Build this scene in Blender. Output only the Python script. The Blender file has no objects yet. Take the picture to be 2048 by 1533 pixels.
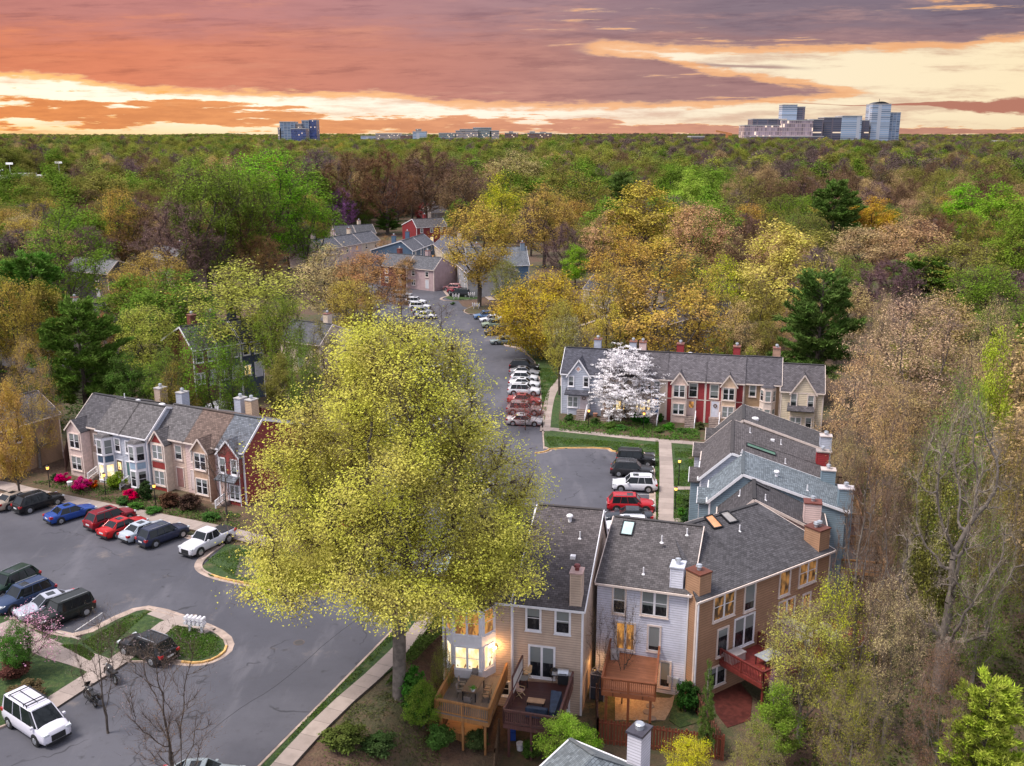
import bpy, bmesh, math, random
import numpy as np
from mathutils import Vector, Matrix, noise
# ---------------------------------------------------------------- camera, world, sun, exposure
S = bpy.context.scene
FPX, PITCH, CH = 1930.0, math.radians(14.2), 36.0
cam = bpy.data.objects.new('camera', bpy.data.cameras.new('camera'))
S.collection.objects.link(cam)
cam.data.sensor_width = 36.0; cam.data.lens = 36.0*FPX/2048.0
cam.data.clip_start = 0.5; cam.data.clip_end = 30000
cam.location = (0, 0, CH); cam.rotation_euler = (math.pi/2-PITCH, 0, 0)
S.camera = cam
S.view_settings.view_transform = 'Standard'; S.view_settings.look = 'None'
S.view_settings.exposure = 0.42; S.view_settings.gamma = 1.0
S.render.engine = 'CYCLES'
S.cycles.max_bounces = 5; S.cycles.diffuse_bounces = 3; S.cycles.glossy_bounces = 2
S.cycles.transmission_bounces = 2; S.cycles.transparent_max_bounces = 4
S.cycles.use_denoising = True
SUN_EL, SUN_AZ = math.radians(58), math.radians(-105)   # azimuth from +Y, clockwise
sun = bpy.data.objects.new('sun', bpy.data.lights.new('sun', 'SUN'))
S.collection.objects.link(sun)
sun.data.energy = 3.6; sun.data.angle = math.radians(20); sun.data.color = (1.0, 0.93, 0.84)
sd = Vector((math.sin(SUN_AZ)*math.cos(SUN_EL), math.cos(SUN_AZ)*math.cos(SUN_EL), math.sin(SUN_EL)))
sun.rotation_euler = sd.to_track_quat('Z', 'Y').to_euler()

class NT:
    """small node-tree writer"""
    def __init__(s, tree): s.t = tree; s.n = tree.nodes; s.l = tree.links
    def new(s, typ, **kw):
        n = s.n.new(typ)
        for k, v in kw.items():
            if k.startswith('i_'):
                key = k[2:]; key = int(key) if key.isdigit() else key.replace('_', ' ')
                s.put(n.inputs[key], v)
            else: setattr(n, k, v)
        return n
    def put(s, sock, v):
        if isinstance(v, bpy.types.NodeSocket): s.l.new(v, sock)
        elif isinstance(v, bpy.types.Node): s.l.new(v.outputs[0], sock)
        else:
            if hasattr(sock.default_value, '__len__') and len(sock.default_value) == 4 and len(v) == 3: v = (*v, 1)
            sock.default_value = v
    def m(s, op, a, b=0.0, c=0.0, clamp=False):
        n = s.n.new('ShaderNodeMath'); n.operation = op; n.use_clamp = clamp
        for i, v in enumerate((a, b, c)): s.put(n.inputs[i], v)
        return n.outputs[0]
    def mix(s, f, a, b, blend='MIX'):
        n = s.n.new('ShaderNodeMix'); n.data_type = 'RGBA'; n.blend_type = blend
        s.put(n.inputs[0], f); s.put(n.inputs[6], a); s.put(n.inputs[7], b)
        return n.outputs[2]
    def sstep(s, x, a, b):
        n = s.n.new('ShaderNodeMapRange'); n.interpolation_type = 'SMOOTHSTEP'; n.clamp = True
        s.put(n.inputs[0], x); s.put(n.inputs[1], a); s.put(n.inputs[2], b); n.inputs[3].default_value = 0; n.inputs[4].default_value = 1
        return n.outputs[0]
    def ramp(s, x, stops, interp='LINEAR'):
        n = s.n.new('ShaderNodeValToRGB'); s.put(n.inputs[0], x); cr = n.color_ramp; cr.interpolation = interp
        while len(cr.elements) < len(stops): cr.elements.new(1.0)
        for e, (p, c) in zip(cr.elements, stops): e.position = p; e.color = (*c, 1) if len(c) == 3 else c
        return n.outputs[0]
    def noise(s, vec, scale, detail=4, rough=.55, w=None):
        n = s.n.new('ShaderNodeTexNoise'); n.inputs['Scale'].default_value = scale
        n.inputs['Detail'].default_value = detail; n.inputs['Roughness'].default_value = rough
        if vec is not None: s.l.new(vec, n.inputs['Vector'])
        return n.outputs[0]

def lin(r, g, b):
    f = lambda c: (c/255/12.92 if c/255 <= .04045 else ((c/255+.055)/1.055)**2.4)
    return (f(r), f(g), f(b))

def build_world():
    w = bpy.data.worlds.new('World'); S.world = w; w.use_nodes = True
    k = NT(w.node_tree); k.n.clear()
    tc = k.new('ShaderNodeTexCoord')
    sp = k.new('ShaderNodeSeparateXYZ', i_0=tc.outputs['Generated'])
    X, Y, Z = sp.outputs
    yy = k.m('MAXIMUM', Y, 0.05)
    a = k.m('DIVIDE', X, yy); e = k.m('DIVIDE', Z, yy)          # bearing and height of the view direction
    px = k.m('MULTIPLY', k.m('MULTIPLY_ADD', a, 1991.0, 1024.0), 1/2048.0)   # 0..1 across the western sky
    py = k.m('MULTIPLY_ADD', e, -2127.0, 278.0)
    P = k.new('ShaderNodeCombineXYZ', i_0=k.m('MULTIPLY', px, 8.0), i_1=k.m('MULTIPLY', py, 0.03))
    big = k.noise(P.outputs[0], 0.8, 9, .68)
    P2 = k.new('ShaderNodeCombineXYZ', i_0=k.m('MULTIPLY', px, 34.0), i_1=k.m('MULTIPLY', py, 0.085), i_2=3.0)
    fine = k.noise(P2.outputs[0], 1.0, 7, .6)
    P3 = k.new('ShaderNodeCombineXYZ', i_0=k.m('MULTIPLY', px, 14.0), i_1=k.m('MULTIPLY', py, 0.06), i_2=9.0)
    med = k.noise(P3.outputs[0], 1.0, 7, .62)
    def curve(pts):
        n = k.new('ShaderNodeFloatCurve', i_1=px); c = n.mapping.curves[0]
        n.mapping.extend = 'HORIZONTAL'
        while len(c.points) < len(pts): c.points.new(0.5, 0.5)
        for p, (x, y) in zip(c.points, sorted(pts)): p.location = (x/2048, y/300); p.handle_type = 'VECTOR'
        n.mapping.update(); return k.m('MULTIPLY', n.outputs[0], 300.0)
    wob = k.m('MULTIPLY_ADD', fine, 34.0, -17.0)
    wob2 = k.m('MULTIPLY_ADD', big, 30.0, -15.0)
    yw = k.m('ADD', py, k.m('ADD', wob, k.m('MULTIPLY', wob2, .6)))
    low = curve([(0,150),(140,158),(300,184),(620,194),(760,192),(900,212),(1100,217),(1400,212),(1600,200),(1760,186),(1900,150),(2048,120)])
    gu = curve([(0,300),(1080,300),(1130,100),(1200,84),(1300,92),(1500,98),(1700,92),(1900,88),(2048,66)])
    gl = curve([(0,0),(1080,0),(1130,96),(1200,103),(1300,112),(1420,142),(1560,162),(1700,182),(1800,205),(2048,230)])
    main = k.sstep(yw, k.m('ADD', low, 8.0), k.m('SUBTRACT', low, 18.0))      # 1 above the lower edge of the great cloud
    gap = k.m('MULTIPLY', k.sstep(yw, k.m('SUBTRACT', gu, 14.0), k.m('ADD', gu, 16.0)), k.sstep(yw, k.m('ADD', gl, 10.0), k.m('SUBTRACT', gl, 14.0)))
    holes = k.m('MULTIPLY', k.sstep(k.noise(k.new('ShaderNodeCombineXYZ', i_0=k.m('MULTIPLY', px, 6.0), i_1=k.m('MULTIPLY_ADD', px, 2.0, k.m('MULTIPLY', py, .04)), i_2=2.0).outputs[0], 1.0, 9, .62), .57, .72), k.m('MULTIPLY', k.sstep(px, .40, .60), .75))
    gap = k.m('MULTIPLY', gap, k.sstep(px, .545, .60))
    main = k.m('MULTIPLY', k.m('MULTIPLY', main, k.m('SUBTRACT', 1.0, gap)), k.m('SUBTRACT', 1.0, holes))
    # band of small clouds near the horizon, thick on the left
    cen = curve([(0,225),(300,222),(520,228),(700,250),(1000,250),(1400,262),(2048,262)])
    wid = curve([(0,34),(350,36),(500,34),(650,20),(900,22),(1300,18),(1600,10),(2048,10)])
    dd = k.m('DIVIDE', k.m('ABSOLUTE', k.m('SUBTRACT', py, cen)), wid)
    dens = k.m('SUBTRACT', k.m('MULTIPLY_ADD', med, 3.2, -1.05), k.m('MULTIPLY', dd, .62))
    lowc = k.sstep(dens, 0.0, .22)
    d2 = k.m('DIVIDE', k.m('ABSOLUTE', k.m('SUBTRACT', py, curve([(0,120),(1700,210),(1850,206),(1960,212),(2048,210)]))), curve([(0,1),(1760,1),(1850,5),(1960,17),(2048,22)]))
    rc = k.sstep(k.m('SUBTRACT', k.m('MULTIPLY_ADD', fine, 1.6, .1), d2), 0.0, .35)
    wisps = k.m('MULTIPLY', k.sstep(big, .47, .66), .55)
    # colours
    clear = k.ramp(px, [(0, lin(255,248,222)), (.25, lin(255,248,226)), (.5, lin(252,240,222)), (.75, lin(242,226,196)), (1, lin(242,222,184))])
    hor = k.ramp(px, [(0, lin(252,206,134)), (.25, lin(250,222,178)), (.5, lin(240,212,180)), (1, lin(228,206,172))])
    clear = k.mix(k.sstep(py, 215.0, 278.0), clear, hor)
    ccol = k.ramp(px, [(0, lin(216,130,96)), (.12, lin(218,132,100)), (.28, lin(206,132,110)), (.45, lin(190,130,118)), (.62, lin(166,126,122)), (1, lin(150,118,122))])
    ctop = k.ramp(px, [(0, lin(192,126,116)), (.25, lin(190,130,126)), (.5, lin(166,130,134)), (.7, lin(134,116,126)), (1, lin(120,108,122))])
    cl = k.mix(k.sstep(k.m('ADD', py, k.m('MULTIPLY_ADD', big, 150.0, -75.0)), 110.0, 10.0), ccol, ctop)
    cl = k.mix(k.m('MULTIPLY', k.sstep(k.m('ADD', k.m('MULTIPLY', med, .6), k.m('MULTIPLY', fine, .4)), .40, .70), .40), cl, k.mix(1.0, cl, (.66, .64, .7), 'MULTIPLY'))
    cl = k.mix(k.m('MULTIPLY', k.sstep(big, .50, .68), .45), cl, k.ramp(px, [(0, lin(232,146,104)), (.4, lin(212,150,130)), (1, lin(176,150,150))]))
    P4 = k.new('ShaderNodeCombineXYZ', i_0=k.m('MULTIPLY', px, 9.0), i_1=k.m('MULTIPLY_ADD', px, 2.6, k.m('MULTIPLY', py, 0.042)), i_2=5.0)
    stk = k.noise(P4.outputs[0], 1.0, 9, .7)
    cl = k.mix(k.m('MULTIPLY', k.sstep(stk, .50, .66), .5), cl, k.mix(1.0, cl, (.60, .58, .66), 'MULTIPLY'))
    rimc = k.ramp(px, [(0, lin(255,190,96)), (.5, lin(244,176,116)), (1, lin(240,170,110))])
    rim = k.sstep(k.m('ABSOLUTE', k.m('SUBTRACT', main, .5)), .5, .15)
    lc = k.ramp(px, [(0, lin(226,142,84)), (.3, lin(228,156,104)), (.55, lin(214,152,124)), (.8, lin(190,140,122)), (1, lin(186,134,112))])
    lc = k.mix(k.m('MULTIPLY', k.sstep(k.m('ADD', k.m('MULTIPLY', fine, .5), k.m('MULTIPLY', big, .5)), .42, .60), .6), lc, k.mix(1.0, lc, (.74, .70, .76), 'MULTIPLY'))
    lc = k.mix(k.m('MULTIPLY', k.sstep(med, .60, .74), .35), lc, lin(246, 186, 132))
    col = k.mix(wisps, clear, lc)
    col = k.mix(lowc, col, lc)
    col = k.mix(k.m('MULTIPLY', k.sstep(k.m('ABSOLUTE', k.m('SUBTRACT', lowc, .5)), .5, .1), .55), col, rimc)
    wide = k.m('MULTIPLY', k.sstep(k.m('ABSOLUTE', k.m('SUBTRACT', py, curve([(0,150),(1150,118),(1500,131),(1560,133),(2048,146)]))), k.m('MULTIPLY_ADD', fine, 16.0, -2.0), 0.0), k.m('MULTIPLY', k.sstep(px, .60, .70), k.sstep(px, .80, .745)))
    col = k.mix(k.m('MULTIPLY', wide, .8), col, lin(150, 112, 112))
    col = k.mix(rc, col, lin(176, 118, 100))
    col = k.mix(main, col, cl)
    col = k.mix(k.m('MULTIPLY', rim, .7), col, rimc)
    # above the sunset band: the pale overcast deck over clear sky (Nishita) that lights the place
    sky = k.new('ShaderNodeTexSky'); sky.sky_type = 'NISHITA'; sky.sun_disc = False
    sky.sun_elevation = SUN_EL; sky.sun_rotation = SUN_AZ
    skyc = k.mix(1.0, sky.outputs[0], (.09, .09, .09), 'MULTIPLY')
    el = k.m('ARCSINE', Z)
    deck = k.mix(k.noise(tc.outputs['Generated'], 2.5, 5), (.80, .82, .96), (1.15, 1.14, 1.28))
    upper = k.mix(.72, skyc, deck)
    col = k.mix(1.0, col, (.84, .84, .84), 'MULTIPLY')
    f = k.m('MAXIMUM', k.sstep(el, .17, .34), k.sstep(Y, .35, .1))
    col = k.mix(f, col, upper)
    col = k.mix(k.sstep(Z, 0.0, -.05), col, (.08, .08, .06))
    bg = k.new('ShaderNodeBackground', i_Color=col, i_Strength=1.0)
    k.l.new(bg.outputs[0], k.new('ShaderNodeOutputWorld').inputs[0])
build_world()

# ---------------------------------------------------------------- picture point -> place in the world
def P(px, py, z=0.0):
    u, v = px-1024.0, 766.0-py
    d = Vector((u, FPX*math.cos(PITCH)+v*math.sin(PITCH), -FPX*math.sin(PITCH)+v*math.cos(PITCH)))
    t = (z-CH)/d.z
    return Vector((d.x*t, d.y*t, z))
def ray(px, py):
    u, v = px-1024.0, 766.0-py
    return Vector((u, FPX*math.cos(PITCH)+v*math.sin(PITCH), -FPX*math.sin(PITCH)+v*math.cos(PITCH)))
def smooth(x, a, b):
    t = min(1, max(0, (x-a)/(b-a))); return t*t*(3-2*t)
def low_side(x, y):
    """how far down the walk-out side of the ground is, 0..1"""
    if y < 61: yw, xw = 61.0, None
    # wall line of the front row, then the strip behind the right-hand row
    wl = 63.5 if x < 12 else (63.5+(x-12)*.72 if x < 26 else 200.0)
    xl = -7.6 if y < 62 else 0
    a = smooth(wl-y, -2.5, 1.0) * smooth(x, -7.6+max(0, (56-y))*-.45, -3.4+max(0, (56-y))*-.45)
    b = smooth(x, 24.5+max(0, (y-70))*.2, 30+max(0, (y-70))*.2) * (1-smooth(y, 112, 130))
    return max(a, b)
def ground_z(x, y):
    r = math.hypot(x, y)
    z = -0.05 - 2.55*low_side(x, y)
    far = smooth(r, 330, 1600)
    z += far*9 + far*noise.noise(Vector((x/420, y/420, 0)))*7
    z += smooth(r, 900, 2400)*9*noise.noise(Vector((x/330, y/500, 9)))
    z += smooth(r, 2500, 7000)*(26 + 22*noise.noise(Vector((x/2200, y/2200, 4))))
    if r > 140: z += noise.noise(Vector((x/60, y/60, 1)))*1.0*smooth(r, 140, 300)*(1 if y > 330 or abs(x) > 70 else 0)
    return z
def on_ground(px, py):
    z = 0.0
    for _ in range(6):
        p = P(px, py, z); z = ground_z(p.x, p.y)
    return Vector((p.x, p.y, z))

# ---------------------------------------------------------------- mesh helpers
COL = S.collection
class MB:
    def __init__(s): s.v = []; s.f = []; s.mi = []; s.uv = []; s.M = Matrix.Identity(4)
    def add(s, vs, fs, mi=0, uvs=None):
        o = len(s.v); s.v += [s.M @ Vector(v) for v in vs]
        for i, f in enumerate(fs):
            s.f.append([o+j for j in f]); s.mi.append(mi)
            s.uv.append(uvs[i] if uvs else None)
        return s
    def box(s, a, b, mi=0):
        x0, y0, z0 = (min(a[i], b[i]) for i in range(3)); x1, y1, z1 = (max(a[i], b[i]) for i in range(3))
        return s.add([(x0,y0,z0),(x1,y0,z0),(x1,y1,z0),(x0,y1,z0),(x0,y0,z1),(x1,y0,z1),(x1,y1,z1),(x0,y1,z1)],
                     [(0,3,2,1),(4,5,6,7),(0,1,5,4),(1,2,6,5),(2,3,7,6),(3,0,4,7)], mi)
    def bar(s, a, b, w, h=None, mi=0, up=(0,0,1)):
        """box section from a to b, w wide and h high"""
        a, b = Vector(a), Vector(b); h = h or w; d = (b-a)
        if d.length < 1e-6: return s
        d.normalize(); u = Vector(up)
        if abs(d.dot(u)) > .98: u = Vector((0, 1, 0))
        r = d.cross(u).normalized(); u = r.cross(d)
        vs = [p+r*(i*w/2)+u*(j*h/2) for p in (a, b) for i, j in ((-1,-1),(1,-1),(1,1),(-1,1))]
        return s.add(vs, [(0,1,2,3),(7,6,5,4),(0,4,5,1),(1,5,6,2),(2,6,7,3),(3,7,4,0)], mi)
    def cyl(s, a, b, r0, r1=None, n=10, mi=0, caps=True):
        a, b = Vector(a), Vector(b); r1 = r0 if r1 is None else r1; d = (b-a).normalized()
        u = d.orthogonal().normalized(); w = d.cross(u)
        vs = [c+(u*math.cos(t)+w*math.sin(t))*r for c, r in ((a, r0), (b, r1)) for t in [2*math.pi*i/n for i in range(n)]]
        fs = [(i, (i+1) % n, n+(i+1) % n, n+i) for i in range(n)]
        if caps: fs += [tuple(range(n-1, -1, -1)), tuple(range(n, 2*n))]
        return s.add(vs, fs, mi)
    def ball(s, c, r, n=10, m=6, mi=0, sz=1.0):
        vs = []; fs = []
        for j in range(m+1):
            t = math.pi*j/m
            for i in range(n):
                p = 2*math.pi*i/n; vs.append((c[0]+r*math.sin(t)*math.cos(p), c[1]+r*math.sin(t)*math.sin(p), c[2]+r*math.cos(t)*sz))
        for j in range(m):
            for i in range(n): fs.append((j*n+i, (j+1)*n+i, (j+1)*n+(i+1) % n, j*n+(i+1) % n))
        return s.add(vs, fs, mi)
    def slab(s, poly, z0, z1, mi=0):
        """poly: list of (x, y); z1 top; works for concave outlines"""
        n = len(poly)
        ar = sum(poly[i][0]*poly[(i+1) % n][1]-poly[(i+1) % n][0]*poly[i][1] for i in range(n))
        if ar < 0: poly = poly[::-1]
        vs = [(p[0], p[1], z0) for p in poly]+[(p[0], p[1], z1) for p in poly]
        return s.add(vs, [tuple(range(n, 2*n))]+[(i, (i+1) % n, n+(i+1) % n, n+i) for i in range(n)], mi)
    def build(s, name, mats, parent=None, smooth_=False, bevel=0):
        me = bpy.data.meshes.new(name)
        me.from_pydata([tuple(v) for v in s.v], [], s.f)
        if not isinstance(mats, (list, tuple)): mats = [mats]
        for m in mats: me.materials.append(m)
        me.polygons.foreach_set('material_index', s.mi)
        if any(u is not None for u in s.uv):
            l = me.uv_layers.new(name='UVMap')
            k = 0; data = []
            for f, u in zip(s.f, s.uv):
                data += [c for p in (u if u else [(0, 0)]*len(f)) for c in p]
            l.data.foreach_set('uv', data)
        if smooth_: me.polygons.foreach_set('use_smooth', [True]*len(s.f))
        me.update()
        o = bpy.data.objects.new(name, me); COL.objects.link(o)
        if parent: o.parent = parent
        if bevel:
            b = o.modifiers.new('bevel', 'BEVEL'); b.width = bevel; b.segments = 2; b.limit_method = 'ANGLE'
        return o
def tag(o, label=None, cat=None, group=None, kind=None):
    if label: o['label'] = label
    if cat: o['category'] = cat
    if group: o['group'] = group
    if kind: o['kind'] = kind
    return o
def empty(name, loc=(0,0,0), rz=0, **kw):
    o = bpy.data.objects.new(name, None); COL.objects.link(o); o.empty_display_size = .3
    o.location = loc; o.rotation_euler = (0, 0, rz); tag(o, **kw); return o
def copy_tree(o, parent=None):
    c = o.copy(); COL.objects.link(c); c.parent = parent
    for ch in list(o.children): copy_tree(ch, c)
    return c

# ---------------------------------------------------------------- materials
MC = {}
def mat(name, base, rough=.7, metal=0.0, noise_amt=.12, nscale=3.0, bump=0.0, coat=0.0, spec=.4, emit=None, es=0.0):
    key = (name, base)
    if key in MC: return MC[key]
    m = bpy.data.materials.new(name); m.use_nodes = True; k = NT(m.node_tree)
    b = k.n['Principled BSDF']; tc = k.new('ShaderNodeTexCoord')
    nz = k.noise(tc.outputs['Object'], nscale, 5)
    lo = tuple(c*(1-noise_amt) for c in base); hi = tuple(min(1, c*(1+noise_amt)) for c in base)
    k.put(b.inputs['Base Color'], k.mix(k.sstep(nz, .3, .7), lo, hi))
    b.inputs['Roughness'].default_value = rough; b.inputs['Metallic'].default_value = metal
    b.inputs['Coat Weight'].default_value = coat; b.inputs['Specular IOR Level'].default_value = spec
    if bump:
        bn = k.new('ShaderNodeBump', i_Strength=bump, i_Distance=.02, i_Height=k.noise(tc.outputs['Object'], nscale*8, 4))
        k.l.new(bn.outputs[0], b.inputs['Normal'])
    if emit: k.put(b.inputs['Emission Color'], emit); b.inputs['Emission Strength'].default_value = es
    MC[key] = m; return m
def siding(base, pitch=.18, vertical=False, dark=.5):
    key = ('siding', base, pitch, vertical)
    if key in MC: return MC[key]
    m = bpy.data.materials.new('siding'); m.use_nodes = True; k = NT(m.node_tree); b = k.n['Principled BSDF']
    tc = k.new('ShaderNodeTexCoord'); sp = k.new('ShaderNodeSeparateXYZ', i_0=tc.outputs['Object'])
    c = k.m('ADD', sp.outputs[0], sp.outputs[1]) if vertical else sp.outputs[2]
    fr = k.m('FRACT', k.m('DIVIDE', c, pitch))
    line = k.sstep(fr, .30, .0)
    wear = k.noise(tc.outputs['Object'], .9, 6, .6)
    lo = tuple(x*.86 for x in base); hi = tuple(min(1, x*1.08) for x in base)
    col = k.mix(k.sstep(wear, .3, .7), lo, hi)
    # grime that creeps in streaks down the boards
    st = k.new('ShaderNodeMapping', i_0=tc.outputs['Object'], i_Scale=(2.2, 2.2, .25))
    col = k.mix(k.m('MULTIPLY', k.sstep(k.noise(st.outputs[0], 1.4, 6, .65), .52, .75), .22), col, tuple(x*.55 for x in base))
    col = k.mix(line, col, tuple(x*dark for x in base))
    k.put(b.inputs['Base Color'], col); b.inputs['Roughness'].default_value = .6
    bn = k.new('ShaderNodeBump', i_Strength=.9, i_Distance=.03, i_Height=k.m('SUBTRACT', 1.0, fr))
    k.l.new(bn.outputs[0], b.inputs['Normal']); MC[key] = m; return m
def shingle(base, sw=.32, sh=.19, contrast=.55):
    key = ('shingle', base)
    if key in MC: return MC[key]
    m = bpy.data.materials.new('shingle'); m.use_nodes = True; k = NT(m.node_tree); b = k.n['Principled BSDF']
    uv = k.new('ShaderNodeTexCoord').outputs['UV']
    br = k.new('ShaderNodeTexBrick', i_Vector=uv, i_Scale=1.0)
    br.inputs['Brick Width'].default_value = sw; br.inputs['Row Height'].default_value = sh
    br.inputs['Mortar Size'].default_value = .014; br.inputs['Mortar Smooth'].default_value = .4; br.inputs['Bias'].default_value = 0
    br.inputs['Color1'].default_value = (*(x*.68 for x in base), 1); br.inputs['Color2'].default_value = (*(x*1.3 for x in base), 1)
    br.inputs['Mortar'].default_value = (*(x*contrast*.62 for x in base), 1)
    mp = k.new('ShaderNodeMapping', i_0=uv, i_Scale=(1.0, .16, 1.0))
    streak = k.noise(mp.outputs[0], .9, 6, .65); big = k.noise(uv, .28, 4)
    col = k.mix(k.m('MULTIPLY', k.sstep(streak, .48, .72), .6), br.outputs[0], tuple(x*.42 for x in base))
    col = k.mix(k.m('MULTIPLY', k.sstep(big, .52, .7), .42), col, tuple(min(1, x*1.55) for x in base))
    col = k.mix(k.m('MULTIPLY', k.sstep(k.noise(uv, 9.0, 3), .6, .78), .45), col, tuple(min(1, x*1.7) for x in base))
    k.put(b.inputs['Base Color'], col); b.inputs['Roughness'].default_value = .88; b.inputs['Specular IOR Level'].default_value = .25
    bn = k.new('ShaderNodeBump', i_Strength=.6, i_Distance=.03, i_Height=br.outputs[1]); bn.invert = True
    k.l.new(bn.outputs[0], b.inputs['Normal']); MC[key] = m; return m
def pane_mat(kind):
    key = ('pane', kind)
    if key in MC: return MC[key]
    m = bpy.data.materials.new('pane_'+kind); m.use_nodes = True; k = NT(m.node_tree); b = k.n['Principled BSDF']
    tc = k.new('ShaderNodeTexCoord'); uv = tc.outputs['UV']; sp = k.new('ShaderNodeSeparateXYZ', i_0=uv)
    rnd = k.new('ShaderNodeObjectInfo').outputs['Random']
    b.inputs['Roughness'].default_value = .08; b.inputs['Specular IOR Level'].default_value = .45
    off = k.new('ShaderNodeVectorMath', i_0=uv, i_1=k.new('ShaderNodeCombineXYZ', i_0=k.m('MULTIPLY', rnd, 37.0), i_1=k.m('MULTIPLY', rnd, 11.0)))
    if kind == 'dark':
        blind = k.sstep(sp.outputs[1], k.m('MULTIPLY_ADD', rnd, .9, -.02), k.m('MULTIPLY_ADD', rnd, .9, 0.0))
        slat = k.m('MULTIPLY', k.m('FRACT', k.m('MULTIPLY', sp.outputs[1], 22.0)), .35)
        bc = k.mix(slat, (.23, .25, .25), (.12, .13, .14))
        room = k.mix(k.sstep(k.noise(off.outputs[0], 3.0, 3), .45, .7), (.012, .014, .018), (.05, .05, .055))
        k.put(b.inputs['Base Color'], k.mix(blind, room, bc))
    else:
        warm = {'lit': ((1.0, .62, .2), (1.0, .86, .5)), 'amber': ((.20, .08, .025), (.80, .36, .08)), 'cream': ((1.0, .66, .28), (1.0, .93, .66)), 'dim': ((.05, .03, .02), (.9, .42, .12))}[kind]
        nz = k.noise(off.outputs[0], 1.6, 4, .5)
        e = k.mix(k.sstep(nz, .38, .62), warm[0], warm[1])
        dark = k.sstep(k.noise(off.outputs[0], 2.3, 2), .56, .62)
        e = k.mix(k.m('MULTIPLY', dark, k.sstep(sp.outputs[1], .55, .35)), e, (.16, .07, .03))
        k.put(b.inputs['Base Color'], (.05, .04, .03)); k.put(b.inputs['Emission Color'], e)
        b.inputs['Emission Strength'].default_value = {'lit': 1.0, 'amber': .62, 'cream': 1.0, 'dim': .3}[kind]
    MC[key] = m; return m
WHITE = mat('white_trim', (.74, .72, .76), .5, noise_amt=.06)
TRIMP = mat('cream_trim', (.66, .55, .5), .55, noise_amt=.08)
DARKM = mat('dark_metal', (.03, .03, .035), .45, metal=.6)
ZINC = mat('zinc', (.5, .52, .56), .4, metal=.7)
CONC = mat('concrete', (.36, .29, .26), .85, noise_amt=.22, nscale=1.2, bump=.4)
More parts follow.
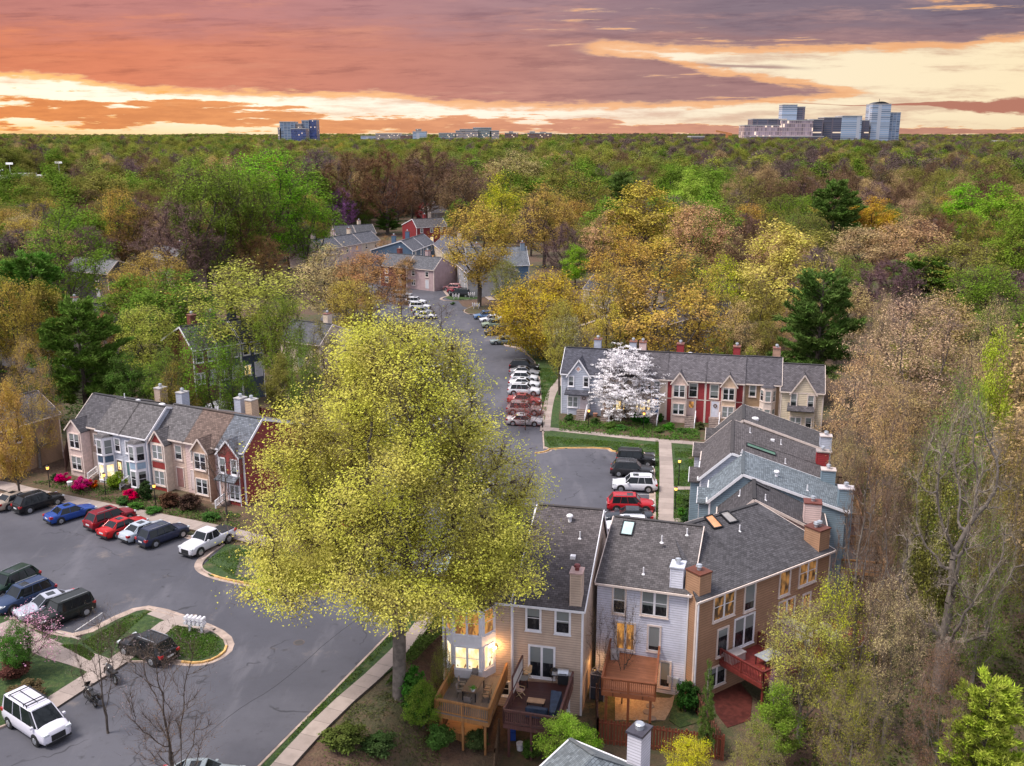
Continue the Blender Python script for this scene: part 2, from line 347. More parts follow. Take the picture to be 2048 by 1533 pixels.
# ---------------------------------------------------------------- houses
class House:
    def __init__(s, name, label, A, B, depth=11.2, zt=5.4, zb=0.0, rf=2.7, zr=8.0, zk=None, wall=(.6,.5,.45), roof=(.09,.085,.095),
                 trim=None, C=None, D=None, group=None, cat='house', pitch=.18, rakew=.22, gutter=True, corners=(1,1), oh=.28, rakes=(1,1)):
        A, B = Vector(A[:2]), Vector(B[:2]); s.A = A; s.w = (B-A).length; d = (B-A)/s.w; s.d = d
        s.n = Vector((-d.y, d.x)); s.ang = math.atan2(d.y, d.x); s.depth = depth
        s.zt, s.zb, s.zr, s.rf = zt, zb, zr, rf; s.zk = zt if zk is None else zk
        s.root = empty(name, (A.x, A.y, 0), s.ang, label=label, cat=cat, group=group)
        s.trim = trim or TRIMP; s.wm = siding(wall, pitch); s.rm = shingle(roof)
        loc = lambda q: ((Vector(q[:2])-A).dot(d), (Vector(q[:2])-A).dot(s.n))
        b = (s.w, 0.0); c = loc(C) if C else (s.w, depth); dd = loc(D) if D else (0.0, depth)
        tr = rf/depth
        RL = (0+(dd[0])*tr, dd[1]*tr); RR = (b[0]+(c[0]-b[0])*tr, c[1]*tr)
        s.RL, s.RR = RL, RR
        m = MB(); z0 = zb
        v = [(0,0,z0),(b[0],0,z0),(c[0],c[1],z0),(dd[0],dd[1],z0),(0,0,zt),(b[0],0,zt),(c[0],c[1],s.zk),(dd[0],dd[1],s.zk),(RL[0],RL[1],zr),(RR[0],RR[1],zr)]
        m.add(v, [(0,1,5,4),(1,2,6,9,5),(2,3,7,6),(3,0,4,8,7)])
        m.build('wall', s.wm, s.root)
        # roof: two slabs
        m = MB(); th = .14; dz = .03
        def slope(e0, e1, r1, r0, ze, out):
            # e0->e1 eave, r0,r1 ridge above e0,e1
            e0, e1, r0, r1 = Vector((*e0, ze)), Vector((*e1, ze)), Vector((*r0, zr)), Vector((*r1, zr))
            f0 = (e0-r0).normalized(); f1 = (e1-r1).normalized()
            e0 = e0+f0*out; e1 = e1+f1*out
            a = (e1-e0).normalized()*rakew*.5
            e0 -= a; r0 -= a; e1 += a; r1 += a
            up = Vector((0, 0, dz)); tp = Vector((0, 0, th))
            vs = [e0+up, e1+up, r1+up, r0+up, e0+up+tp, e1+up+tp, r1+up+tp, r0+up+tp]
            Lx = (e1-e0).length; Ly = (r0-e0).length
            uvt = [(0, 0), (Lx, 0), (Lx, Ly), (0, Ly)]
            z4 = [(0, 0)]*4
            m.add(vs, [(3,2,1,0),(4,5,6,7),(0,1,5,4),(1,2,6,5),(2,3,7,6),(3,0,4,7)], 0, [z4, uvt, z4, z4, z4, z4])
            return e0, e1, r0, r1
        fe = slope((0, 0), b, RR, RL, zt, oh); be = slope(c, dd, RL, RR, s.zk, oh)
        s.roof = m.build('roof', s.rm, s.root)
        mm = MB(); r0 = Vector((*RL, zr+th+.05)); r1 = Vector((*RR, zr+th+.05)); mm.bar(r0, r1, .3, .05)
        mm.build('ridge_cap', mat('ridge_cap', tuple(x*.5 for x in roof), .9), s.roof)
        # trim: rake boards, corner boards, fascia + gutter
        t = MB(); k = .12
        for (e, r) in ((fe[0], fe[2]), (fe[1], fe[3]), (be[0], be[2]), (be[1], be[3])):
            sgn = -1 if (e.x+r.x)/2 < s.w/2 else 1
            if not rakes[0 if sgn < 0 else 1]: continue
            o = Vector((sgn*.03, 0, dz+.03))
            t.bar(e+o, r+o, .06, rakew, up=(0, 0, 1))
        if gutter:
            t.bar(fe[0]+Vector((0, -.05, .06)), fe[1]+Vector((0, -.05, .06)), .1, .14)
            t.bar(be[0]+Vector((0, .05, .06)), be[1]+Vector((0, .05, .06)), .1, .14)
        if corners[0]: t.box((-.02, -.035, zb), (k, .1, zt-.02))
        if corners[1]: t.box((s.w-k, -.035, zb), (s.w+.02, .1, zt-.02))
        t.build('trim', s.trim, s.root)
    # plane coordinates from picture coordinates (the plane of the facade, moved out by off)
    def F(s, px, py, off=0.0):
        r = ray(px, py); n3 = Vector((s.n.x, s.n.y, 0)); p0 = Vector((s.A.x, s.A.y, 0)) - n3*off
        t = (p0-Vector((0, 0, CH))).dot(n3)/r.dot(n3); q = Vector((0, 0, CH))+r*t
        return (q.xy-s.A).dot(s.d), q.z
    def frame(s, off=0.0): return Matrix.Translation((0, -off, 0))
    def winat(s, x, z, w, h, lit=None, style='double', M=None, off=0.0, trim=None, depth=.07, tw=.11, parent=None):
        """x, z centre of the whole window in the frame M (x right, z up, -y outwards)"""
        M = M if M is not None else s.frame(off); par = parent or s.root
        m = MB(); m.M = M; x0, x1, z0, z1 = x-w/2, x+w/2, z-h/2, z+h/2; y = -depth
        m.box((x0, y, z0), (x0+tw, .02, z1)); m.box((x1-tw, y, z0), (x1, .02, z1))
        m.box((x0+tw, y, z1-tw), (x1-tw, .02, z1)); m.box((x0+tw, y, z0), (x1-tw, .02, z0+tw))
        m.box((x0-.04, y-.05, z0-.05), (x1+.04, .0, z0-.003))
        a0, a1, b0, b1 = x0+tw, x1-tw, z0+tw, z1-tw; s_ = .035
        cols = {'double': 1, 'single': 1, 'pair': 2, 'slider': 2, 'fixed': 1, 'triple': 3}[style]
        g = (a1-a0)/cols
        for i in range(1, cols): m.box((a0+g*i-s_*1.3, y+.01, b0), (a0+g*i+s_*1.3, .02, b1), 1)
        for i in range(cols):
            l, r_ = a0+g*i+(s_*1.3 if i else 0), a0+g*(i+1)-(s_*1.3 if i < cols-1 else 0)
            m.box((l, y+.025, b0), (l+s_, .02, b1), 1); m.box((r_-s_, y+.025, b0), (r_, .02, b1), 1)
            m.box((l+s_, y+.025, b0), (r_-s_, .02, b0+s_), 1); m.box((l+s_, y+.025, b1-s_), (r_-s_, .02, b1), 1)
            if style in ('double', 'pair', 'triple'): m.box((l+s_, y+.02, (b0+b1)/2-s_*.6), (r_-s_, .02, (b0+b1)/2+s_*.6), 1)
        w_ = m.build('window', [trim or s.trim, WHITE], par)
        p = MB(); p.M = M
        for i in range(cols):
            l, r_ = a0+g*i+.02, a0+g*(i+1)-.02
            p.add([(l, -.022, b0), (r_, -.022, b0), (r_, -.022, b1), (l, -.022, b1)], [(0, 1, 2, 3)], 0, [[(0, 0), (1, 0), (1, 1), (0, 1)]])
        p.build('pane', pane_mat(lit or 'dark'), w_)
        return w_
    def win(s, x0, y0, x1, y1, off=0.0, **kw):
        xc, yc = (x0+x1)/2, (y0+y1)/2
        cx, cz = s.F(xc, yc, off); w = s.F(x1, yc, off)[0]-s.F(x0, yc, off)[0]; h = s.F(xc, y0, off)[1]-s.F(xc, y1, off)[1]
        return s.winat(cx, cz, w, h, off=off, **kw)
    def doorat(s, x, z0, w=1.0, h=2.1, col=(.6,.6,.65), off=0.0, glass=None, M=None, wreath=False, trim=None):
        M = M if M is not None else s.frame(off)
        m = MB(); m.M = M; k = .1
        m.box((x-w/2-k, -.06, z0), (x-w/2, .02, z0+h+k)); m.box((x+w/2, -.06, z0), (x+w/2+k, .02, z0+h+k)); m.box((x-w/2, -.06, z0+h), (x+w/2, .02, z0+h+k))
        fr = m.build('door_frame', trim or s.trim, s.root)
        m = MB(); m.M = M; m.box((x-w/2, -.03, z0), (x+w/2, .01, z0+h))
        for (u0, u1, v0, v1) in ((.12, .46, .08, .42), (.54, .88, .08, .42)):
            m.box((x-w/2+w*u0, -.045, z0+h*v0), (x-w/2+w*u1, -.028, z0+h*v1))
        d = m.build('door', mat('door_paint', col, .5, noise_amt=.05), s.root)
        if glass:
            g = MB(); g.M = M; g.add([(x-w*.3, -.05, z0+h*.5), (x+w*.3, -.05, z0+h*.5), (x+w*.3, -.05, z0+h*.9), (x-w*.3, -.05, z0+h*.9)], [(0,1,2,3)], 0, [[(0,0),(1,0),(1,1),(0,1)]])
            g.build('door_glass', pane_mat(glass), d)
        if wreath:
            g = MB(); g.M = M
            for i in range(16):
                t0, t1 = 2*math.pi*i/16, 2*math.pi*(i+1)/16; c = (x, -.07, z0+h*.72)
                g.cyl((c[0]+.2*math.cos(t0), c[1], c[2]+.2*math.sin(t0)), (c[0]+.2*math.cos(t1), c[1], c[2]+.2*math.sin(t1)), .06, n=6)
            g.build('wreath', mat('wreath', (.12, .07, .05), .9), d)
        g = MB(); g.M = M; g.ball((x+w*.38, -.07, z0+h*.45), .04, 6, 4); g.build('door_knob', ZINC, d)
        return d
    def rz_at(s, x, y):
        if y < s.rf: return s.zt+(s.zr-s.zt)*y/s.rf+.17
        return s.zr-(s.zr-s.zk)*(y-s.rf)/(s.depth-s.rf)+.17
    def gablebay(s, x0, x1, proj=.8, zb=.3, zt=None, peak=1.3, wall=None, front=None, pitch=.12, roofback=2.2, roof=None, over=.18):
        """box bay with a small gable roof of its own"""
        zt = zt or s.zt-.1; wm = wall or s.trim; xc = (x0+x1)/2
        m = MB(); p = -proj
        m.add([(x0,0,zb),(x0,p,zb),(x1,p,zb),(x1,0,zb),(x0,0,zt),(x0,p,zt),(x1,p,zt),(x1,0,zt),(xc,p,zt+peak)],
              [(0,1,5,4),(2,3,7,6),(1,2,6,8,5),(0,3,2,1)])
        bay = m.build('gable_bay', wm, s.root)
        if front:
            g = MB(); e = .12
            for (a, b_) in front: g.box((x0+e, p-.015, a), (x1-e, p-.001, b_))
            g.add([(x0+e*2, p-.015, zt+.03), (x1-e*2, p-.015, zt+.03), (xc, p-.015, zt+peak-e*1.6)], [(0, 1, 2)])
            g.build('bay_panel', s.bp, bay)
        m = MB(); th = .09
        for sg in (-1, 1):
            xe = x0-over if sg < 0 else x1+over; ze = zt-over*peak/((x1-x0)/2)
            e0, e1 = Vector((xe, p-over, ze)), Vector((xe, .2, ze)); r0, r1 = Vector((xc, p-over, zt+peak)), Vector((xc, roofback, zt+peak))
            n = Vector((0, 0, th)); Lx = proj+roofback
            q = [e0, e1, r1, r0]
            vs = q+[v+n for v in q]
            if sg > 0: fs = [(0,3,2,1)[::-1], (4,5,6,7)]
            else: fs = [(0,1,2,3), (7,6,5,4)]
            uv = [(0,0),(Lx*.5,0),(Lx,1.6),(0,1.6)]
            m.add(vs, [(4,5,6,7) if sg > 0 else (7,6,5,4), (0,1,2,3), (0,4,7,3), (0,1,5,4)], 0, [uv if sg > 0 else uv[::-1], uv, uv, uv])
        m.build('bay_roof', roof or s.rm, bay)
        t = MB()
        for sg in (-1, 1):
            xe = x0-over if sg < 0 else x1+over; ze = zt-over*peak/((x1-x0)/2)
            t.bar((xe, p-over-.02, ze+.02), (xc, p-over-.02, zt+peak+.02), .05, .16)
        for xx in (x0, x1-.1): t.box((xx, p-.02, zb), (xx+.1, p-.002, zt))
        t.build('bay_trim', s.trim, bay)
        return bay
    def octbay(s, x0, x1, proj=.8, zb=.3, zt=None, wins=((1.2, 1.4, 'dark'), (3.9, 1.3, 'dark')), panels=(), wall=None, rooftop=.5, frontstyle='single', pm=None, overh=.12, frontw=.5):
        zt = zt or s.zt; w = x1-x0; fw = w*frontw; a, b_ = x0+(w-fw)/2, x1-(w-fw)/2
        pts = [(x0, 0), (a, -proj), (b_, -proj), (x1, 0)]
        m = MB(); m.slab(pts, zb, zt); bay = m.build('bay', wall or s.trim, s.root)
        m = MB(); o = overh
        q = [(x0-o, 0), (a-o*.5, -proj-o), (b_+o*.5, -proj-o), (x1+o, 0)]
        vs = [(x, y, zt) for x, y in q]+[(x0+w*.25, .05, zt+rooftop), (x1-w*.25, .05, zt+rooftop)]
        m.add(vs, [(0,1,4),(1,2,5,4),(2,3,5),(0,3,2,1)], 0, [[(0,0),(1,0),(1,1)],[(0,0),(1,0),(1,1),(0,1)],[(0,0),(1,0),(1,1)],[(0,0)]*4])
        m.build('bay_roof', s.rm, bay)
        for i in range(3):
            p, q_ = Vector((*pts[i], 0)), Vector((*pts[i+1], 0)); d = (q_-p); L = d.length; an = math.atan2(d.y, d.x)
            M = Matrix.Translation(p) @ Matrix.Rotation(an, 4, 'Z')
            for (zc, h, lit) in wins:
                ww = min(L-.2, 1.0 if i != 1 or frontstyle == 'single' else 9)
                s.winat(L/2, zc, ww, h, lit=lit, style='double' if (i != 1 or frontstyle == 'single') else 'pair', M=M, depth=.05, tw=.07, parent=bay)
            if panels:
                g = MB(); g.M = M
                for (a_, b2) in panels: g.box((.12, -.02, a_), (L-.12, -.002, b2))
                g.build('bay_panel', pm, bay)
        return bay
    def porchroof(s, x0, x1, z, proj=1.0, rise=.7):
        m = MB(); e0, e1 = Vector((x0, -proj, z)), Vector((x1, -proj, z)); r0, r1 = Vector((x0+.1, 0, z+rise)), Vector((x1-.1, 0, z+rise)); n = Vector((0, 0, .1))
        L = x1-x0
        m.add([e0, e1, r1, r0, e0+n, e1+n, r1+n, r0+n], [(4,5,6,7),(0,1,5,4),(3,2,1,0),(0,4,7,3),(1,2,6,5)], 0, [[(0,0),(L,0),(L,1.2),(0,1.2)]]+[[(0,0)]*4]*4)
        return m.build('porch_roof', s.rm, s.root)
    def chimney(s, x, y, z1, w=.95, d=1.25, col=None, cap=(.2,.08,.06), zlow=None, flue=1, fluecol=None, pitch=.18):
        zl = s.zb if zlow is None else zlow
        m = MB(); m.box((x-w/2, y-d/2, zl), (x+w/2, y+d/2, z1)); c = m.build('chimney', siding(col, pitch) if col else s.wm, s.root)
        m = MB(); m.box((x-w/2-.06, y-d/2-.06, z1+.002), (x+w/2+.06, y+d/2+.06, z1+.1))
        m.build('chimney_cap', mat('cap', cap, .6), c)
        m = MB()
        for i in range(flue):
            fx = x+(i-(flue-1)/2)*.4
            m.cyl((fx, y, z1+.1), (fx, y, z1+.42), .15, n=12); m.cyl((fx, y, z1+.36), (fx, y, z1+.46), .24, .2, n=12); m.cyl((fx, y, z1+.5), (fx, y, z1+.56), .2, .05, n=12)
        m.build('flue', fluecol or ZINC, c)
        t = MB(); k = .07
        for (sx, sy) in ((-1,-1),(1,-1),(1,1),(-1,1)):
            cx, cy = x+sx*(w/2-k/2+.012), y+sy*(d/2-k/2+.012); t.box((cx-k/2, cy-k/2, zl), (cx+k/2, cy+k/2, z1-.002))
        t.build('corner_board', s.trim if not col else mat('board', tuple(min(1, c_*1.12) for c_ in col), .6), c)
        return c
    def vent(s, x, y, kind='pipe'):
        z = s.rz_at(x, y); m = MB()
        if kind == 'pipe': m.cyl((x, y, z-.1), (x, y, z+.5), .05, n=8); m.cyl((x, y, z-.05), (x, y, z+.04), .16, .06, n=8)
        elif kind == 'dome': m.cyl((x, y, z-.1), (x, y, z+.35), .13, n=10); m.ball((x, y, z+.42), .26, 12, 6, sz=.6)
        elif kind == 'box': m.box((x-.18, y-.18, z-.1), (x+.18, y+.18, z+.16))
        elif kind == 'fan': m.cyl((x, y, z-.1), (x, y, z+.12), .36, .36, n=16); m.ball((x, y, z+.1), .36, 16, 6, sz=.35)
        return m.build('roof_vent', {'box': WHITE, 'pipe': WHITE, 'dome': WHITE, 'fan': WHITE}[kind], s.root)
    def skylight(s, x, y, w, l, col=(.45,.6,.6), frame=None):
        """lies on the slope"""
        front = y < s.rf; sl = (s.zr-s.zt)/s.rf if front else -(s.zr-s.zk)/(s.depth-s.rf)
        M = Matrix.Translation((x, y, s.rz_at(x, y))) @ Matrix.Rotation(math.atan(sl), 4, 'X')
        m = MB(); m.M = M; k = .09
        m.box((-w/2, -l/2, -.05), (w/2, -l/2+k, .13)); m.box((-w/2, l/2-k, -.05), (w/2, l/2, .13))
        m.box((-w/2, -l/2+k, -.05), (-w/2+k, l/2-k, .13)); m.box((w/2-k, -l/2+k, -.05), (w/2, l/2-k, .13))
        o = m.build('skylight', frame or DARKM, s.root)
        g = MB(); g.M = M; g.box((-w/2+k, -l/2+k, 0), (w/2-k, l/2-k, .09)); g.build('pane', mat('skylight_glass', col, .15, spec=.6, noise_amt=.15, nscale=1.5), o)
        return o
    def on_roof(s, px, py):
        a, b, c = Vector((0, 0, s.zt)), Vector((s.w, 0, s.zt)), Vector((*s.RR, s.zr)); n = (b-a).cross(c-a).normalized(); M = s.W().inverted()
        o = M @ Vector((0, 0, CH)); d = (M.to_3x3() @ ray(px, py)); t = (a-o).dot(n)/d.dot(n); return o+d*t, n
    def W(s): return Matrix.Translation((s.A.x, s.A.y, 0)) @ Matrix.Rotation(s.ang, 4, 'Z')
    def skylight_px(s, c, col):
        """c: four picture corners, near-left, near-right, far-right, far-left"""
        q = [s.on_roof(*p) for p in c]; n = q[0][1]; v = [p+n*.16 for p, _ in q]; m = MB()
        for i in range(4): m.bar(v[i]+n*.06, v[(i+1) % 4]+n*.06, .09, .2, up=tuple(n))
        o = m.build('skylight', DARKM, s.root); g = MB(); g.add([p+n*.09 for p in v], [(0,1,2,3)]); g.build('pane', mat('skylight_glass', col, .15, spec=.6, noise_amt=.15, nscale=1.5), o)
    def downspout(s, x):
        m = MB(); m.box((x-.05, -.12, s.zb), (x+.05, -.04, s.zt-.03)); m.bar((x, -.08, s.zt-.03), (x, -.3, s.zt+.05), .09)
        return m.build('downspout', WHITE, s.root)
    def steps(s, x, ztop, n=6, w=1.1, land=1.0, off=0.0, rail=True, side=1):
        m = MB(); run = .32; r = (ztop)/n
        y0 = -off-land
        m.box((x-w/2-.1, y0, -.1), (x+w/2+.1, -off-.01, ztop))
        for i in range(n): m.box((x-w/2, y0-run*(i+1), -.1), (x+w/2, y0-run*i-.002, ztop-r*(i+1)+.003))
        o = m.build('steps', mat('step_concrete', (.20, .155, .14), .85, noise_amt=.25, bump=.3), s.root)
        if rail:
            g = MB(); xx = x+side*(w/2+.02)
            a = Vector((xx, y0, ztop+.9)); b = Vector((xx, y0-run*n, .95)); g.bar(a, b, .07, .09)
            g.bar((xx, y0, ztop), a, .09); g.bar((xx, y0-run*n, 0), b+Vector((0, 0, .05)), .1)
            g.bar(a-Vector((0, 0, .6)), b-Vector((0, 0, .6)), .05)
            for i in range(1, 9):
                t = i/9; p = a.lerp(b, t); g.bar(p-Vector((0, 0, .6)), p, .03)
            g.build('stair_railing', WHITE, o)
        return o
    def auto(s, n=2, lit=.1, door=True, seed=0, z0=None, z1=None, step=False, style='double', dcol=(.5,.5,.55)):
        r = random.Random(seed); z0 = s.zb+1.9 if z0 is None else z0; z1 = s.zt-1.15 if z1 is None else z1
        for i in range(n):
            x = s.w*(i+.5)/n
            s.winat(x, z1, 1.15, 1.5, lit=('amber' if r.random() < lit else None), style=style)
            if door and i == n-1: s.doorat(x, z0-1.2, 1.0, 2.1, dcol)
            else: s.winat(x, z0, 1.25, 1.6, lit=('lit' if r.random() < lit else None), style='pair')

def railing(mb, pts, z, h=1.0, post=1.6, bal=.13, cap=.14, mi=0, zb=0):
    """posts, rails and balusters along a line of (x, y)"""
    for (p, q) in zip(pts[:-1], pts[1:]):
        p, q = Vector((*p, z)), Vector((*q, z)); L = (q-p).length; n = max(1, round(L/post)); U = Vector((0, 0, 1))
        mb.bar(p+U*(h-.02), q+U*(h-.02), cap, .05, mi); mb.bar(p+U*(h-.12), q+U*(h-.12), .05, .09, mi); mb.bar(p+U*.12, q+U*.12, .05, .09, mi)
        for i in range(n+1):
            c = p.lerp(q, i/n); mb.bar(c-U*zb, c+U*(h-.045), .1, .1, mi)
        k = max(2, int(L/bal))
        for i in range(1, k):
            c = p.lerp(q, i/k); mb.bar(c+U*.16, c+U*(h-.16), .035, .035, mi)
def deck(h, quad, z, wood, floor, ground, railw=None, rail_pts=None, name='deck', boards=None, joist=.28):
    """quad: world points FL FR BR BL (outer edge first). rails run BL-FL-FR-BR"""
    loc = lambda q: ((Vector(q[:2])-h.A).dot(h.d), (Vector(q[:2])-h.A).dot(h.n))
    q = [loc(p) for p in quad]
    m = MB(); m.slab(q, z-.06, z); dk = m.build(name, floor, h.root)
    f = MB()
    for (a, b) in ((0, 1), (1, 2), (3, 0)):
        f.bar((*q[a], z-.06-joist/2), (*q[b], z-.06-joist/2), .06, joist)
    f.build('rim_board', wood, dk)
    r = MB(); railing(r, rail_pts and [loc(p) for p in rail_pts] or [q[3], q[0], q[1], q[2]], z)
    r.build('deck_railing', railw or wood, dk)
    for (a, b, t) in ((0, 1, .06), (0, 1, .94), (0, 1, .5)):
        p = Vector(q[a]).lerp(Vector(q[b]), t); c = (Vector(q[2])+Vector(q[3]))/2; p = p.lerp(c, .05)
        g = MB(); g.bar((p.x, p.y, ground), (p.x, p.y, z-.34), .15, .15); g.build('deck_post', wood, dk)
    return dk
def planks(base, pw=.14, axis=0, dark=.5, gloss=.6):
    key = ('planks', base, pw, axis)
    if key in MC: return MC[key]
    m = bpy.data.materials.new('planks'); m.use_nodes = True; k = NT(m.node_tree); b = k.n['Principled BSDF']
    tc = k.new('ShaderNodeTexCoord'); sp = k.new('ShaderNodeSeparateXYZ', i_0=tc.outputs['Object'])
    c = k.m('DIVIDE', sp.outputs[axis], pw); fr = k.m('FRACT', c); idx = k.m('FLOOR', c)
    wn = k.new('ShaderNodeTexWhiteNoise'); wn.noise_dimensions = '1D'; k.put(wn.inputs['W'], idx)
    mp = k.new('ShaderNodeMapping', i_0=tc.outputs['Object'], i_Scale=((1, 9, 1), (9, 1, 1), (9, 9, 1))[1-axis if axis < 2 else 2])
    col = k.mix(wn.outputs[0], tuple(x*.82 for x in base), tuple(min(1, x*1.15) for x in base))
    col = k.mix(k.m('MULTIPLY', k.noise(mp.outputs[0], 1.5, 5, .65), .5), col, tuple(x*.55 for x in base))
    col = k.mix(k.m('MULTIPLY', k.sstep(k.noise(tc.outputs['Object'], .7, 4), .5, .72), .35), col, tuple(min(1, x*1.5) for x in base))
    col = k.mix(k.sstep(fr, .08, .0), col, tuple(x*dark*.5 for x in base))
    k.put(b.inputs['Base Color'], col); b.inputs['Roughness'].default_value = gloss; MC[key] = m; return m
# ---------------------------------------------------------------- trees
def foliage_mat(name, trans=.25, rough=.6, patch=.5, vary=.75):
    m = bpy.data.materials.new(name); m.use_nodes = True; k = NT(m.node_tree); k.n.clear()
    oi = k.new('ShaderNodeObjectInfo'); at = k.new('ShaderNodeAttribute', attribute_type='INSTANCER', attribute_name='tcol')
    base = k.mix(1.0, oi.outputs['Color'], at.outputs['Color'], 'ADD')
    g = k.new('ShaderNodeNewGeometry'); isl = g.outputs['Random Per Island']
    tc = k.new('ShaderNodeTexCoord'); off = k.new('ShaderNodeVectorMath', i_0=tc.outputs['Object'], i_1=k.new('ShaderNodeCombineXYZ', i_0=k.m('MULTIPLY', oi.outputs['Random'], 90.0)))
    nz = k.noise(off.outputs[0], patch, 3)
    hsv = k.new('ShaderNodeHueSaturation', i_Color=base)
    k.put(hsv.inputs['Hue'], k.m('ADD', .5, k.m('MULTIPLY_ADD', nz, .10, -.05)))
    k.put(hsv.inputs['Saturation'], k.m('MULTIPLY_ADD', nz, .35, .88))
    k.put(hsv.inputs['Value'], k.m('MULTIPLY', k.m('MULTIPLY_ADD', isl, vary, 1.0-vary*.5), k.m('MULTIPLY_ADD', nz, .5, .75)))
    d = k.new('ShaderNodeBsdfDiffuse', i_Color=hsv.outputs[0]); t = k.new('ShaderNodeBsdfTranslucent', i_Color=hsv.outputs[0])
    mx = k.new('ShaderNodeMixShader', i_0=trans, i_1=d.outputs[0], i_2=t.outputs[0])
    k.l.new(mx.outputs[0], k.new('ShaderNodeOutputMaterial').inputs[0]); return m
LEAF = foliage_mat('foliage'); NEEDLE = foliage_mat('needles', trans=.08, patch=.8)
BARK = mat('bark', (.075, .058, .048), .9, noise_amt=.35, nscale=2.5, bump=.6)
BARKG = mat('bark_grey', (.15, .125, .11), .9, noise_amt=.3, nscale=2.5, bump=.6)
FARL = foliage_mat('far_foliage', trans=.2, patch=.25, vary=.35)
HEROL = foliage_mat('oak_foliage', trans=.3, patch=.35, vary=.5)
TW = foliage_mat('twigs', trans=.0, patch=.3)

def grow(rs, H, env, trunk_h, natt=600, step=.55, infl=4.5, kill=1.1, lumps=.5, lean=0.0, up=.0):
    """space colonisation: returns node positions, parents"""
    att = []; o = Vector(rs.uniform(-99, 99, 3))
    while len(att) < natt:
        z = rs.uniform(trunk_h*.8, H); t = z/H; R = np.interp(t, [e[0] for e in env], [e[1] for e in env])
        a = rs.uniform(0, 2*math.pi); r = R*math.sqrt(rs.uniform(0.02, 1))
        p = Vector((r*math.cos(a), r*math.sin(a), z))
        n = noise.noise(p*(.28*9/max(4, max(e[1] for e in env)))+o)
        if n < -lumps*.35+rs.uniform(-.15, .05): continue
        if r > R*(.84+.5*n): continue
        att.append(p)
    att = np.array(att); N = [np.array([0., 0., 0.])]; par = [-1]; z = 0
    while z < trunk_h:
        z += step; N.append(np.array([math.sin(z*.35+lean*5)*.12+lean*z, math.cos(z*.3)*.1, z])); par.append(len(N)-2)
    alive = np.ones(len(att), bool); arr = np.array(N); near = np.full(len(att), -1); dist = np.full(len(att), 1e9)
    start = 0
    for it in range(140):
        new = arr[start:]
        if len(new):
            d = np.linalg.norm(att[:, None]-new[None], axis=2); j = d.argmin(1); dm = d[np.arange(len(att)), j]
            b = dm < dist; near[b] = j[b]+start; dist[b] = dm[b]
        alive &= dist > kill
        if not alive.any(): break
        lim = infl if it > 8 else 30
        use = alive & (dist < lim)
        if not use.any(): use = alive & (dist < dist[alive].min()+2)
        dirs = {}
        for i in np.nonzero(use)[0]:
            v = att[i]-arr[near[i]]; dirs.setdefault(near[i], []).append(v/np.linalg.norm(v))
        start = len(arr); add = []
        for n, ds in dirs.items():
            v = np.mean(ds, 0)+rs.normal(0, .12, 3)+np.array([0, 0, up]); v /= np.linalg.norm(v)+1e-6
            add.append(arr[n]+v*step); par.append(n)
        arr = np.vstack([arr, add])
        if len(arr) > 4200: break
    par = np.array(par[:len(arr)])
    return arr, par
def tube_mesh(name, arr, par, tip=.02, r0=.3, m=None, minr=0.0, power=2.3):
    n = len(arr); w = np.zeros(n); kids = np.zeros(n, int)
    for i in range(1, n): kids[par[i]] += 1
    w[kids == 0] = tip**power
    for i in range(n-1, 0, -1): w[par[i]] += w[i]
    rad = w**(1/power); rad *= min(1.0, r0/rad[0]) if rad[0] > r0 else 1
    rad = np.maximum(rad, tip*.8)
    if rad[0] < r0:
        rad = rad*(1+(r0/rad[0]-1)*(rad/rad[0]))
    rad[0] *= 1.45
    V = []; F = []; vo = 0
    for i in range(1, n):
        if rad[i] < minr: continue
        a, b = arr[par[i]], arr[i]; k = 3 if rad[i] < .05 else (5 if rad[i] < .16 else 9)
        d = b-a; L = np.linalg.norm(d)
        if L < 1e-5: continue
        d /= L; u = np.cross(d, [0, 0, 1.] if abs(d[2]) < .9 else [1., 0, 0]); u /= np.linalg.norm(u); q = np.cross(d, u)
        t = np.arange(k)*2*math.pi/k; c = np.cos(t)[:, None]*u+np.sin(t)[:, None]*q
        ra = rad[par[i]] if kids[par[i]] <= 1 or par[i] == 0 else min(rad[par[i]], rad[i]*1.25)
        V.append(a-d*L*.06+c*ra); V.append(b+c*rad[i])
        for j in range(k): F.append((vo+j, vo+(j+1) % k, vo+k+(j+1) % k, vo+k+j))
        vo += 2*k
    me = bpy.data.meshes.new(name); me.from_pydata(np.vstack(V).tolist(), [], F); me.materials.append(m or BARK)
    me.polygons.foreach_set('use_smooth', [True]*len(F)); me.update(); return me, rad, kids
def fast_mesh(name, V, nper, mt):
    """V: (n*nper, 3) separate polygons of nper corners"""
    V = np.asarray(V, dtype=np.float32).reshape(-1, 3); nv = len(V); nf = nv//nper
    me = bpy.data.meshes.new(name); me.vertices.add(nv); me.vertices.foreach_set('co', V.ravel())
    me.loops.add(nv); me.loops.foreach_set('vertex_index', np.arange(nv, dtype=np.int32))
    me.polygons.add(nf); me.polygons.foreach_set('loop_start', np.arange(0, nv, nper, dtype=np.int32))
    me.materials.append(mt); me.update(calc_edges=True); me.validate(); return me
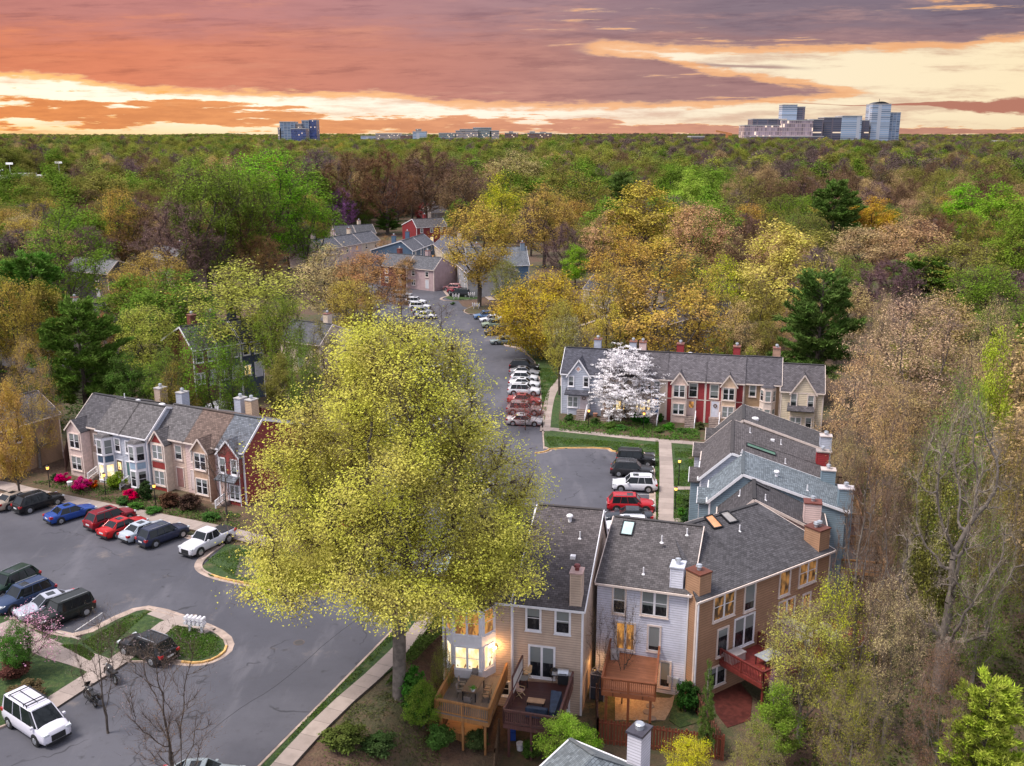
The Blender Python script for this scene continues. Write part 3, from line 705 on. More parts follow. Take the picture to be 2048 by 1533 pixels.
def leaf_quads(rs, C, size, up=.5, aspect=.6, out=None):
    n = len(C); nrm = rs.normal(0, 1, (n, 3)); nrm[:, 2] = np.abs(nrm[:, 2])+up
    if out is not None: nrm += out*.8
    nrm /= np.linalg.norm(nrm, axis=1)[:, None]
    a = rs.normal(0, 1, (n, 3)); a -= (a*nrm).sum(1)[:, None]*nrm; a /= np.linalg.norm(a, axis=1)[:, None]
    b = np.cross(nrm, a); s = size*rs.uniform(.6, 1.35, n)[:, None]
    return np.stack([C-a*s*.5, C+b*s*aspect*.5, C+a*s*.5+nrm*s*.12, C-b*s*aspect*.5], 1).reshape(-1, 3)
def twig_tris(rs, base, dirs, L, w):
    n = len(base); d = dirs+rs.normal(0, .55, (n, 3)); d /= np.linalg.norm(d, axis=1)[:, None]
    s = np.cross(d, rs.normal(0, 1, (n, 3))); s /= np.linalg.norm(s, axis=1)[:, None]
    l = L*rs.uniform(.5, 1.3, n)[:, None]
    return np.stack([base-s*w, base+s*w, base+d*l], 1).reshape(-1, 3), base+d*l
ENV = {
 'round': [(.18, .2), (.28, .75), (.45, 1.0), (.65, .95), (.85, .65), (1, .15)],
 'oak': [(.15, .1), (.25, .85), (.38, 1.05), (.55, .98), (.75, .78), (.9, .5), (1, .12)],
 'fan': [(.12, .1), (.3, .45), (.55, .85), (.75, 1.0), (.9, .8), (1, .3)],
 'oval': [(.15, .15), (.3, .7), (.5, 1), (.7, .9), (.9, .5), (1, .08)],
 'spread': [(.1, .3), (.25, .9), (.5, 1.1), (.75, .85), (1, .2)],
 'hero': [(.29, .1), (.33, .66), (.38, .94), (.44, 1.0), (.55, .98), (.66, .86), (.76, .70), (.86, .60), (.94, .46), (1, .2)]}
def make_proto(seed, kind, env='round', H=20., R=7., nleaf=14000, leaf=.36, natt=520, trunk=.2, spread=.5, r0=.32, twigs=0, bark=None, lumps=.5, step=.6, tip=.022, tw_w=.018, kill=1.15, flat=1.0, up=0., mt=None, infl=4.5, nclump=0, csz=.6, loosef=.3):
    rs = np.random.RandomState(seed); e = [(t, r*R) for t, r in ENV[env]]
    arr, par = grow(rs, H, e, H*trunk, natt, step, lumps=lumps, kill=kill, up=up, infl=infl)
    tm, rad, kids = tube_mesh('trunk', arr, par, tip, r0, bark)
    outer = np.nonzero((rad < tip*3.2) & (arr[:, 2] > H*trunk*.9))[0]
    if len(outer) < 20: outer = np.arange(len(arr)//2, len(arr))
    d = arr[outer]-arr[par[outer]]; d /= np.linalg.norm(d, axis=1)[:, None]+1e-6
    parts = []
    cen = np.array([0, 0, H*.5])
    if twigs:
        k = rs.randint(0, len(outer), twigs); tv, tips = twig_tris(rs, arr[outer][k], d[k]+np.array([0, 0, .35]), 1.1, tw_w)
        k2 = rs.randint(0, len(tips), twigs); tv2, tips2 = twig_tris(rs, tips[k2], d[k][k2]+np.array([0, 0, .3]), .8, tw_w*.7)
        parts.append(('t', np.vstack([tv, tv2]))); src = np.vstack([tips, tips2])
    else: src = arr[outer]
    crown = None
    if nleaf:
        k = rs.randint(0, len(src), nleaf)
        wgt = rs.uniform(0, 1, len(src)) < .75      # some branch ends stay thin, so the crown has gaps
        ok = np.nonzero(wgt)[0]; k = ok[rs.randint(0, len(ok), nleaf)]
        if nclump:
            # puffs of leaves round some of the branch ends, with gaps of sky and shade between them
            cc = outer[rs.choice(len(outer), min(nclump, len(outer)), replace=False)]; cen_ = arr[cc]; rad_ = csz*rs.uniform(.55, 1.35, len(cc)); wt = rad_**2.2; kk = rs.choice(len(cc), nleaf, p=wt/wt.sum())
            u = rs.normal(0, 1, (nleaf, 3)); u /= np.linalg.norm(u, axis=1)[:, None]; u *= (rs.uniform(.15, 1.25, nleaf)**.6)[:, None]; u[:, 2] *= .62
            Cc = cen_[kk]+u*rad_[kk][:, None]*1.25; loose = rs.uniform(0, 1, nleaf) < loosef
        off = rs.normal(0, spread, (nleaf, 3)); off[:, 2] *= flat*.75
        C = src[k]+off
        if nclump: C = np.where(loose[:, None], C, Cc)
        out = (C-cen); out /= np.linalg.norm(out, axis=1)[:, None]
        lv = leaf_quads(rs, C, leaf, out=out)
        crown = fast_mesh('crown', lv, 4, mt or LEAF)
    twm = fast_mesh('twigs', parts[0][1], 3, TW) if parts else None
    return dict(trunk=tm, crown=crown, twigs=twm, H=H, W=2*R)
def make_pine(seed, H=18., R=6.2, n=42000, narrow=False, layers=19, droop=-.1):
    """whorls of boughs that carry tufts of needles"""
    rs = np.random.RandomState(seed); arr = [np.zeros(3)]; par = [-1]; tips = []; dd = []
    last = 0; z = 0
    while z < H*.97:
        z += H/layers/2; arr.append(np.array([.05*math.sin(z), .05*math.cos(z), z])); par.append(last); last = len(arr)-1; t = z/H
        if t < .2: continue
        rr = R*((1-t)**(.9 if narrow else .42))*(1 if t > .33 or narrow else .85)*rs.uniform(.75, 1.15)
        for b in range(rs.randint(3, 6)):
            a = rs.uniform(0, 6.28); L = max(.5, rr*rs.uniform(.7, 1.1)); cur = last; p = arr[last].copy(); v = np.array([math.cos(a), math.sin(a), (.28 if not narrow else -.05)+.5*t])
            for s_ in range(int(L/.5)+1):
                v = v+np.array([0, 0, droop*.2])+rs.normal(0, .08, 3); q = p+v/np.linalg.norm(v)*.5; arr.append(q); par.append(cur); cur = len(arr)-1; p = q
                if s_*.5 > L*.25: tips.append(q); dd.append(v)
                if s_ > 1 and rs.rand() < .7:
                    sv = np.cross(v, [0, 0, 1])*rs.choice([-1, 1])*.8+v*.6; qq = q.copy(); c2 = cur
                    for _ in range(max(1, int((L-s_*.5)*.8))):
                        qq = qq+sv/np.linalg.norm(sv)*.45+np.array([0, 0, .03]); arr.append(qq); par.append(c2); c2 = len(arr)-1; tips.append(qq); dd.append(sv)
    arr = np.array(arr); par = np.array(par); tips = np.array(tips); dd = np.array(dd)
    tm, rad, kids = tube_mesh('trunk', arr, par, .02, .26, BARK)
    k = rs.randint(0, len(tips), n); base = tips[k]+rs.normal(0, .16, (n, 3)); v = dd[k]/np.linalg.norm(dd[k], axis=1)[:, None]+np.array([0, 0, .45])
    tv, _ = twig_tris(rs, base, v, .55 if not narrow else .4, .085 if not narrow else .07)
    return dict(trunk=tm, crown=fast_mesh('crown', tv, 3, NEEDLE), twigs=None, H=H, W=2*R)
PR = {}
def protos():
    PR['leafy'] = [make_proto(s, 'leafy', ev, 20, 6.5, 16000, .34, 460, .18, .5, bark=BARK, nclump=110, csz=1.25) for s, ev in ((1, 'round'), (2, 'oval'), (3, 'oak'))]
    PR['bud'] = [make_proto(s, 'bud', ev, 20, 7, 13000, .27, 480, .2, .5, twigs=2600, lumps=.7, nclump=130, csz=1.0) for s, ev in ((11, 'round'), (12, 'fan'), (13, 'spread'))]
    PR['fan'] = [make_proto(s, 'fan', 'fan', 20, 6.5, 15000, .26, 480, .12, .5, twigs=2600, lumps=.5, up=.25, nclump=120, csz=1.05) for s in (21, 22)]
    PR['bare'] = [make_proto(s, 'bare', ev, 20, 6.5, 2600, .2, 560, .2, .45, twigs=6500, tw_w=.03) for s, ev in ((31, 'round'), (32, 'fan'))]
    PR['pine'] = [make_pine(41), make_pine(42, R=7)]
    PR['fine'] = [make_proto(s, 'fine', ev, 17, 6.5, 17000, .16, 620, .16, .33, nclump=150, csz=.8, twigs=6500, tw_w=.011, lumps=.8, tip=.018, bark=BARKG) for s, ev in ((55, 'round'), (56, 'spread'), (57, 'fan'))]
    PR['dense'] = [make_proto(51, 'dense', 'spread', 14, 8, 34000, .24, 700, .1, .45, twigs=4000, lumps=.7, nclump=200, csz=1.1)]
    PR['dome'] = [make_proto(s, 'dome', ev, 20, 7.5, 9000, .55, 300, .2, .6, step=.9, lumps=.4, nclump=70, csz=1.9, mt=FARL) for s, ev in ((58, 'round'), (59, 'oak'))]
    PR['thin'] = [make_proto(s, 'thin', 'fan', 9, 3.4, 500, .1, 260, .1, .25, r0=.12, twigs=900, step=.4, kill=.8, tip=.011, tw_w=.009, up=.35, lumps=.6) for s in (52, 53)]
    PR['wisp'] = [make_proto(56, 'wisp', 'round', 9, 4.2, 4200, .12, 260, .16, .3, r0=.12, twigs=1500, step=.4, kill=.8, tip=.011, tw_w=.009, lumps=.6)]
    PR['giant'] = [make_proto(54, 'giant', 'oak', 24, 9, 1500, .16, 420, .2, .4, r0=.75, twigs=5000, step=.7, kill=1.4, tip=.045, tw_w=.018, bark=BARKG, lumps=.6)]
    PR['spruce'] = [make_pine(43, 18, 5.0, 16000, True, 22, -.25)]
protos()
COLS = dict(yg=(.40,.38,.05), gold=(.36,.27,.075), gold2=(.38,.26,.05), olive=(.19,.18,.05), green=(.13,.20,.035), bgreen=(.165,.29,.035), dgreen=(.07,.13,.03),
    tan=(.40,.29,.15), brown=(.15,.095,.06), mauve=(.15,.10,.105), pine=(.085,.145,.033), pine2=(.10,.165,.04), ygreen=(.34,.34,.08), rust=(.32,.19,.09), peach=(.50,.33,.20), pale=(.40,.38,.24),
    yellow=(.42,.35,.10), white=(.72,.68,.67), red=(.34,.05,.04), pink=(.55,.27,.38), grey=(.16,.13,.12), purple=(.3,.15,.33), dred=(.16,.02,.03), lime=(.28,.35,.06))
_ti = [0]
def tree(pos, h, w, kind, col, label, group=None, name=None, cat='tree', rot=None, var=None, pr=None):
    _ti[0] += 1; r = random.Random(_ti[0]*7+3)
    p = pr or PR[kind][(var if var is not None else r.randrange(9)) % len(PR[kind])]
    c = COLS[col] if isinstance(col, str) else col
    nm = name or {'leafy': 'leafy_tree', 'bud': 'budding_tree', 'fan': 'vase_shaped_tree', 'bare': 'bare_tree', 'pine': 'pine_tree', 'spruce': 'spruce_tree', 'dense': 'leafy_tree', 'thin': 'bare_tree', 'fine': 'budding_tree', 'dome': 'leafy_tree', 'wisp': 'small_tree', 'giant': 'bare_tree'}.get(kind, 'tree')
    root = empty(nm, tuple(pos), r.uniform(0, 6.28) if rot is None else rot, label=label, cat=cat, group=group)
    sz = h/p['H']; sx = w/p['W']; sx *= 1.3 if kind == 'pine' else 1; root.scale = (sx, sx, sz)
    j = [r.uniform(.9, 1.1) for _ in range(3)]; c = tuple(a*b*(1.22 if group is None else 1.14) for a, b in zip(c, j))
    t = bpy.data.objects.new('trunk', p['trunk']); COL.objects.link(t); t.parent = root
    if p['crown']:
        o = bpy.data.objects.new('crown', p['crown']); COL.objects.link(o); o.parent = root; o.color = (*c, 1)
    if p['twigs']:
        o = bpy.data.objects.new('twigs', p['twigs']); COL.objects.link(o); o.parent = root
        tcx = (.22, .165, .135) if kind in ('fine',) else (.11, .08, .065) if kind not in ('bare', 'giant') else tuple(x*.9 for x in c); o.color = (*tcx, 1)
    return root
def tree_px(cx, ytop, h, wpx, kind, col, label, **kw):
    """top of the crown seen at (cx, ytop), height h above the ground"""
    zg = 0.0
    for _ in range(5):
        p = P(cx, ytop, zg+h); zg = ground_z(p.x, p.y)
    dist = p.y*math.cos(PITCH)-(zg+h*.6-CH)*math.sin(PITCH)
    return tree((p.x, p.y, zg-.15), h, max(1.0, wpx*dist/FPX), kind, col, label, **kw)
# ---------------------------------------------------------------- the ground, roads, lawns
def ground_mat():
    m = bpy.data.materials.new('woodland_floor'); m.use_nodes = True; k = NT(m.node_tree); b = k.n['Principled BSDF']
    g = k.new('ShaderNodeNewGeometry').outputs['Position']
    a = k.noise(g, .09, 6, .6); c = k.noise(g, 1.3, 5, .65); d = k.noise(g, 6.0, 3)
    col = k.mix(k.sstep(a, .42, .6), (.105, .06, .04), (.065, .07, .028))
    col = k.mix(k.sstep(c, .45, .7), col, (.13, .085, .05))
    col = k.mix(k.m('MULTIPLY', k.sstep(d, .5, .7), .5), col, (.03, .026, .018))
    k.put(b.inputs['Base Color'], col); b.inputs['Roughness'].default_value = .95
    bn = k.new('ShaderNodeBump', i_Strength=.8, i_Distance=.15, i_Height=k.m('ADD', c, d)); k.l.new(bn.outputs[0], b.inputs['Normal']); return m
def build_ground():
    ys = [20+i*1.0 for i in range(0, 110)]; y = ys[-1]
    while y < 16000: y *= 1.04; ys.append(y)
    n = 150; V = []; F = []
    for y in ys:
        hw = 45+y*.85
        for i in range(n+1):
            t = (i/n*2-1); x = hw*(.45*t+.55*t**3); V.append((x, y, ground_z(x, y)))
    for j in range(len(ys)-1):
        for i in range(n): a = j*(n+1)+i; F.append((a, a+1, a+n+2, a+n+1))
    me = bpy.data.meshes.new('ground'); me.from_pydata(V, [], F); me.materials.append(ground_mat())
    me.polygons.foreach_set('use_smooth', [True]*len(F)); me.update()
    o = bpy.data.objects.new('ground', me); COL.objects.link(o); tag(o, kind='structure')
build_ground()
def asphalt_mat():
    m = bpy.data.materials.new('asphalt'); m.use_nodes = True; k = NT(m.node_tree); b = k.n['Principled BSDF']
    g = k.new('ShaderNodeNewGeometry').outputs['Position']
    big = k.noise(g, .07, 5, .6)
    mp = k.new('ShaderNodeMapping', i_0=g, i_Rotation=(0, 0, .9), i_Scale=(1, .22, 1)); drift = k.noise(mp.outputs[0], .35, 6, .6)
    fine = k.noise(g, 9.0, 5, .7); med = k.noise(g, 1.1, 5, .6)
    col = k.mix(k.sstep(big, .38, .62), (.048, .048, .063), (.080, .079, .098))
    col = k.mix(k.m('MULTIPLY', k.sstep(drift, .52, .66), .5), col, (.125, .12, .14))
    col = k.mix(k.m('MULTIPLY', k.sstep(med, .56, .7), .4), col, (.045, .044, .052))
    col = k.mix(k.m('MULTIPLY', fine, .35), col, (.12, .115, .125))
    # cracks
    wp = k.new('ShaderNodeVectorMath', i_0=g, i_1=k.new('ShaderNodeVectorMath', operation='SCALE', i_0=k.new('ShaderNodeTexNoise', i_Vector=g, i_Scale=.5).outputs[1], i_Scale=3.0))
    vo = k.new('ShaderNodeTexVoronoi', feature='DISTANCE_TO_EDGE', i_Vector=wp.outputs[0], i_Scale=.10)
    crack = k.m('MULTIPLY', k.sstep(vo.outputs[0], .010, .0), k.sstep(k.noise(g, .25, 3), .46, .56))
    col = k.mix(k.m('MULTIPLY', crack, .75), col, (.02, .02, .024))
    # oil spots and dust
    spots = k.sstep(k.noise(g, .8, 3), .66, .74); col = k.mix(k.m('MULTIPLY', spots, .6), col, (.022, .021, .023))
    dust = k.m('MULTIPLY', k.sstep(k.noise(g, .18, 6, .7), .60, .74), .45); col = k.mix(dust, col, (.24, .19, .16))
    k.put(b.inputs['Base Color'], col); k.put(b.inputs['Roughness'], k.m('MULTIPLY_ADD', med, .3, .5)); b.inputs['Specular IOR Level'].default_value = .35
    bn = k.new('ShaderNodeBump', i_Strength=.25, i_Distance=.02, i_Height=fine); k.l.new(bn.outputs[0], b.inputs['Normal']); return m
ASPH = asphalt_mat()
def grass_mat():
    m = bpy.data.materials.new('lawn'); m.use_nodes = True; k = NT(m.node_tree); b = k.n['Principled BSDF']
    g = k.new('ShaderNodeNewGeometry').outputs['Position']
    a = k.noise(g, .5, 5, .65); c = k.noise(g, 3.0, 5, .7); d = k.noise(g, 12.0, 4, .7)
    col = k.mix(k.sstep(c, .35, .65), (.028, .065, .012), (.085, .135, .028))
    col = k.mix(k.m('MULTIPLY', k.sstep(d, .42, .6), .75), col, (.012, .04, .007))
    col = k.mix(k.m('MULTIPLY', k.sstep(a, .55, .72), .75), col, (.17, .12, .065))
    k.put(b.inputs['Base Color'], col); b.inputs['Roughness'].default_value = .9
    bn = k.new('ShaderNodeBump', i_Strength=1.0, i_Distance=.12, i_Height=k.m('ADD', c, d)); k.l.new(bn.outputs[0], b.inputs['Normal']); return m
LAWN = grass_mat()
def soil_mat(name, c0, c1, s=1.5):
    m = bpy.data.materials.new(name); m.use_nodes = True; k = NT(m.node_tree); b = k.n['Principled BSDF']
    g = k.new('ShaderNodeNewGeometry').outputs['Position']; n = k.noise(g, s, 6, .7); f = k.noise(g, 14.0, 3, .7)
    col = k.mix(k.sstep(n, .35, .65), c0, c1); col = k.mix(k.m('MULTIPLY', k.sstep(f, .5, .7), .5), col, tuple(x*.4 for x in c0))
    k.put(b.inputs['Base Color'], col); b.inputs['Roughness'].default_value = .95
    bn = k.new('ShaderNodeBump', i_Strength=1.0, i_Distance=.08, i_Height=f); k.l.new(bn.outputs[0], b.inputs['Normal']); return m
SOIL = soil_mat('bare_soil', (.13, .075, .045), (.07, .06, .025)); MULCH = soil_mat('mulch', (.11, .055, .035), (.05, .07, .02), 1.6)
def walk_mat():
    m = bpy.data.materials.new('sidewalk_concrete'); m.use_nodes = True; k = NT(m.node_tree); b = k.n['Principled BSDF']
    g = k.new('ShaderNodeNewGeometry').outputs['Position']; uv = k.new('ShaderNodeTexCoord').outputs['UV']; sp = k.new('ShaderNodeSeparateXYZ', i_0=uv)
    fr = k.m('FRACT', k.m('DIVIDE', sp.outputs[0], 1.5)); wn = k.new('ShaderNodeTexWhiteNoise'); wn.noise_dimensions = '1D'; k.put(wn.inputs['W'], k.m('FLOOR', k.m('DIVIDE', sp.outputs[0], 1.5)))
    col = k.mix(wn.outputs[0], (.25, .20, .18), (.36, .29, .26)); col = k.mix(k.m('MULTIPLY', k.sstep(k.noise(g, 1.0, 6, .7), .45, .7), .5), col, (.2, .16, .14))
    col = k.mix(k.m('MULTIPLY', k.sstep(k.noise(g, 8.0, 4, .7), .5, .7), .3), col, (.44, .37, .33))
    col = k.mix(k.sstep(fr, .035, .0), col, (.09, .075, .065))
    k.put(b.inputs['Base Color'], col); b.inputs['Roughness'].default_value = .85; return m
WALK = walk_mat()
def XY(pts, z=0.0): return [tuple(P(x, y, z).xy) for x, y in pts]
def slab(name, pts, top, mt, bottom=-.5, world=False):
    q = pts if world else XY(pts, top); m = MB(); m.slab(q, bottom, top); o = m.build(name, mt)
    bm = bmesh.new(); bm.from_mesh(o.data); bmesh.ops.triangulate(bm, faces=[f for f in bm.faces if len(f.verts) > 4]); bm.to_mesh(o.data); bm.free()
    return tag(o, kind='structure')
def smooth_line(q, it=2):
    q = [Vector(p) for p in q]
    for _ in range(it):
        r = [q[0]]
        for a, b in zip(q[:-1], q[1:]): r += [a.lerp(b, .25), a.lerp(b, .75)]
        q = r+[q[-1]]
    return q
def strip(name, pts, w, top, mt, bottom=-.4, sm=0, off=0.0, px=True, kind='structure', mats=None, pick=None, follow=False):
    """a ribbon of width w along a line (pavements, kerbs, gutters)"""
    q = [Vector(p) for p in (XY(pts, top) if px else pts)]
    if sm: q = smooth_line(q, sm)
    L = []; R = []
    for i, p in enumerate(q):
        d = (q[min(i+1, len(q)-1)]-q[max(i-1, 0)]).normalized(); n = Vector((-d.y, d.x)); L.append(p+n*(off+w/2)); R.append(p+n*(off-w/2))
    m = MB(); u = 0.0
    for i in range(len(q)-1):
        u2 = u+(q[i+1]-q[i]).length; a, b, c, e = L[i], R[i], R[i+1], L[i+1]
        T = (lambda p: ground_z(p.x, p.y)+.05+top) if follow else (lambda p: top)
        vs = [(a.x,a.y,bottom),(b.x,b.y,bottom),(c.x,c.y,bottom),(e.x,e.y,bottom),(a.x,a.y,T(a)),(b.x,b.y,T(b)),(c.x,c.y,T(c)),(e.x,e.y,T(e))]
        uv = [(u, 0), (u, w), (u2, w), (u2, 0)]; mi = pick(i/(len(q)-1)) if pick else 0
        m.add(vs, [(4,5,6,7)], mi, [uv]); m.add(vs, [(0,1,5,4)][:1 if i == 0 else 0]+[(1,2,6,5), (3,0,4,7)]+([(2,3,7,6)] if i == len(q)-2 else []), mi)
        u = u2
    return tag(m.build(name, mats or mt), kind=kind)
YK = mat('kerb_paint', (.55, .33, .12), .8, noise_amt=.3, nscale=1.5); KC = mat('kerb_concrete', (.34, .26, .22), .85, noise_amt=.3, nscale=1.0, bump=.4)
def kerb(pts, sm=1, yellow=None, gutter=True, side=1, px=True):
    strip('kerb', pts, .16, .13, KC, -.2, sm, mats=[KC, YK], pick=(lambda t: 1 if yellow and yellow[0] <= t <= yellow[1] else 0), px=px)
    if gutter: strip('gutter_pan', pts, .5, .008, KC, -.2, sm, off=side*.33, px=px)
# asphalt: the court, the street and the lot on the right
slab('road', XY([(-560,940),(0,988),(240,1040),(450,1090),(400,1135),(466,1160),(640,1195),(700,1130),(760,1020),(770,900),(770,770),(730,690),(640,640),(660,590),(760,552),(848,553),(905,588),(925,612),(960,625),(1040,640),(1000,662),(1000,690),(1045,697),(1080,730),(1088,870),(1088,897),(1220,896),(1309,905),(1311,1070),(1200,1150),(1030,1160),(905,1140),(866,1172),(700,1345),(512,1533)], 0)+[(-19.5, 38),(-60, 36),(-62, 70)], 0.0, ASPH, -.6, world=True)
strip('road_seam', [(1120,1010),(900,1120),(690,1250),(560,1370),(470,1420),(330,1540)], .035, .005, mat('tar', (.02,.02,.024), .6), -.05, 2, kind='structure')
# green areas that rise above the asphalt
G = .11
slab('lawn_strip', [(-420,952),(0,975),(240,1026),(462,1078),(560,1098),(700,1000),(560,1010),(480,1020),(140,952),(-400,900)], G, SOIL)
slab('lawn', [(-500,1330),(10,1230),(90,1262),(157,1276),(262,1224),(300,1217),(400,1252),(445,1275),(452,1300),(430,1316),(395,1324),(352,1318),(250,1320),(150,1385),(90,1420),(-300,1560),(-500,1500)], G, LAWN)
slab('lawn', [(452,1088),(402,1134),(420,1150),(466,1158),(600,1182),(690,1120),(560,1098)], G, LAWN)
slab('lawn', [(1088,868),(1088,890),(1102,896),(1220,894),(1233,903),(1309,903),(1312,1068),(1338,1100),(1420,1040),(1600,960),(1640,900),(1640,850),(1100,815)], G, LAWN)
slab('lawn', [(1088,862),(1076,735),(1045,692),(1130,690),(1128,860)], G+.004, LAWN)
slab('mulch_bed', [(1045,690),(1000,688),(1010,660),(1060,640),(1190,620),(1200,700),(1150,712)], G+.008, MULCH)
slab('planting_bed', [(1118,860),(1118,822),(1650,870),(1650,905),(1400,888)], G+.012, MULCH)
slab('lawn', XY([(895,1172),(812,1345),(690,1450),(585,1560),(520,1640),(700,1640),(800,1480),(880,1350),(935,1250),(960,1180)], 0)[:0] or XY([(905,1150),(868,1180),(700,1350),(512,1545),(540,1560),(672,1425),(790,1335),(880,1235),(950,1170)],0), G-.02, LAWN, world=True)
slab('lawn', [(843,545),(850,556),(912,590),(930,600),(960,595),(900,540),(860,530)], G, LAWN)
slab('island_lawn', [(890,594),(922,580),(950,585),(958,597),(905,600)], G+.01, LAWN)
slab('mulch_bed', [(925,620),(950,611),(1000,612),(1010,626),(940,628)], G+.01, MULCH)
slab('lawn', [(560,640),(640,646),(728,694),(766,770),(764,930),(700,1000),(480,880),(480,700)], G, SOIL)
# pavements
strip('sidewalk', [(-300,925),(0,968),(60,984),(240,1020),(460,1064),(540,1085)], 1.9, G+.03, WALK, sm=1)
strip('sidewalk', [(905,1150),(850,1245),(770,1330),(660,1425),(560,1533),(470,1640)], 1.25, G+.02, WALK, sm=1)
strip('sidewalk', [(0,1247),(90,1297),(180,1322),(214,1339)], 1.9, G+.02, WALK, sm=1)
strip('sidewalk', [(95,1410),(170,1362),(240,1318),(300,1275),(345,1240),(390,1238)], 1.5, G+.03, WALK, sm=1)
strip('sidewalk', [(305,1222),(350,1238),(420,1262)], 1.1, G+.012, WALK, sm=1)
strip('sidewalk', [(1135,745),(1104,780),(1094,820),(1090,862)], 1.3, G+.02, WALK, sm=2)
strip('sidewalk', [(1084,856),(1180,866),(1300,879),(1400,887),(1470,893)], 1.3, G+.025, WALK, sm=1)
strip('sidewalk', [(1330,882),(1334,960),(1330,1062)], 1.5, G+.03, WALK, sm=1)
strip('sidewalk', [(1340,976),(1420,976)], .9, G+.026, WALK)
strip('sidewalk', [(1340,1040),(1370,1040)], .9, G+.026, WALK)
strip('sidewalk', [(860,540),(900,552),(950,575),(985,600)], 1.6, G+.02, WALK, sm=1)
slab('sidewalk', [(480,1112),(600,1130),(560,1172),(470,1150)], G+.02, WALK)
kerb([(-420,958),(0,986),(240,1038),(448,1088)], 0, side=-1)
kerb([(448,1088),(412,1112),(398,1134),(425,1150),(466,1160),(600,1185),(700,1120)], 2, yellow=(.45, .8), side=-1)
kerb([(20,1236),(90,1264),(157,1277),(262,1223),(300,1216),(400,1250),(446,1272),(455,1296),(430,1316),(395,1325),(352,1320)], 1, yellow=(.66, .95), side=1)
kerb([(352,1320),(250,1322),(150,1388),(60,1430),(-200,1530)], 0, gutter=False)
kerb([(905,1146),(866,1176),(700,1347),(512,1537)], 1, side=1)
kerb([(1070,905),(1092,902),(1102,895),(1215,894),(1228,903),(1308,905),(1311,1068)], 1, yellow=(0, .62), side=-1)
kerb([(1088,897),(1086,868),(1078,732),(1045,697),(1002,690),(1000,664)], 1, side=-1)
kerb([(848,553),(905,590),(880,597),(895,602),(960,598)], 1, side=-1)
kerb([(1010,627),(940,629),(924,621),(948,611)], 1, side=-1)
strip('parking_block', [(160,1278),(112,1262)], .2, .14, CONC, kind='structure')
# lot lines
LP = mat('line_paint', (.5, .48, .48), .8, noise_amt=.35, nscale=4)
for (a, b) in (((228,1060),(262,1038)),((120,1030),(150,1015)),((390,1095),(425,1080)),((60,1222),(100,1200)),((150,1262),(205,1225)),((1262,916),(1306,917)),((1262,948),(1306,949)),((1262,988),(1306,989)),((1262,1016),(1306,1017))):
    strip('parking_line', [a, b], .09, .006, LP, -.02)
for (x, y) in ((598,1285), (1012,700)):
    p = P(x, y); m = MB(); m.cyl((p.x, p.y, -.1), (p.x, p.y, .009), .42, n=20); m.cyl((p.x, p.y, .0), (p.x, p.y, .014), .33, n=20, mi=1)
    m.build('manhole_cover', [mat('iron', (.09,.07,.065), .7), mat('iron_dark', (.05,.045,.045), .6)]); tag(bpy.data.objects[COL.objects[-1].name], 'round iron manhole cover set in the asphalt '+('of the near street' if y > 900 else 'of the far street'), 'manhole cover')
# yards behind the front row
YZ = -2.62
GRAV = soil_mat('gravel', (.42, .32, .22), (.3, .22, .14), 5.0); RPAT = mat('red_patio', (.085, .022, .018), .5, noise_amt=.3)
slab('gravel', [(1230,1390),(1340,1396),(1362,1380),(1330,1440),(1230,1440)], YZ+.06, GRAV, -4)
slab('yard_lawn', [(1350,1388),(1388,1392),(1410,1440),(1360,1455),(1338,1440)], YZ+.08, LAWN, -4)
slab('patio', [(1420,1365),(1475,1360),(1505,1395),(1500,1440),(1455,1455),(1432,1425)], YZ+.06, RPAT, -4)
slab('bare_soil', [(1020,1440),(1120,1450),(1100,1533),(1000,1540)], YZ+.05, SOIL, -4)
# ---------------------------------------------------------------- the rows of houses
BEIGE = (.50, .37, .29); WHT = (.60, .60, .70); BRN = (.34, .19, .115); RFD = (.098, .084, .088); RFG = (.125, .115, .128)
BUFF = (.62, .50, .40); RED = (.27, .02, .025); PINKC = (.60, .44, .42); TANC = (.30, .19, .11); CREAM = (.62, .52, .40); LBL = (.40, .42, .50)
BLUEG = (.17, .23, .28); NAVY = (.035, .05, .085)
ROW_D = 'townhouses of the near row with rear decks'
u_ = Vector((.984, -.175)); D2A = Vector((.1, 60.0)); D2B = P(1167, 1220, 5.4).xy
# D1 ---- bay house
h = D1 = House('townhouse', 'beige townhouse with a glowing two-storey white bay above the cedar deck', D2A-u_*5.0, D2A-u_*.02, depth=12, zt=5.4, zb=-2.6, rf=8.8, zr=8.7, wall=BEIGE, roof=(.05,.05,.055), trim=WHITE, group=ROW_D)
h.octbay(.25, 3.75, 1.15, -.02, 5.36, wins=((4.2, 1.9, 'amber'), (1.55, 1.75, 'cream')), wall=WHITE, frontstyle='pair', frontw=.58, rooftop=.7, overh=.3)
wl = MB(); wx, wz = h.F(992, 1292); wl.box((wx-.08, -.12, wz-.15), (wx+.08, -.01, wz+.2)); sc = wl.build('wall_lamp', DARKM, h.root)
wb = MB(); wb.ball((wx, -.22, wz), .11, 10, 6); wb.build('lamp_globe', mat('globe_warm', (1, .7, .3), emit=(1.0, .55, .15), es=7.0), sc)
def lamp_light(loc, e, col=(1.0, .55, .2), parent=None, r=.12, name='lamp_light'):
    l = bpy.data.objects.new(name, bpy.data.lights.new(name, 'POINT')); l.data.energy = e; l.data.color = col; l.data.shadow_soft_size = r
    COL.objects.link(l); l.parent = parent; l.location = loc; return l
lamp_light((wx, -.45, wz+.05), 70, parent=sc)
h.downspout(h.w-.1)
h.winat(4.35, -1.2, .9, 1.2)
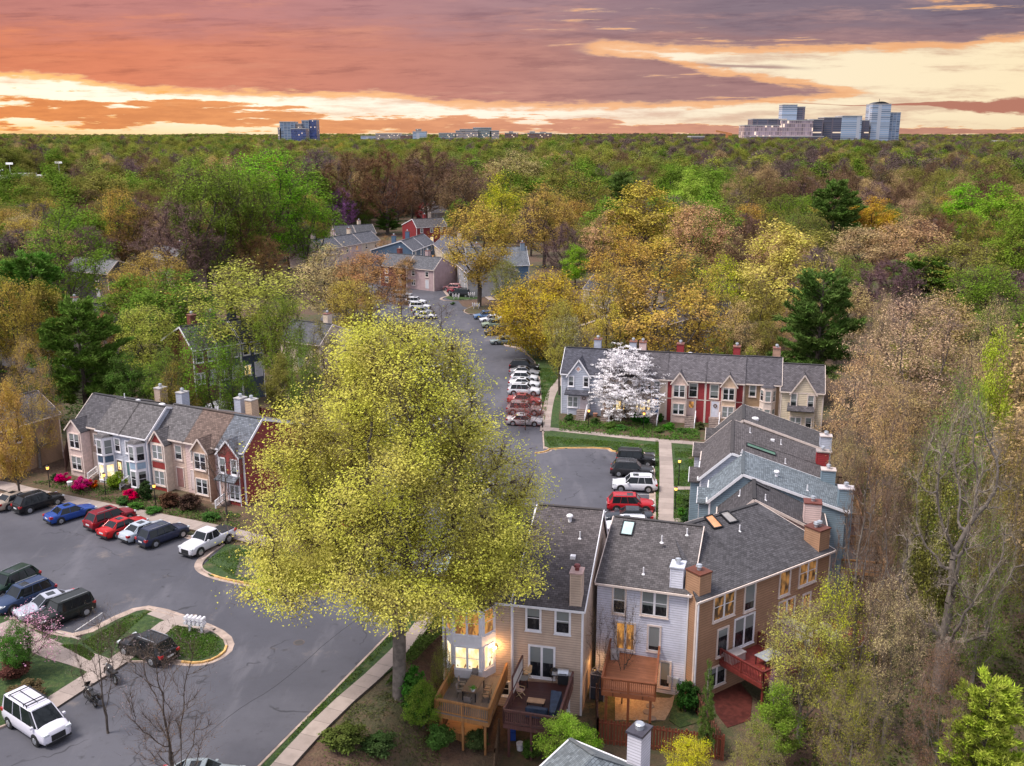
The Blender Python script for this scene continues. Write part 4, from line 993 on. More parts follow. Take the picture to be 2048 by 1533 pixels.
# D2
h = D2 = House('townhouse', 'beige townhouse with a sliding door onto the dark red-brown deck', D2A, D2B, depth=12, zt=5.4, zb=-2.6, rf=8.8, zr=9.0, wall=BEIGE, roof=RFD, trim=WHITE, group=ROW_D, corners=(0, 1))
h.win(1050.7,1208.8,1083,1262); h.win(1108.9,1215.4,1142,1269); h.win(1056.3,1290.9,1110.6,1356.3, style='slider', trim=WHITE)
h.winat(3.2, -1.4, 1.6, 1.9, style='slider')
h.chimney(4.25, .55, 7.9, .78, 1.0, BEIGE, (.45,.3,.28), fluecol=mat('copper_flue', (.2,.06,.06), .4, metal=.5))
h.vent(2.6, 7.4, 'dome'); h.vent(3.6, 5.9, 'pipe'); h.vent(3.4, 4.1, 'box')
# D3 white
D3A, D3B = P(1195,1163,5.4).xy, P(1381,1188,5.4).xy
h = D3 = House('townhouse', 'white clapboard townhouse set back behind the orange-red wooden deck', D3A, D3B, depth=9.2, zt=5.4, zb=-2.6, rf=6, zr=7.9, wall=WHT, roof=(.10,.09,.094), trim=TRIMP, group=ROW_D, corners=(0, 1))
h.win(1223.8,1171,1253.3,1228.5); h.win(1280.5,1178.4,1337.7,1233.6, style='pair'); h.win(1229.6,1243.7,1271.6,1301, style='slider', lit='amber')
h.win(1293.7,1250,1322.5,1303.5, style='single'); h.win(1317.4,1321,1342.8,1376, style='single')
h.chimney(5.55, .75, 7.1, .9, 1.2, WHT, (.5,.52,.6)); h.skylight(1.2, 4.9, .95, 1.5); h.vent(5.6, 5.0, 'pipe'); h.vent(3.1, 1.0, 'pipe'); 
mb = MB(); x_, z_ = h.F(1352, 1362)
mb.box((x_-.18, -.2, z_-.35), (x_+.18, -.01, z_+.3)); mb.box((x_-.62, -.14, z_-.2), (x_-.3, -.01, z_+.35)); mb.cyl((x_, -.1, -2.6), (x_, -.1, z_-.3), .03); mb.build('electric_meter', mat('meter_grey', (.4,.42,.45), .5), h.root)
h.downspout(h.w-.12)
# D4, D5 brown pair
D4A, D4B = P(1394,1202,5.4).xy, P(1662,1100,5.4).xy; mid = D4A.lerp(D4B, .53)
rl, rr = P(1345,1062,7.6).xy, P(1514,1010,7.6).xy
dl = D4A+(rl-D4A)*1.7; dr = D4B+(rr-D4B)*1.7; dm = dl.lerp(dr, .53)
h = D4 = House('townhouse', 'brown clapboard townhouse whose barn-red deck faces the spreading budding tree', D4A, mid, C=dm, D=dl, depth=10.2, zt=5.4, zb=-2.6, rf=6, zr=7.6, wall=BRN, roof=(.078,.074,.082), group=ROW_D, corners=(1, 0), pitch=.2, rakes=(0, 0))
h.win(1426.3,1180,1470,1237, style='pair', lit='dim'); h.win(1487.8,1165,1510.7,1221, style='fixed')
h.win(1467.5,1231,1507.7,1291, style='slider', trim=WHITE); h.win(1433,1255,1456,1311, style='fixed'); h.win(1414,1331,1451,1372, style='slider')
h.chimney(.85, .75, 7.1, 1.1, 1.3, BRN, (.12,.035,.02)); h.vent(1.6, 5.2, 'pipe'); h.skylight_px([(1426,1062),(1444,1058),(1422,1034),(1407,1039)], (.6,.28,.13)); h.skylight_px([(1457,1051),(1475,1047),(1453,1027),(1437,1031)], (.28,.26,.25))
h.downspout(.1)
h = D5 = House('townhouse', 'brown clapboard townhouse at the row end with a white privacy screen on its deck', mid, D4B, C=dr, D=dm, depth=10.2, zt=5.4, zb=-2.6, rf=6, zr=7.6, wall=BRN, roof=(.078,.074,.082), group=ROW_D, corners=(0, 1), pitch=.2, rakes=(0, 1))
h.win(1557.8,1139,1580.2,1191, style='fixed', lit='dim'); h.win(1598,1116,1633,1168, style='pair', lit='dim')
h.win(1556,1198,1589,1238, style='slider', lit='dim'); h.win(1603,1186,1620,1236, style='single', lit='dim'); h.winat(3.4, -1.2, 1.7, 1.9, style='slider')
h.chimney(h.w-.85, .75, 7.2, 1.2, 1.4, BRN, (.11,.035,.025), flue=2); h.vent(.9, 4.0, 'pipe')
# decks
CEDAR = planks((.36,.17,.06), .15, 0); GREYF = planks((.20,.165,.15), .14, 0); DRED = planks((.10,.04,.035), .14, 0); DREDF = planks((.075,.03,.028), .14, 1, gloss=.4)
ORW = planks((.34,.11,.045), .15, 1); ORF = planks((.40,.15,.07), .14, 1); BRW = planks((.17,.03,.025), .15, 1, gloss=.45); BRF = mat('red_deck_floor', (.20,.035,.03), .4, noise_amt=.25)
def q1(pts, z=1.0): return [tuple(P(x, y, z).xy) for x, y in pts]
d1 = deck(D1, q1([(870,1396),(977,1417),(1014,1325),(912,1322)]), 0.0, CEDAR, GREYF, -2.7)
d2 = deck(D2, q1([(1007,1418),(1116,1435),(1146,1343),(1045,1335)]), 0.0, DRED, DREDF, -2.7)
ps = MB(); a, b = [((Vector(q)-D2.A).dot(D2.d), (Vector(q)-D2.A).dot(D2.n)) for q in q1([(1007,1418),(1045,1335)])]; a = Vector(a); b = Vector(b); a2 = b.lerp(a, .55)
ps.bar((*b, 1.9), (*a2, 1.9), .12, .1, 1); ps.bar((*b, 0), (*b, 1.9), .1, .1, 1); ps.bar((*a2, 0), (*a2, 1.9), .1, .1, 1); ps.bar((*b, 1.2), (*a2, 1.2), .04, 1.2, 0)
ps.build('privacy_screen', [mat('screen_white', (.55,.5,.47), .7), DRED], d2)
d3 = deck(D3, q1([(1204,1357),(1311,1370),(1320,1284),(1222,1278)]), .1, ORW, ORF, -2.7)
def local_deck(h, s0, s1, out, z, wood, floor, ins=0.0):
    q = [h.A+h.d*s+h.n*y for s, y in ((s0, -out), (s1, -out), (s1, -.02), (s0, -.02))]
    return deck(h, [tuple(p) for p in q], z, wood, floor, -2.7)
sA, sB = D4.F(1440, 1300)[0], D4.F(1515, 1285)[0]
d4 = local_deck(D4, sA, sB, 3.9, 0.0, BRW, BRF)
s5 = D5.F(1562, 1230)[0]; d5 = local_deck(D5, s5, D5.w-.6, 4.2, 0.0, BRW, BRF)
ps = MB(); ps.bar((s5, -.2, 1.9), (s5, -3.0, 1.9), .12, .1, 1); ps.bar((s5, -3.0, 0), (s5, -3.0, 1.9), .1, .1, 1); ps.bar((s5, -.2, 1.05), (s5, -3.0, 1.05), .05, 1.5, 0)
ps.build('privacy_screen', [mat('screen_cream', (.6,.56,.5), .7), BRW], d5)
# lower platform under the cedar deck, lit from below
q = [((Vector(p)-D1.A).dot(D1.d), (Vector(p)-D1.A).dot(D1.n)) for p in q1([(888,1458),(958,1478),(985,1400),(920,1390)], -2.0)]
m = MB(); m.slab(q, -2.7, -2.0); lp_ = m.build('lower_platform', planks((.42,.20,.07), .12, 1), d1)
c = sum((Vector(p) for p in q), Vector((0, 0)))/4
lamp_light((c.x, c.y+.6, -.6), 60, parent=D1.root, r=.2, name='under_deck_light')
lamp_light((D3.F(1262,1330)[0], -1.6, -.5), 150, parent=D3.root, r=.3, name='under_deck_light')
lamp_light((D3.F(1200,1290)[0]-.2, -1.0, -.4), 12, parent=D3.root, r=.2, name='side_light')
# house in the very foreground: hip roof and siding chimney
p0, p1, p2 = P(1140, 1478, 2.6), P(1262, 1528, 2.6), P(1097, 1533, 2.6); an = math.atan2(p1.y-p0.y, p1.x-p0.x)
hp = empty('house', (p0.x, p0.y, 0), an, label='grey hip-roofed house corner at the bottom edge beside its siding chimney', cat='house')
m = MB(); W_, D_, z0_, z1_ = 6.2, 8.0, 2.6, 4.3; uvq = [(0,0),(7,0),(5,3.5),(2,3.5)]
m.add([(0,0,z0_),(W_,0,z0_),(W_,-D_,z0_),(0,-D_,z0_),(W_/2,-W_*.42,z1_),(W_/2,-D_+W_*.42,z1_)], [(1,0,4),(2,1,4,5),(0,3,5,4),(3,2,5)], 0, [uvq[:2]+[(3.5,3.5)], uvq, uvq, uvq[:2]+[(3.5,3.5)]])
m.build('roof', shingle((.15,.17,.19)), hp)
m = MB(); m.box((.25,-D_+.2,-3), (W_-.25,-.25,z0_-.02)); m.build('wall', siding(LBL), hp)
m = MB()
for a, b in (((0,0,z0_),(W_,0,z0_)),((W_,0,z0_),(W_,-D_,z0_)),((0,0,z0_),(0,-D_,z0_))): m.bar(a, b, .09, .12)
m.build('gutter', WHITE, hp)
m = MB(); m.bar((0,0,z0_+.04), (W_/2,-W_*.42,z1_+.04), .26, .05); m.bar((W_,0,z0_+.04), (W_/2,-W_*.42,z1_+.04), .26, .05); m.build('hip_cap', mat('hip_cap', (.11,.12,.13), .9), hp)
pc = P(1279, 1461, 5.2); m = MB(); lc = Matrix.Rotation(-an, 3, 'Z') @ Vector((pc.x-p0.x, pc.y-p0.y, 0))
m.box((lc.x-.42, lc.y-.55, -3), (lc.x+.42, lc.y+.55, 5.2)); ch = m.build('chimney', siding((.5,.48,.54)), hp)
m = MB(); m.box((lc.x-.5, lc.y-.63, 5.202), (lc.x+.5, lc.y+.63, 5.34)); m.build('chimney_cap', mat('cap2', (.05,.045,.06), .35), ch)
m = MB(); m.cyl((lc.x, lc.y, 5.3), (lc.x, lc.y, 5.62), .24, n=14); m.cyl((lc.x, lc.y, 5.62), (lc.x, lc.y, 5.68), .28, .2, n=14); m.build('flue', ZINC, ch)
# ---- row C (right hand, seen from the gable)
uC = Vector((-.227, -.974)); eC = Vector((.974, -.227)); ROW_C = 'townhouses of the right-hand row seen over their roofs'
def rc(lbl, B, L, depth, zt, zr, zk, wall, roof, **kw): return House('townhouse', lbl, B-uC*L, B, depth=depth, zt=zt, zb=-2.8, rf=2.7, zr=zr, zk=zk, wall=wall, roof=roof, group=ROW_C, **kw)
C1 = rc('townhouse farthest along the right-hand row, dark roof with a white round fan', Vector((21.0, 95.2)), 5.8, 11.2, 5.4, 8.1, 5.4, BUFF, (.085,.078,.082))
C2b = rc('townhouse with a green skylight in its brown-grey roof, right-hand row', Vector((17.5,84.75)), 5.4, 11.6, 5.4, 8.0, 5.4, LBL, (.10,.088,.092), trim=WHITE, rakes=(0,1))
C2a = rc('townhouse with plain brown-grey roof and small vents, just beyond the green skylight', Vector((17.5,84.75))-uC*5.41, 5.4, 11.6, 5.4, 8.0, 5.4, BUFF, (.10,.088,.092), corners=(1,0), rakes=(1,0))
C3 = rc('blue-grey townhouse with slate-blue shingles and white rake boards, right-hand row', Vector((17.2,79.0)), 6.2, 11.3, 5.4, 8.0, 5.4, BLUEG, (.15,.175,.20), trim=WHITE)
C4 = rc('lower dark-roofed townhouse between the slate-blue roof and the brown house', Vector((18.1,78.8))+uC*4.9, 4.85, 8.4, 5.0, 7.6, 5.1, PINKC, (.07,.064,.07))
C1.vent(4.2, 3.9, 'fan'); C1.chimney(5.3, 10.9, 6.9, .9, 1.1, LBL, (.5,.42,.4)); C2a.vent(2.5, 4.4, 'pipe'); C2a.vent(2.7, 6.6, 'box'); C2a.vent(2.9, 7.4, 'pipe'); C2b.skylight(1.6, 5.4, 1.0, 2.9, (.06,.16,.10))
C2b.vent(3.2, 7.6, 'pipe'); C2a.chimney(4.9, 11.2, 7.0, .9, 1.1, RED, (.3,.25,.24)); C2b.chimney(4.9, 11.3, 7.0, .9, 1.2, BLUEG, (.5,.42,.4))
C3.vent(3.8, 5.6, 'dome'); C3.vent(4.6, 8.2, 'pipe'); C3.vent(.8, 2.6, 'pipe'); C3.chimney(5.2, 11.3, 7.2, .95, 1.2, BLUEG, (.5,.46,.48)); C4.vent(1.5, 1.6, 'pipe'); C4.vent(3.9, 3.6, 'pipe')
C4.chimney(4.1, 7.3, 7.6, 1.05, 1.3, PINKC, (.14,.04,.03)); C4.skylight(1.0, 3.4, .6, 1.2, (.06,.06,.065))
for hh, x0, x1 in ((C2a, .6, 2.6), (C2b, 2.9, 4.9), (C3, 3.4, 5.4), (C1, 1.0, 2.9)):
    hh.bp = hh.wm; hh.gablebay(x0, x1, .9, .1, 5.0, .9, wall=siding(BLUEG if hh in (C2b, C3) else LBL))
    hh.auto(3, .2, seed=int(x0*10), z0=2.0, z1=4.2)
C3.winat(3.0, 3.2, 1.0, 1.4, M=Matrix.Translation((C3.w, 0, 0)) @ Matrix.Rotation(math.pi/2, 4, 'Z'))
for (hh, w0) in ((C1, 0), (C2a, 1), (C2b, 2), (C3, 3)):
    q = [tuple(hh.A+hh.d*s+hh.n*y) for s, y in ((hh.w-.3, hh.depth+3.6), (.3, hh.depth+3.6), (.3, hh.depth+.02), (hh.w-.3, hh.depth+.02))]
    deck(hh, q, 0.0, CEDAR if w0 % 2 else DRED, GREYF if w0 % 2 else DREDF, -2.8)
# ---- row B (behind the white dogwood)
uB = Vector((.971, -.237)); oB = Vector((6.6, 125.2)); ROW_B = 'townhouses of the middle row facing the small car park'
def FB(h, px, py=800): return h.F(px, py)[0]
def rb(lbl, s0, s1, wall, roof=RFG, off=0.0, zt=5.7, zr=8.4, **kw):
    nB = Vector((.237, .971)); a = oB+uB*s0+nB*off
    return House('townhouse', lbl, a, oB+uB*s1+nB*off, depth=11, zt=zt, zb=-.3, rf=3.3, zr=zr, zk=5.5, wall=wall, roof=roof, group=ROW_B, **kw)
_t = House.__new__(House); _t.A = oB; _t.d = uB; _t.n = Vector((.237, .971))
SB = lambda px, py=790: _t.F(px, py)[0]
e = [0, SB(1206), SB(1262), SB(1333), SB(1411), SB(1488), SB(1562), SB(1648)]
B1 = rb('pale grey-white end townhouse with a diamond in its gable, left of the dogwood', e[0], e[1]-.02, LBL, (.075,.075,.095), trim=WHITE, corners=(1, 0), pitch=.24, rakes=(1,0))
B2 = rb('townhouse almost hidden behind the white flowering dogwood', e[1], e[2]-.02, BUFF, (.085,.08,.095), corners=(0, 0), rakes=(0,0))
B3 = rb('cream townhouse with a blue front door and a lit bay, right of the dogwood', e[2], e[3]-.02, BUFF, (.10,.09,.1), corners=(0, 1), rakes=(0,0))
B4 = rb('red townhouse with cream gable bay, the left one of the red pair', e[3], e[4]-.01, RED, (.115,.104,.116), corners=(1, 1), rakes=(0,0))
B5 = rb('red townhouse with lattice gable bay and white door, the right one of the red pair', e[4], e[5]-.02, RED, (.115,.104,.116), corners=(1, 1), rakes=(0,0))
B6 = rb('tan townhouse with a white octagonal bay, right of the red pair', e[5], e[6]-.05, TANC, (.095,.087,.1), off=.25, rakes=(0,1))
B7 = rb('cream end townhouse with clapboard gable and porch roof, right of the tan one', e[6], e[7], CREAM, (.10,.09,.1), off=-.3, zt=5.1, zr=7.8, pitch=.24)
def fx(h, px, py=790, off=0): return h.F(px, py, off)[0]
LAT = mat('lattice_cream', (.66, .47, .34), .7)
h = B1; h.bp = None
gb = h.gablebay(fx(h,1136), fx(h,1180), .35, -.3, 5.55, 2.15, wall=siding(LBL, .24), over=.2, roofback=3.0)
def diamond(h, px, py, off):
    x, z = h.F(px, py, off); m = MB(); r = .5
    m.add([(x-r, -off-.03, z), (x, -off-.03, z-r), (x+r, -off-.03, z), (x, -off-.03, z+r)], [(0,1,2,3)]); o = m.build('gable_ornament', WHITE, h.root)
    m = MB(); r = .3; m.add([(x-r, -off-.04, z), (x, -off-.04, z-r), (x+r, -off-.04, z), (x, -off-.04, z+r)], [(0,1,2,3)]); m.build('ornament_centre', mat('orn', (.6,.36,.3), .6), o)
diamond(h, 1156.5, 738, .35)
h.win(1136,751,1148.5,773, off=.35); h.win(1166,752.5,1178.5,775, off=.35); h.porchroof(fx(h,1131), fx(h,1181), 3.0, 1.1, .7); h.win(1134.5,792,1157,815, off=.35, style='pair')
h.doorat(fx(h,1169), 1.0, 1.0, 2.1, (.55,.47,.5), off=.35, wreath=True); h.steps(fx(h,1168), 1.0, 6, 1.3, 1.0, off=.35); h.chimney(4.0, 5.5, 9.4, .9, 1.1, LBL)
h = B2; h.octbay(1.2, 3.2, .8, .2, 5.5, wins=((4.5,1.4,None),(2.0,1.5,'lit'))); h.doorat(.6, 1.0, .9, 2.1, (.6,.4,.3)); h.steps(.6, 1.0, 6, 1.2, .8); h.chimney(3.2, 5.5, 9.3, .9, 1.1, LBL)
h = B3; x0, x1 = fx(h, 1272), fx(h, 1302); h.octbay(x0, x1, .8, .1, 5.5, wins=((4.5,1.4,None),(2.15,1.6,'lit')), panels=((.25,1.0),), pm=mat('blue_panel', (.12,.2,.33), .6))
h.win(1306.5,761,1321,789); h.doorat(fx(h,1310), 1.0, 1.0, 2.15, (.10,.20,.42), glass='amber'); h.steps(fx(h,1310), 1.0, 7, 1.2, .9); h.chimney(.8, 5.5, 9.3, .9, 1.1, PINKC)
m = MB(); m.box((0, -.03, 3.05), (h.w, -.003, 3.15)); m.build('belt_board', h.trim, h.root)
for h, gx, wx_, dx, dc, lat, dg in ((B4, (1344,1374), (1377,765,1396,795), 1383.5, (.55,.42,.4), None, 'amber'), (B5, (1442.5,1472.5), (1419,768,1438.5,798), 1431.5, (.6,.62,.72), LAT, None)):
    h.bp = LAT; g0, g1 = fx(h, gx[0]), fx(h, gx[1]); h.gablebay(g0, g1, .75, .0, 5.45, 1.35, wall=mat('bay_cream', (.62,.46,.40), .6) if not lat else LAT)
    for zc, ht, lit in ((4.35, 1.75, None), (1.95, 1.6, 'amber' if h is B4 else None)): h.winat((g0+g1)/2, zc, (g1-g0)*.84, ht, style='pair', off=.75, lit=None, trim=TRIMP)
    h.win(*wx_, lit=None); h.doorat(fx(h, dx), 1.0, 1.0, 2.1, dc, glass=dg, wreath=(h is B5)); h.steps(fx(h, dx), 1.0, 7, 1.25, .9)
    m = MB(); m.box((.1, -.03, 3.1), (h.w-.1, -.004, 3.2)); m.build('belt_board', h.trim, h.root)
B4.chimney(1.2, 5.5, 9.3, .9, 1.1, RED); B5.chimney(3.6, 5.5, 9.3, .9, 1.1, RED); B4.vent(2.6, 3.9, 'fan')
h = B6; h.win(1497.5,769,1513,794); h.octbay(fx(h,1520), fx(h,1552), .9, .1, 5.4, wins=((4.3,1.5,None),(1.9,1.5,None))); h.winat(fx(h,1510), 1.9, 1.3, 1.5); h.chimney(3.9, 6, 9.2, .9, 1.1, (.4,.24,.17)); h.chimney(h.w-.5, 6.2, 8.9, .8, 1.0, PINKC)
h = B7; h.bp = None; h.gablebay(fx(h,1582), fx(h,1632), .3, -.3, 5.0, 2.3, wall=siding(CREAM, .24), roofback=3.0)
h.win(1580,786,1595,814, off=.3); h.win(1614,790,1629,816, off=.3); h.porchroof(fx(h,1575), fx(h,1630), 2.7, 1.0, .8); h.win(1578,833,1603,856, off=.3, style='pair'); h.win(1609,834,1624,858, off=.3)
# ---- row A (left)
uA = Vector((.886, -.464)); nA = Vector((.464, .886)); oA = Vector((-48.8, 101.0)); ROW_A = 'townhouses of the left row above the azaleas'
def ra(lbl, s0, s1, off, wall, roof, **kw):
    kw.setdefault('zt', 5.6); kw.setdefault('zr', 8.2)
    return House('townhouse', lbl, oA+uA*s0+nA*off, oA+uA*s1+nA*off, depth=10.8, zb=-.3, rf=2.9, zk=5.5, wall=wall, roof=roof, group=ROW_A, **kw)
A1 = ra('cream end townhouse with a gabled bay, leftmost of the left row', 0, 3.95, 1.2, (.45,.33,.27), (.085,.08,.09), corners=(1,0), rakes=(1,0))
A2 = ra('pale white townhouse whose bay has dark blue panels', 3.97, 7.6, .9, LBL, (.125,.115,.12), trim=WHITE, corners=(0,0), rakes=(0,0))
A3 = ra('pale white townhouse whose bay has light blue panels', 7.62, 11.4, .9, LBL, (.125,.115,.12), trim=WHITE, corners=(0,1), rakes=(0,1))
A4 = ra('cream townhouse with red panels in its gabled bay', 11.42, 15.6, 2.1, (.55,.40,.33), (.125,.115,.12), corners=(0,0), rakes=(0,0))
A5 = ra('pink townhouse behind the bare branches, brown roof', 15.62, 20.0, 2.1, PINKC, (.15,.105,.09), corners=(0,0), rakes=(0,0))
A6 = ra('red townhouse at the right end of the left row, blue-grey roof', 20.02, 23.6, 2.1, (.24,.035,.03), (.13,.14,.165), trim=WHITE, rakes=(0,1))
for h in (A1, A4, A5, A6): h.bp = mat('red_panel', (.26,.035,.03), .6)
h = A1; h.gablebay(.1, 2.3, 1.15, -.3, 5.3, 1.1, wall=mat('bay_pink', (.62,.48,.45), .6)); h.winat(1.2, 4.05, 1.7, 1.8, style='pair', off=1.15); h.winat(1.2, 1.5, 1.7, 1.7, style='pair', off=1.15)
h.winat(3.3, 4.2, .9, 1.4); h.doorat(3.1, .5, .9, 2.1, (.6,.5,.45)); h.steps(3.1, .5, 4, 1.1, .6)
DB = mat('blue_dark_panel', (.06,.10,.16), .6); LB = mat('blue_light_panel', (.28,.38,.5), .6)
h = A2; h.octbay(.3, 2.3, 1.0, -.3, 5.1, wins=((4.0,1.7,None),(1.2,1.8,'cream')), panels=((2.3,3.0),), pm=DB); h.winat(2.95, 4.2, .95, 1.6); h.doorat(3.0, .4, .85, 2.1, (.1,.07,.05), glass='lit'); h.steps(3.0, .4, 4, 1.1, .7)
h = A3; h.octbay(1.5, 3.5, 1.0, -.3, 5.1, wins=((4.0,1.7,None),(1.2,1.8,None)), panels=((2.3,3.0),), pm=LB); h.winat(.9, 4.2, .85, 1.5); h.doorat(.85, .4, .85, 2.1, (.08,.16,.17)); h.steps(.85, .4, 4, 1.1, .7)
h = A4; h.gablebay(.15, 2.2, .95, -.3, 5.2, 1.3, wall=mat('bay_pale', (.62,.53,.46), .6), front=((2.4,3.1),(-.2,.3))); h.winat(1.17, 4.2, 1.6, 1.7, style='pair', off=.95); h.winat(1.17, 1.35, 1.6, 1.7, style='pair', off=.95); h.winat(3.2, 4.2, 1.1, 1.7); h.doorat(3.2, .4, .9, 2.1, (.3,.15,.14))
h = A5; h.gablebay(1.9, 4.1, .95, -.3, 5.2, 1.3, wall=mat('bay_tan', (.42,.28,.2), .6)); h.winat(3.0, 4.1, 1.7, 1.9, style='pair', off=.95); h.winat(3.0, 1.4, 1.7, 1.8, style='pair', off=.95); h.winat(1.1, 4.2, .8, 1.6); h.doorat(1.0, .4, .9, 2.1, (.6,.5,.5))
h = A6; h.gablebay(.6, 3.4, .5, -.3, 5.2, 1.5, wall=siding((.24,.035,.03))); h.winat(1.2, 4.0, .9, 1.7, off=.5); h.winat(2.75, 4.0, .9, 1.7, off=.5); h.porchroof(.7, 3.4, 2.6, 1.4, .7); h.winat(2.6, 1.3, 1.4, 1.7, off=.5, style='pair'); h.doorat(1.2, .4, .9, 2.1, (.55,.4,.36), off=.5); h.steps(1.2, .4, 4, 1.2, .7, off=.5)
for h, x, c in ((A1, 3.4, (.45,.34,.28)), (A2, 3.2, LBL), (A4, 3.4, LBL), (A5, .8, (.5,.36,.25))): h.chimney(x, 9.3, 7.9, .9, 1.1, c, (.4,.38,.38))
A1.vent(3.6, 4, 'pipe'); A2.vent(1.6, 4.4, 'box'); A3.vent(1.6, 4.4, 'fan'); A5.vent(1.5, 3.5, 'pipe')
# other rows: generic facades, real roofs
def simple(name, label, ax, ay, bx, by, z, hgt, wall, roof, units=1, depth=10, group=None, rise=2.6, rf=3.2, n=2, lit=.15, door=True, far=False, zb=0.0, walls=None, roofs=None, labels=None, chim=True, cat='house', trim=None, side=False):
    a, b = P(ax, ay, z+hgt).xy, P(bx, by, z+hgt).xy; out = []
    for i in range(units):
        w_ = walls[i % len(walls)] if walls else wall; r_ = roofs[i % len(roofs)] if roofs else roof
        h = House(name, labels[i] if labels else label, a.lerp(b, i/units), a.lerp(b, (i+1)/units-.004), depth=depth, zt=z+hgt, zb=z-1.0+zb, rf=rf, zr=z+hgt+rise, zk=z+hgt, wall=w_, roof=r_, group=group, trim=trim)
        r = random.Random(i+int(ax)); h.auto(n, lit, door, seed=i+int(ax), z0=z+1.7, z1=z+hgt-1.2)
        if side:
            M = Matrix.Translation((h.w, 0, 0)) @ Matrix.Rotation(math.pi/2, 4, 'Z'); h.winat(depth*.6, z+hgt-1.2, 1.1, 1.5, M=M, lit='lit'); h.winat(depth*.35, z+1.6, 1.2, 1.5, M=M, lit='amber')
        if chim: h.chimney(h.w*r.uniform(.2, .8), depth*.55, z+hgt+rise+1.2, .9, 1.1, w_)
        out.append(h)
    return out
GE = 'distant townhouses round the far end of the street'
simple('townhouse', 'tan townhouse whose big plain gable wall stands left of the cream end house', -60, 880, 118, 826, 0, 5.4, (.36,.23,.15), RFG, 1, 10, rise=2.2, n=1, door=False, chim=False)
# left gable wall of the neighbouring row, seen square on
simple('townhouse', '', 385, 700, 525, 678, 2.7, 5.8, NAVY, (.08,.08,.09), 3, 9, 'dark townhouses behind the left row', lit=.3, walls=[(.16,.04,.035), NAVY, NAVY], labels=['dark red townhouse behind the left row under green branches','navy townhouse beside the dark red one, behind the left row','navy townhouse nearest the great yellow-green tree, behind the left row'], trim=WHITE, zb=-2)
simple('townhouse', '', 560, 680, 640, 690, 0, 5.0, BUFF, (.10,.10,.115), 1, 10, None, labels=['grey-roofed townhouse glimpsed left of the great tree crown'], n=1)
simple('townhouse', '', 60, 668, 232, 640, 0, 6.4, (.55,.5,.5), (.12,.115,.12), 2, 10, 'pale townhouses among the left pines', labels=['pale townhouse roof behind the left pines','white townhouse with twin chimneys right of the left pines'], zb=-1)
simple('house', '', 130, 540, 215, 548, 0, 6, (.10,.085,.10), (.16,.16,.17), 1, 11, None, labels=['dusky mauve house with small windows behind the dark-limbed green tree'])
simple('house', '', 290, 512, 345, 522, 0, 6, (.35,.25,.24), (.2,.2,.22), 1, 11, None, labels=['grey-roofed brick house behind bare trees on the left'])
simple('townhouse', '', 643, 500, 760, 480, 0, 5.6, PINKC, (.13,.13,.15), 3, 12, GE, labels=['pink-grey townhouse at the far left of the distant cluster','grey-roofed townhouse with two skylights in the distant cluster','cream townhouse beside the blue one in the distant cluster'], walls=[(.5,.4,.4), PINKC, BUFF])
simple('townhouse', '', 672, 470, 752, 466, 0, 5.8, BUFF, (.09,.09,.1), 2, 12, GE, labels=['dark-roofed townhouse at the back of the distant cluster','tan gabled townhouse at the back of the distant cluster'])
simple('townhouse', '', 825, 502, 868, 486, 0, 5.8, (.07,.12,.2), (.13,.13,.15), 2, 12, GE, labels=['blue townhouse at the head of the far street','blue townhouse with a chimney, next to the red house at the street head'], trim=WHITE)
simple('townhouse', '', 760, 530, 868, 540, 0, 5.2, PINKC, (.11,.11,.125), 2, 9, GE, labels=['dark red townhouse beside the coppery small trees','pink townhouse with a porch at the far kerb'], walls=[(.15,.035,.035), (.42,.30,.31)])
simple('house', 'dark red house with grey gabled roof above the distant cluster', 833, 455, 893, 452, 0, 6, (.22,.02,.025), (.11,.10,.105), 1, 12, None, n=3, trim=WHITE)
simple('house', 'grey house with a dark hip roof behind the dark red house', 862, 426, 900, 424, 0, 6, (.35,.3,.3), (.13,.12,.13), 1, 10, None)
GR = 'townhouses on the right of the far street'
simple('townhouse', '', 868, 488, 935, 546, 0, 5.8, BUFF, (.10,.10,.125), 4, 12, GR, labels=['cream townhouse with navy roof at the top right of the far street','cream townhouse with paired gables on the far street','tan townhouse behind the tall olive tree','grey townhouse nearest the far street island'], walls=[BUFF, CREAM, (.45,.36,.28), (.3,.3,.32)])
bl = P(948, 545, 4).xy
hb = House('townhouse', 'blue end townhouse with a pale roof edge beside the tall olive tree', P(935,532,5.6), P(1058,530,5.6), depth=12, zt=5.6, zb=-.5, rf=6, zr=9.4, wall=(.07,.14,.24), roof=(.13,.14,.16), trim=WHITE, group=GR); hb.winat(hb.w*.62, 4.0, 1.4, 1.7, lit='lit'); hb.winat(hb.w*.45, 1.4, 1.3, 1.7, lit='amber'); hb.chimney(hb.w-1, 5, 10.6, 1, 1, (.2,.25,.32))
GF = 'townhouses behind the golden spreading tree'
simple('townhouse', '', 1168, 577, 1222, 585, 0, 5.8, (.55,.48,.45), (.10,.10,.12), 1, 12, GF, labels=['pale townhouse with a violet-grey roof above the golden tree'])
simple('townhouse', '', 1190, 607, 1262, 640, 0, 6.4, (.40,.33,.27), (.12,.12,.13), 2, 10, GF, labels=['tan gabled townhouse behind the gold branches','taupe townhouse with a tall narrow bay'])
simple('townhouse', '', 1262, 668, 1392, 632, 0, 6.6, (.24,.19,.14), (.11,.10,.11), 2, 10, GF, labels=['brown clapboard townhouse behind the middle row chimneys','brown clapboard end wall right of the white dogwood, behind the middle row'], n=1, door=False)
simple('townhouse', '', 1400, 640, 1465, 640, 0, 6.0, (.22,.2,.22), (.11,.10,.11), 1, 10, GF, labels=['shaded grey townhouse glimpsed between the budding trunks'])
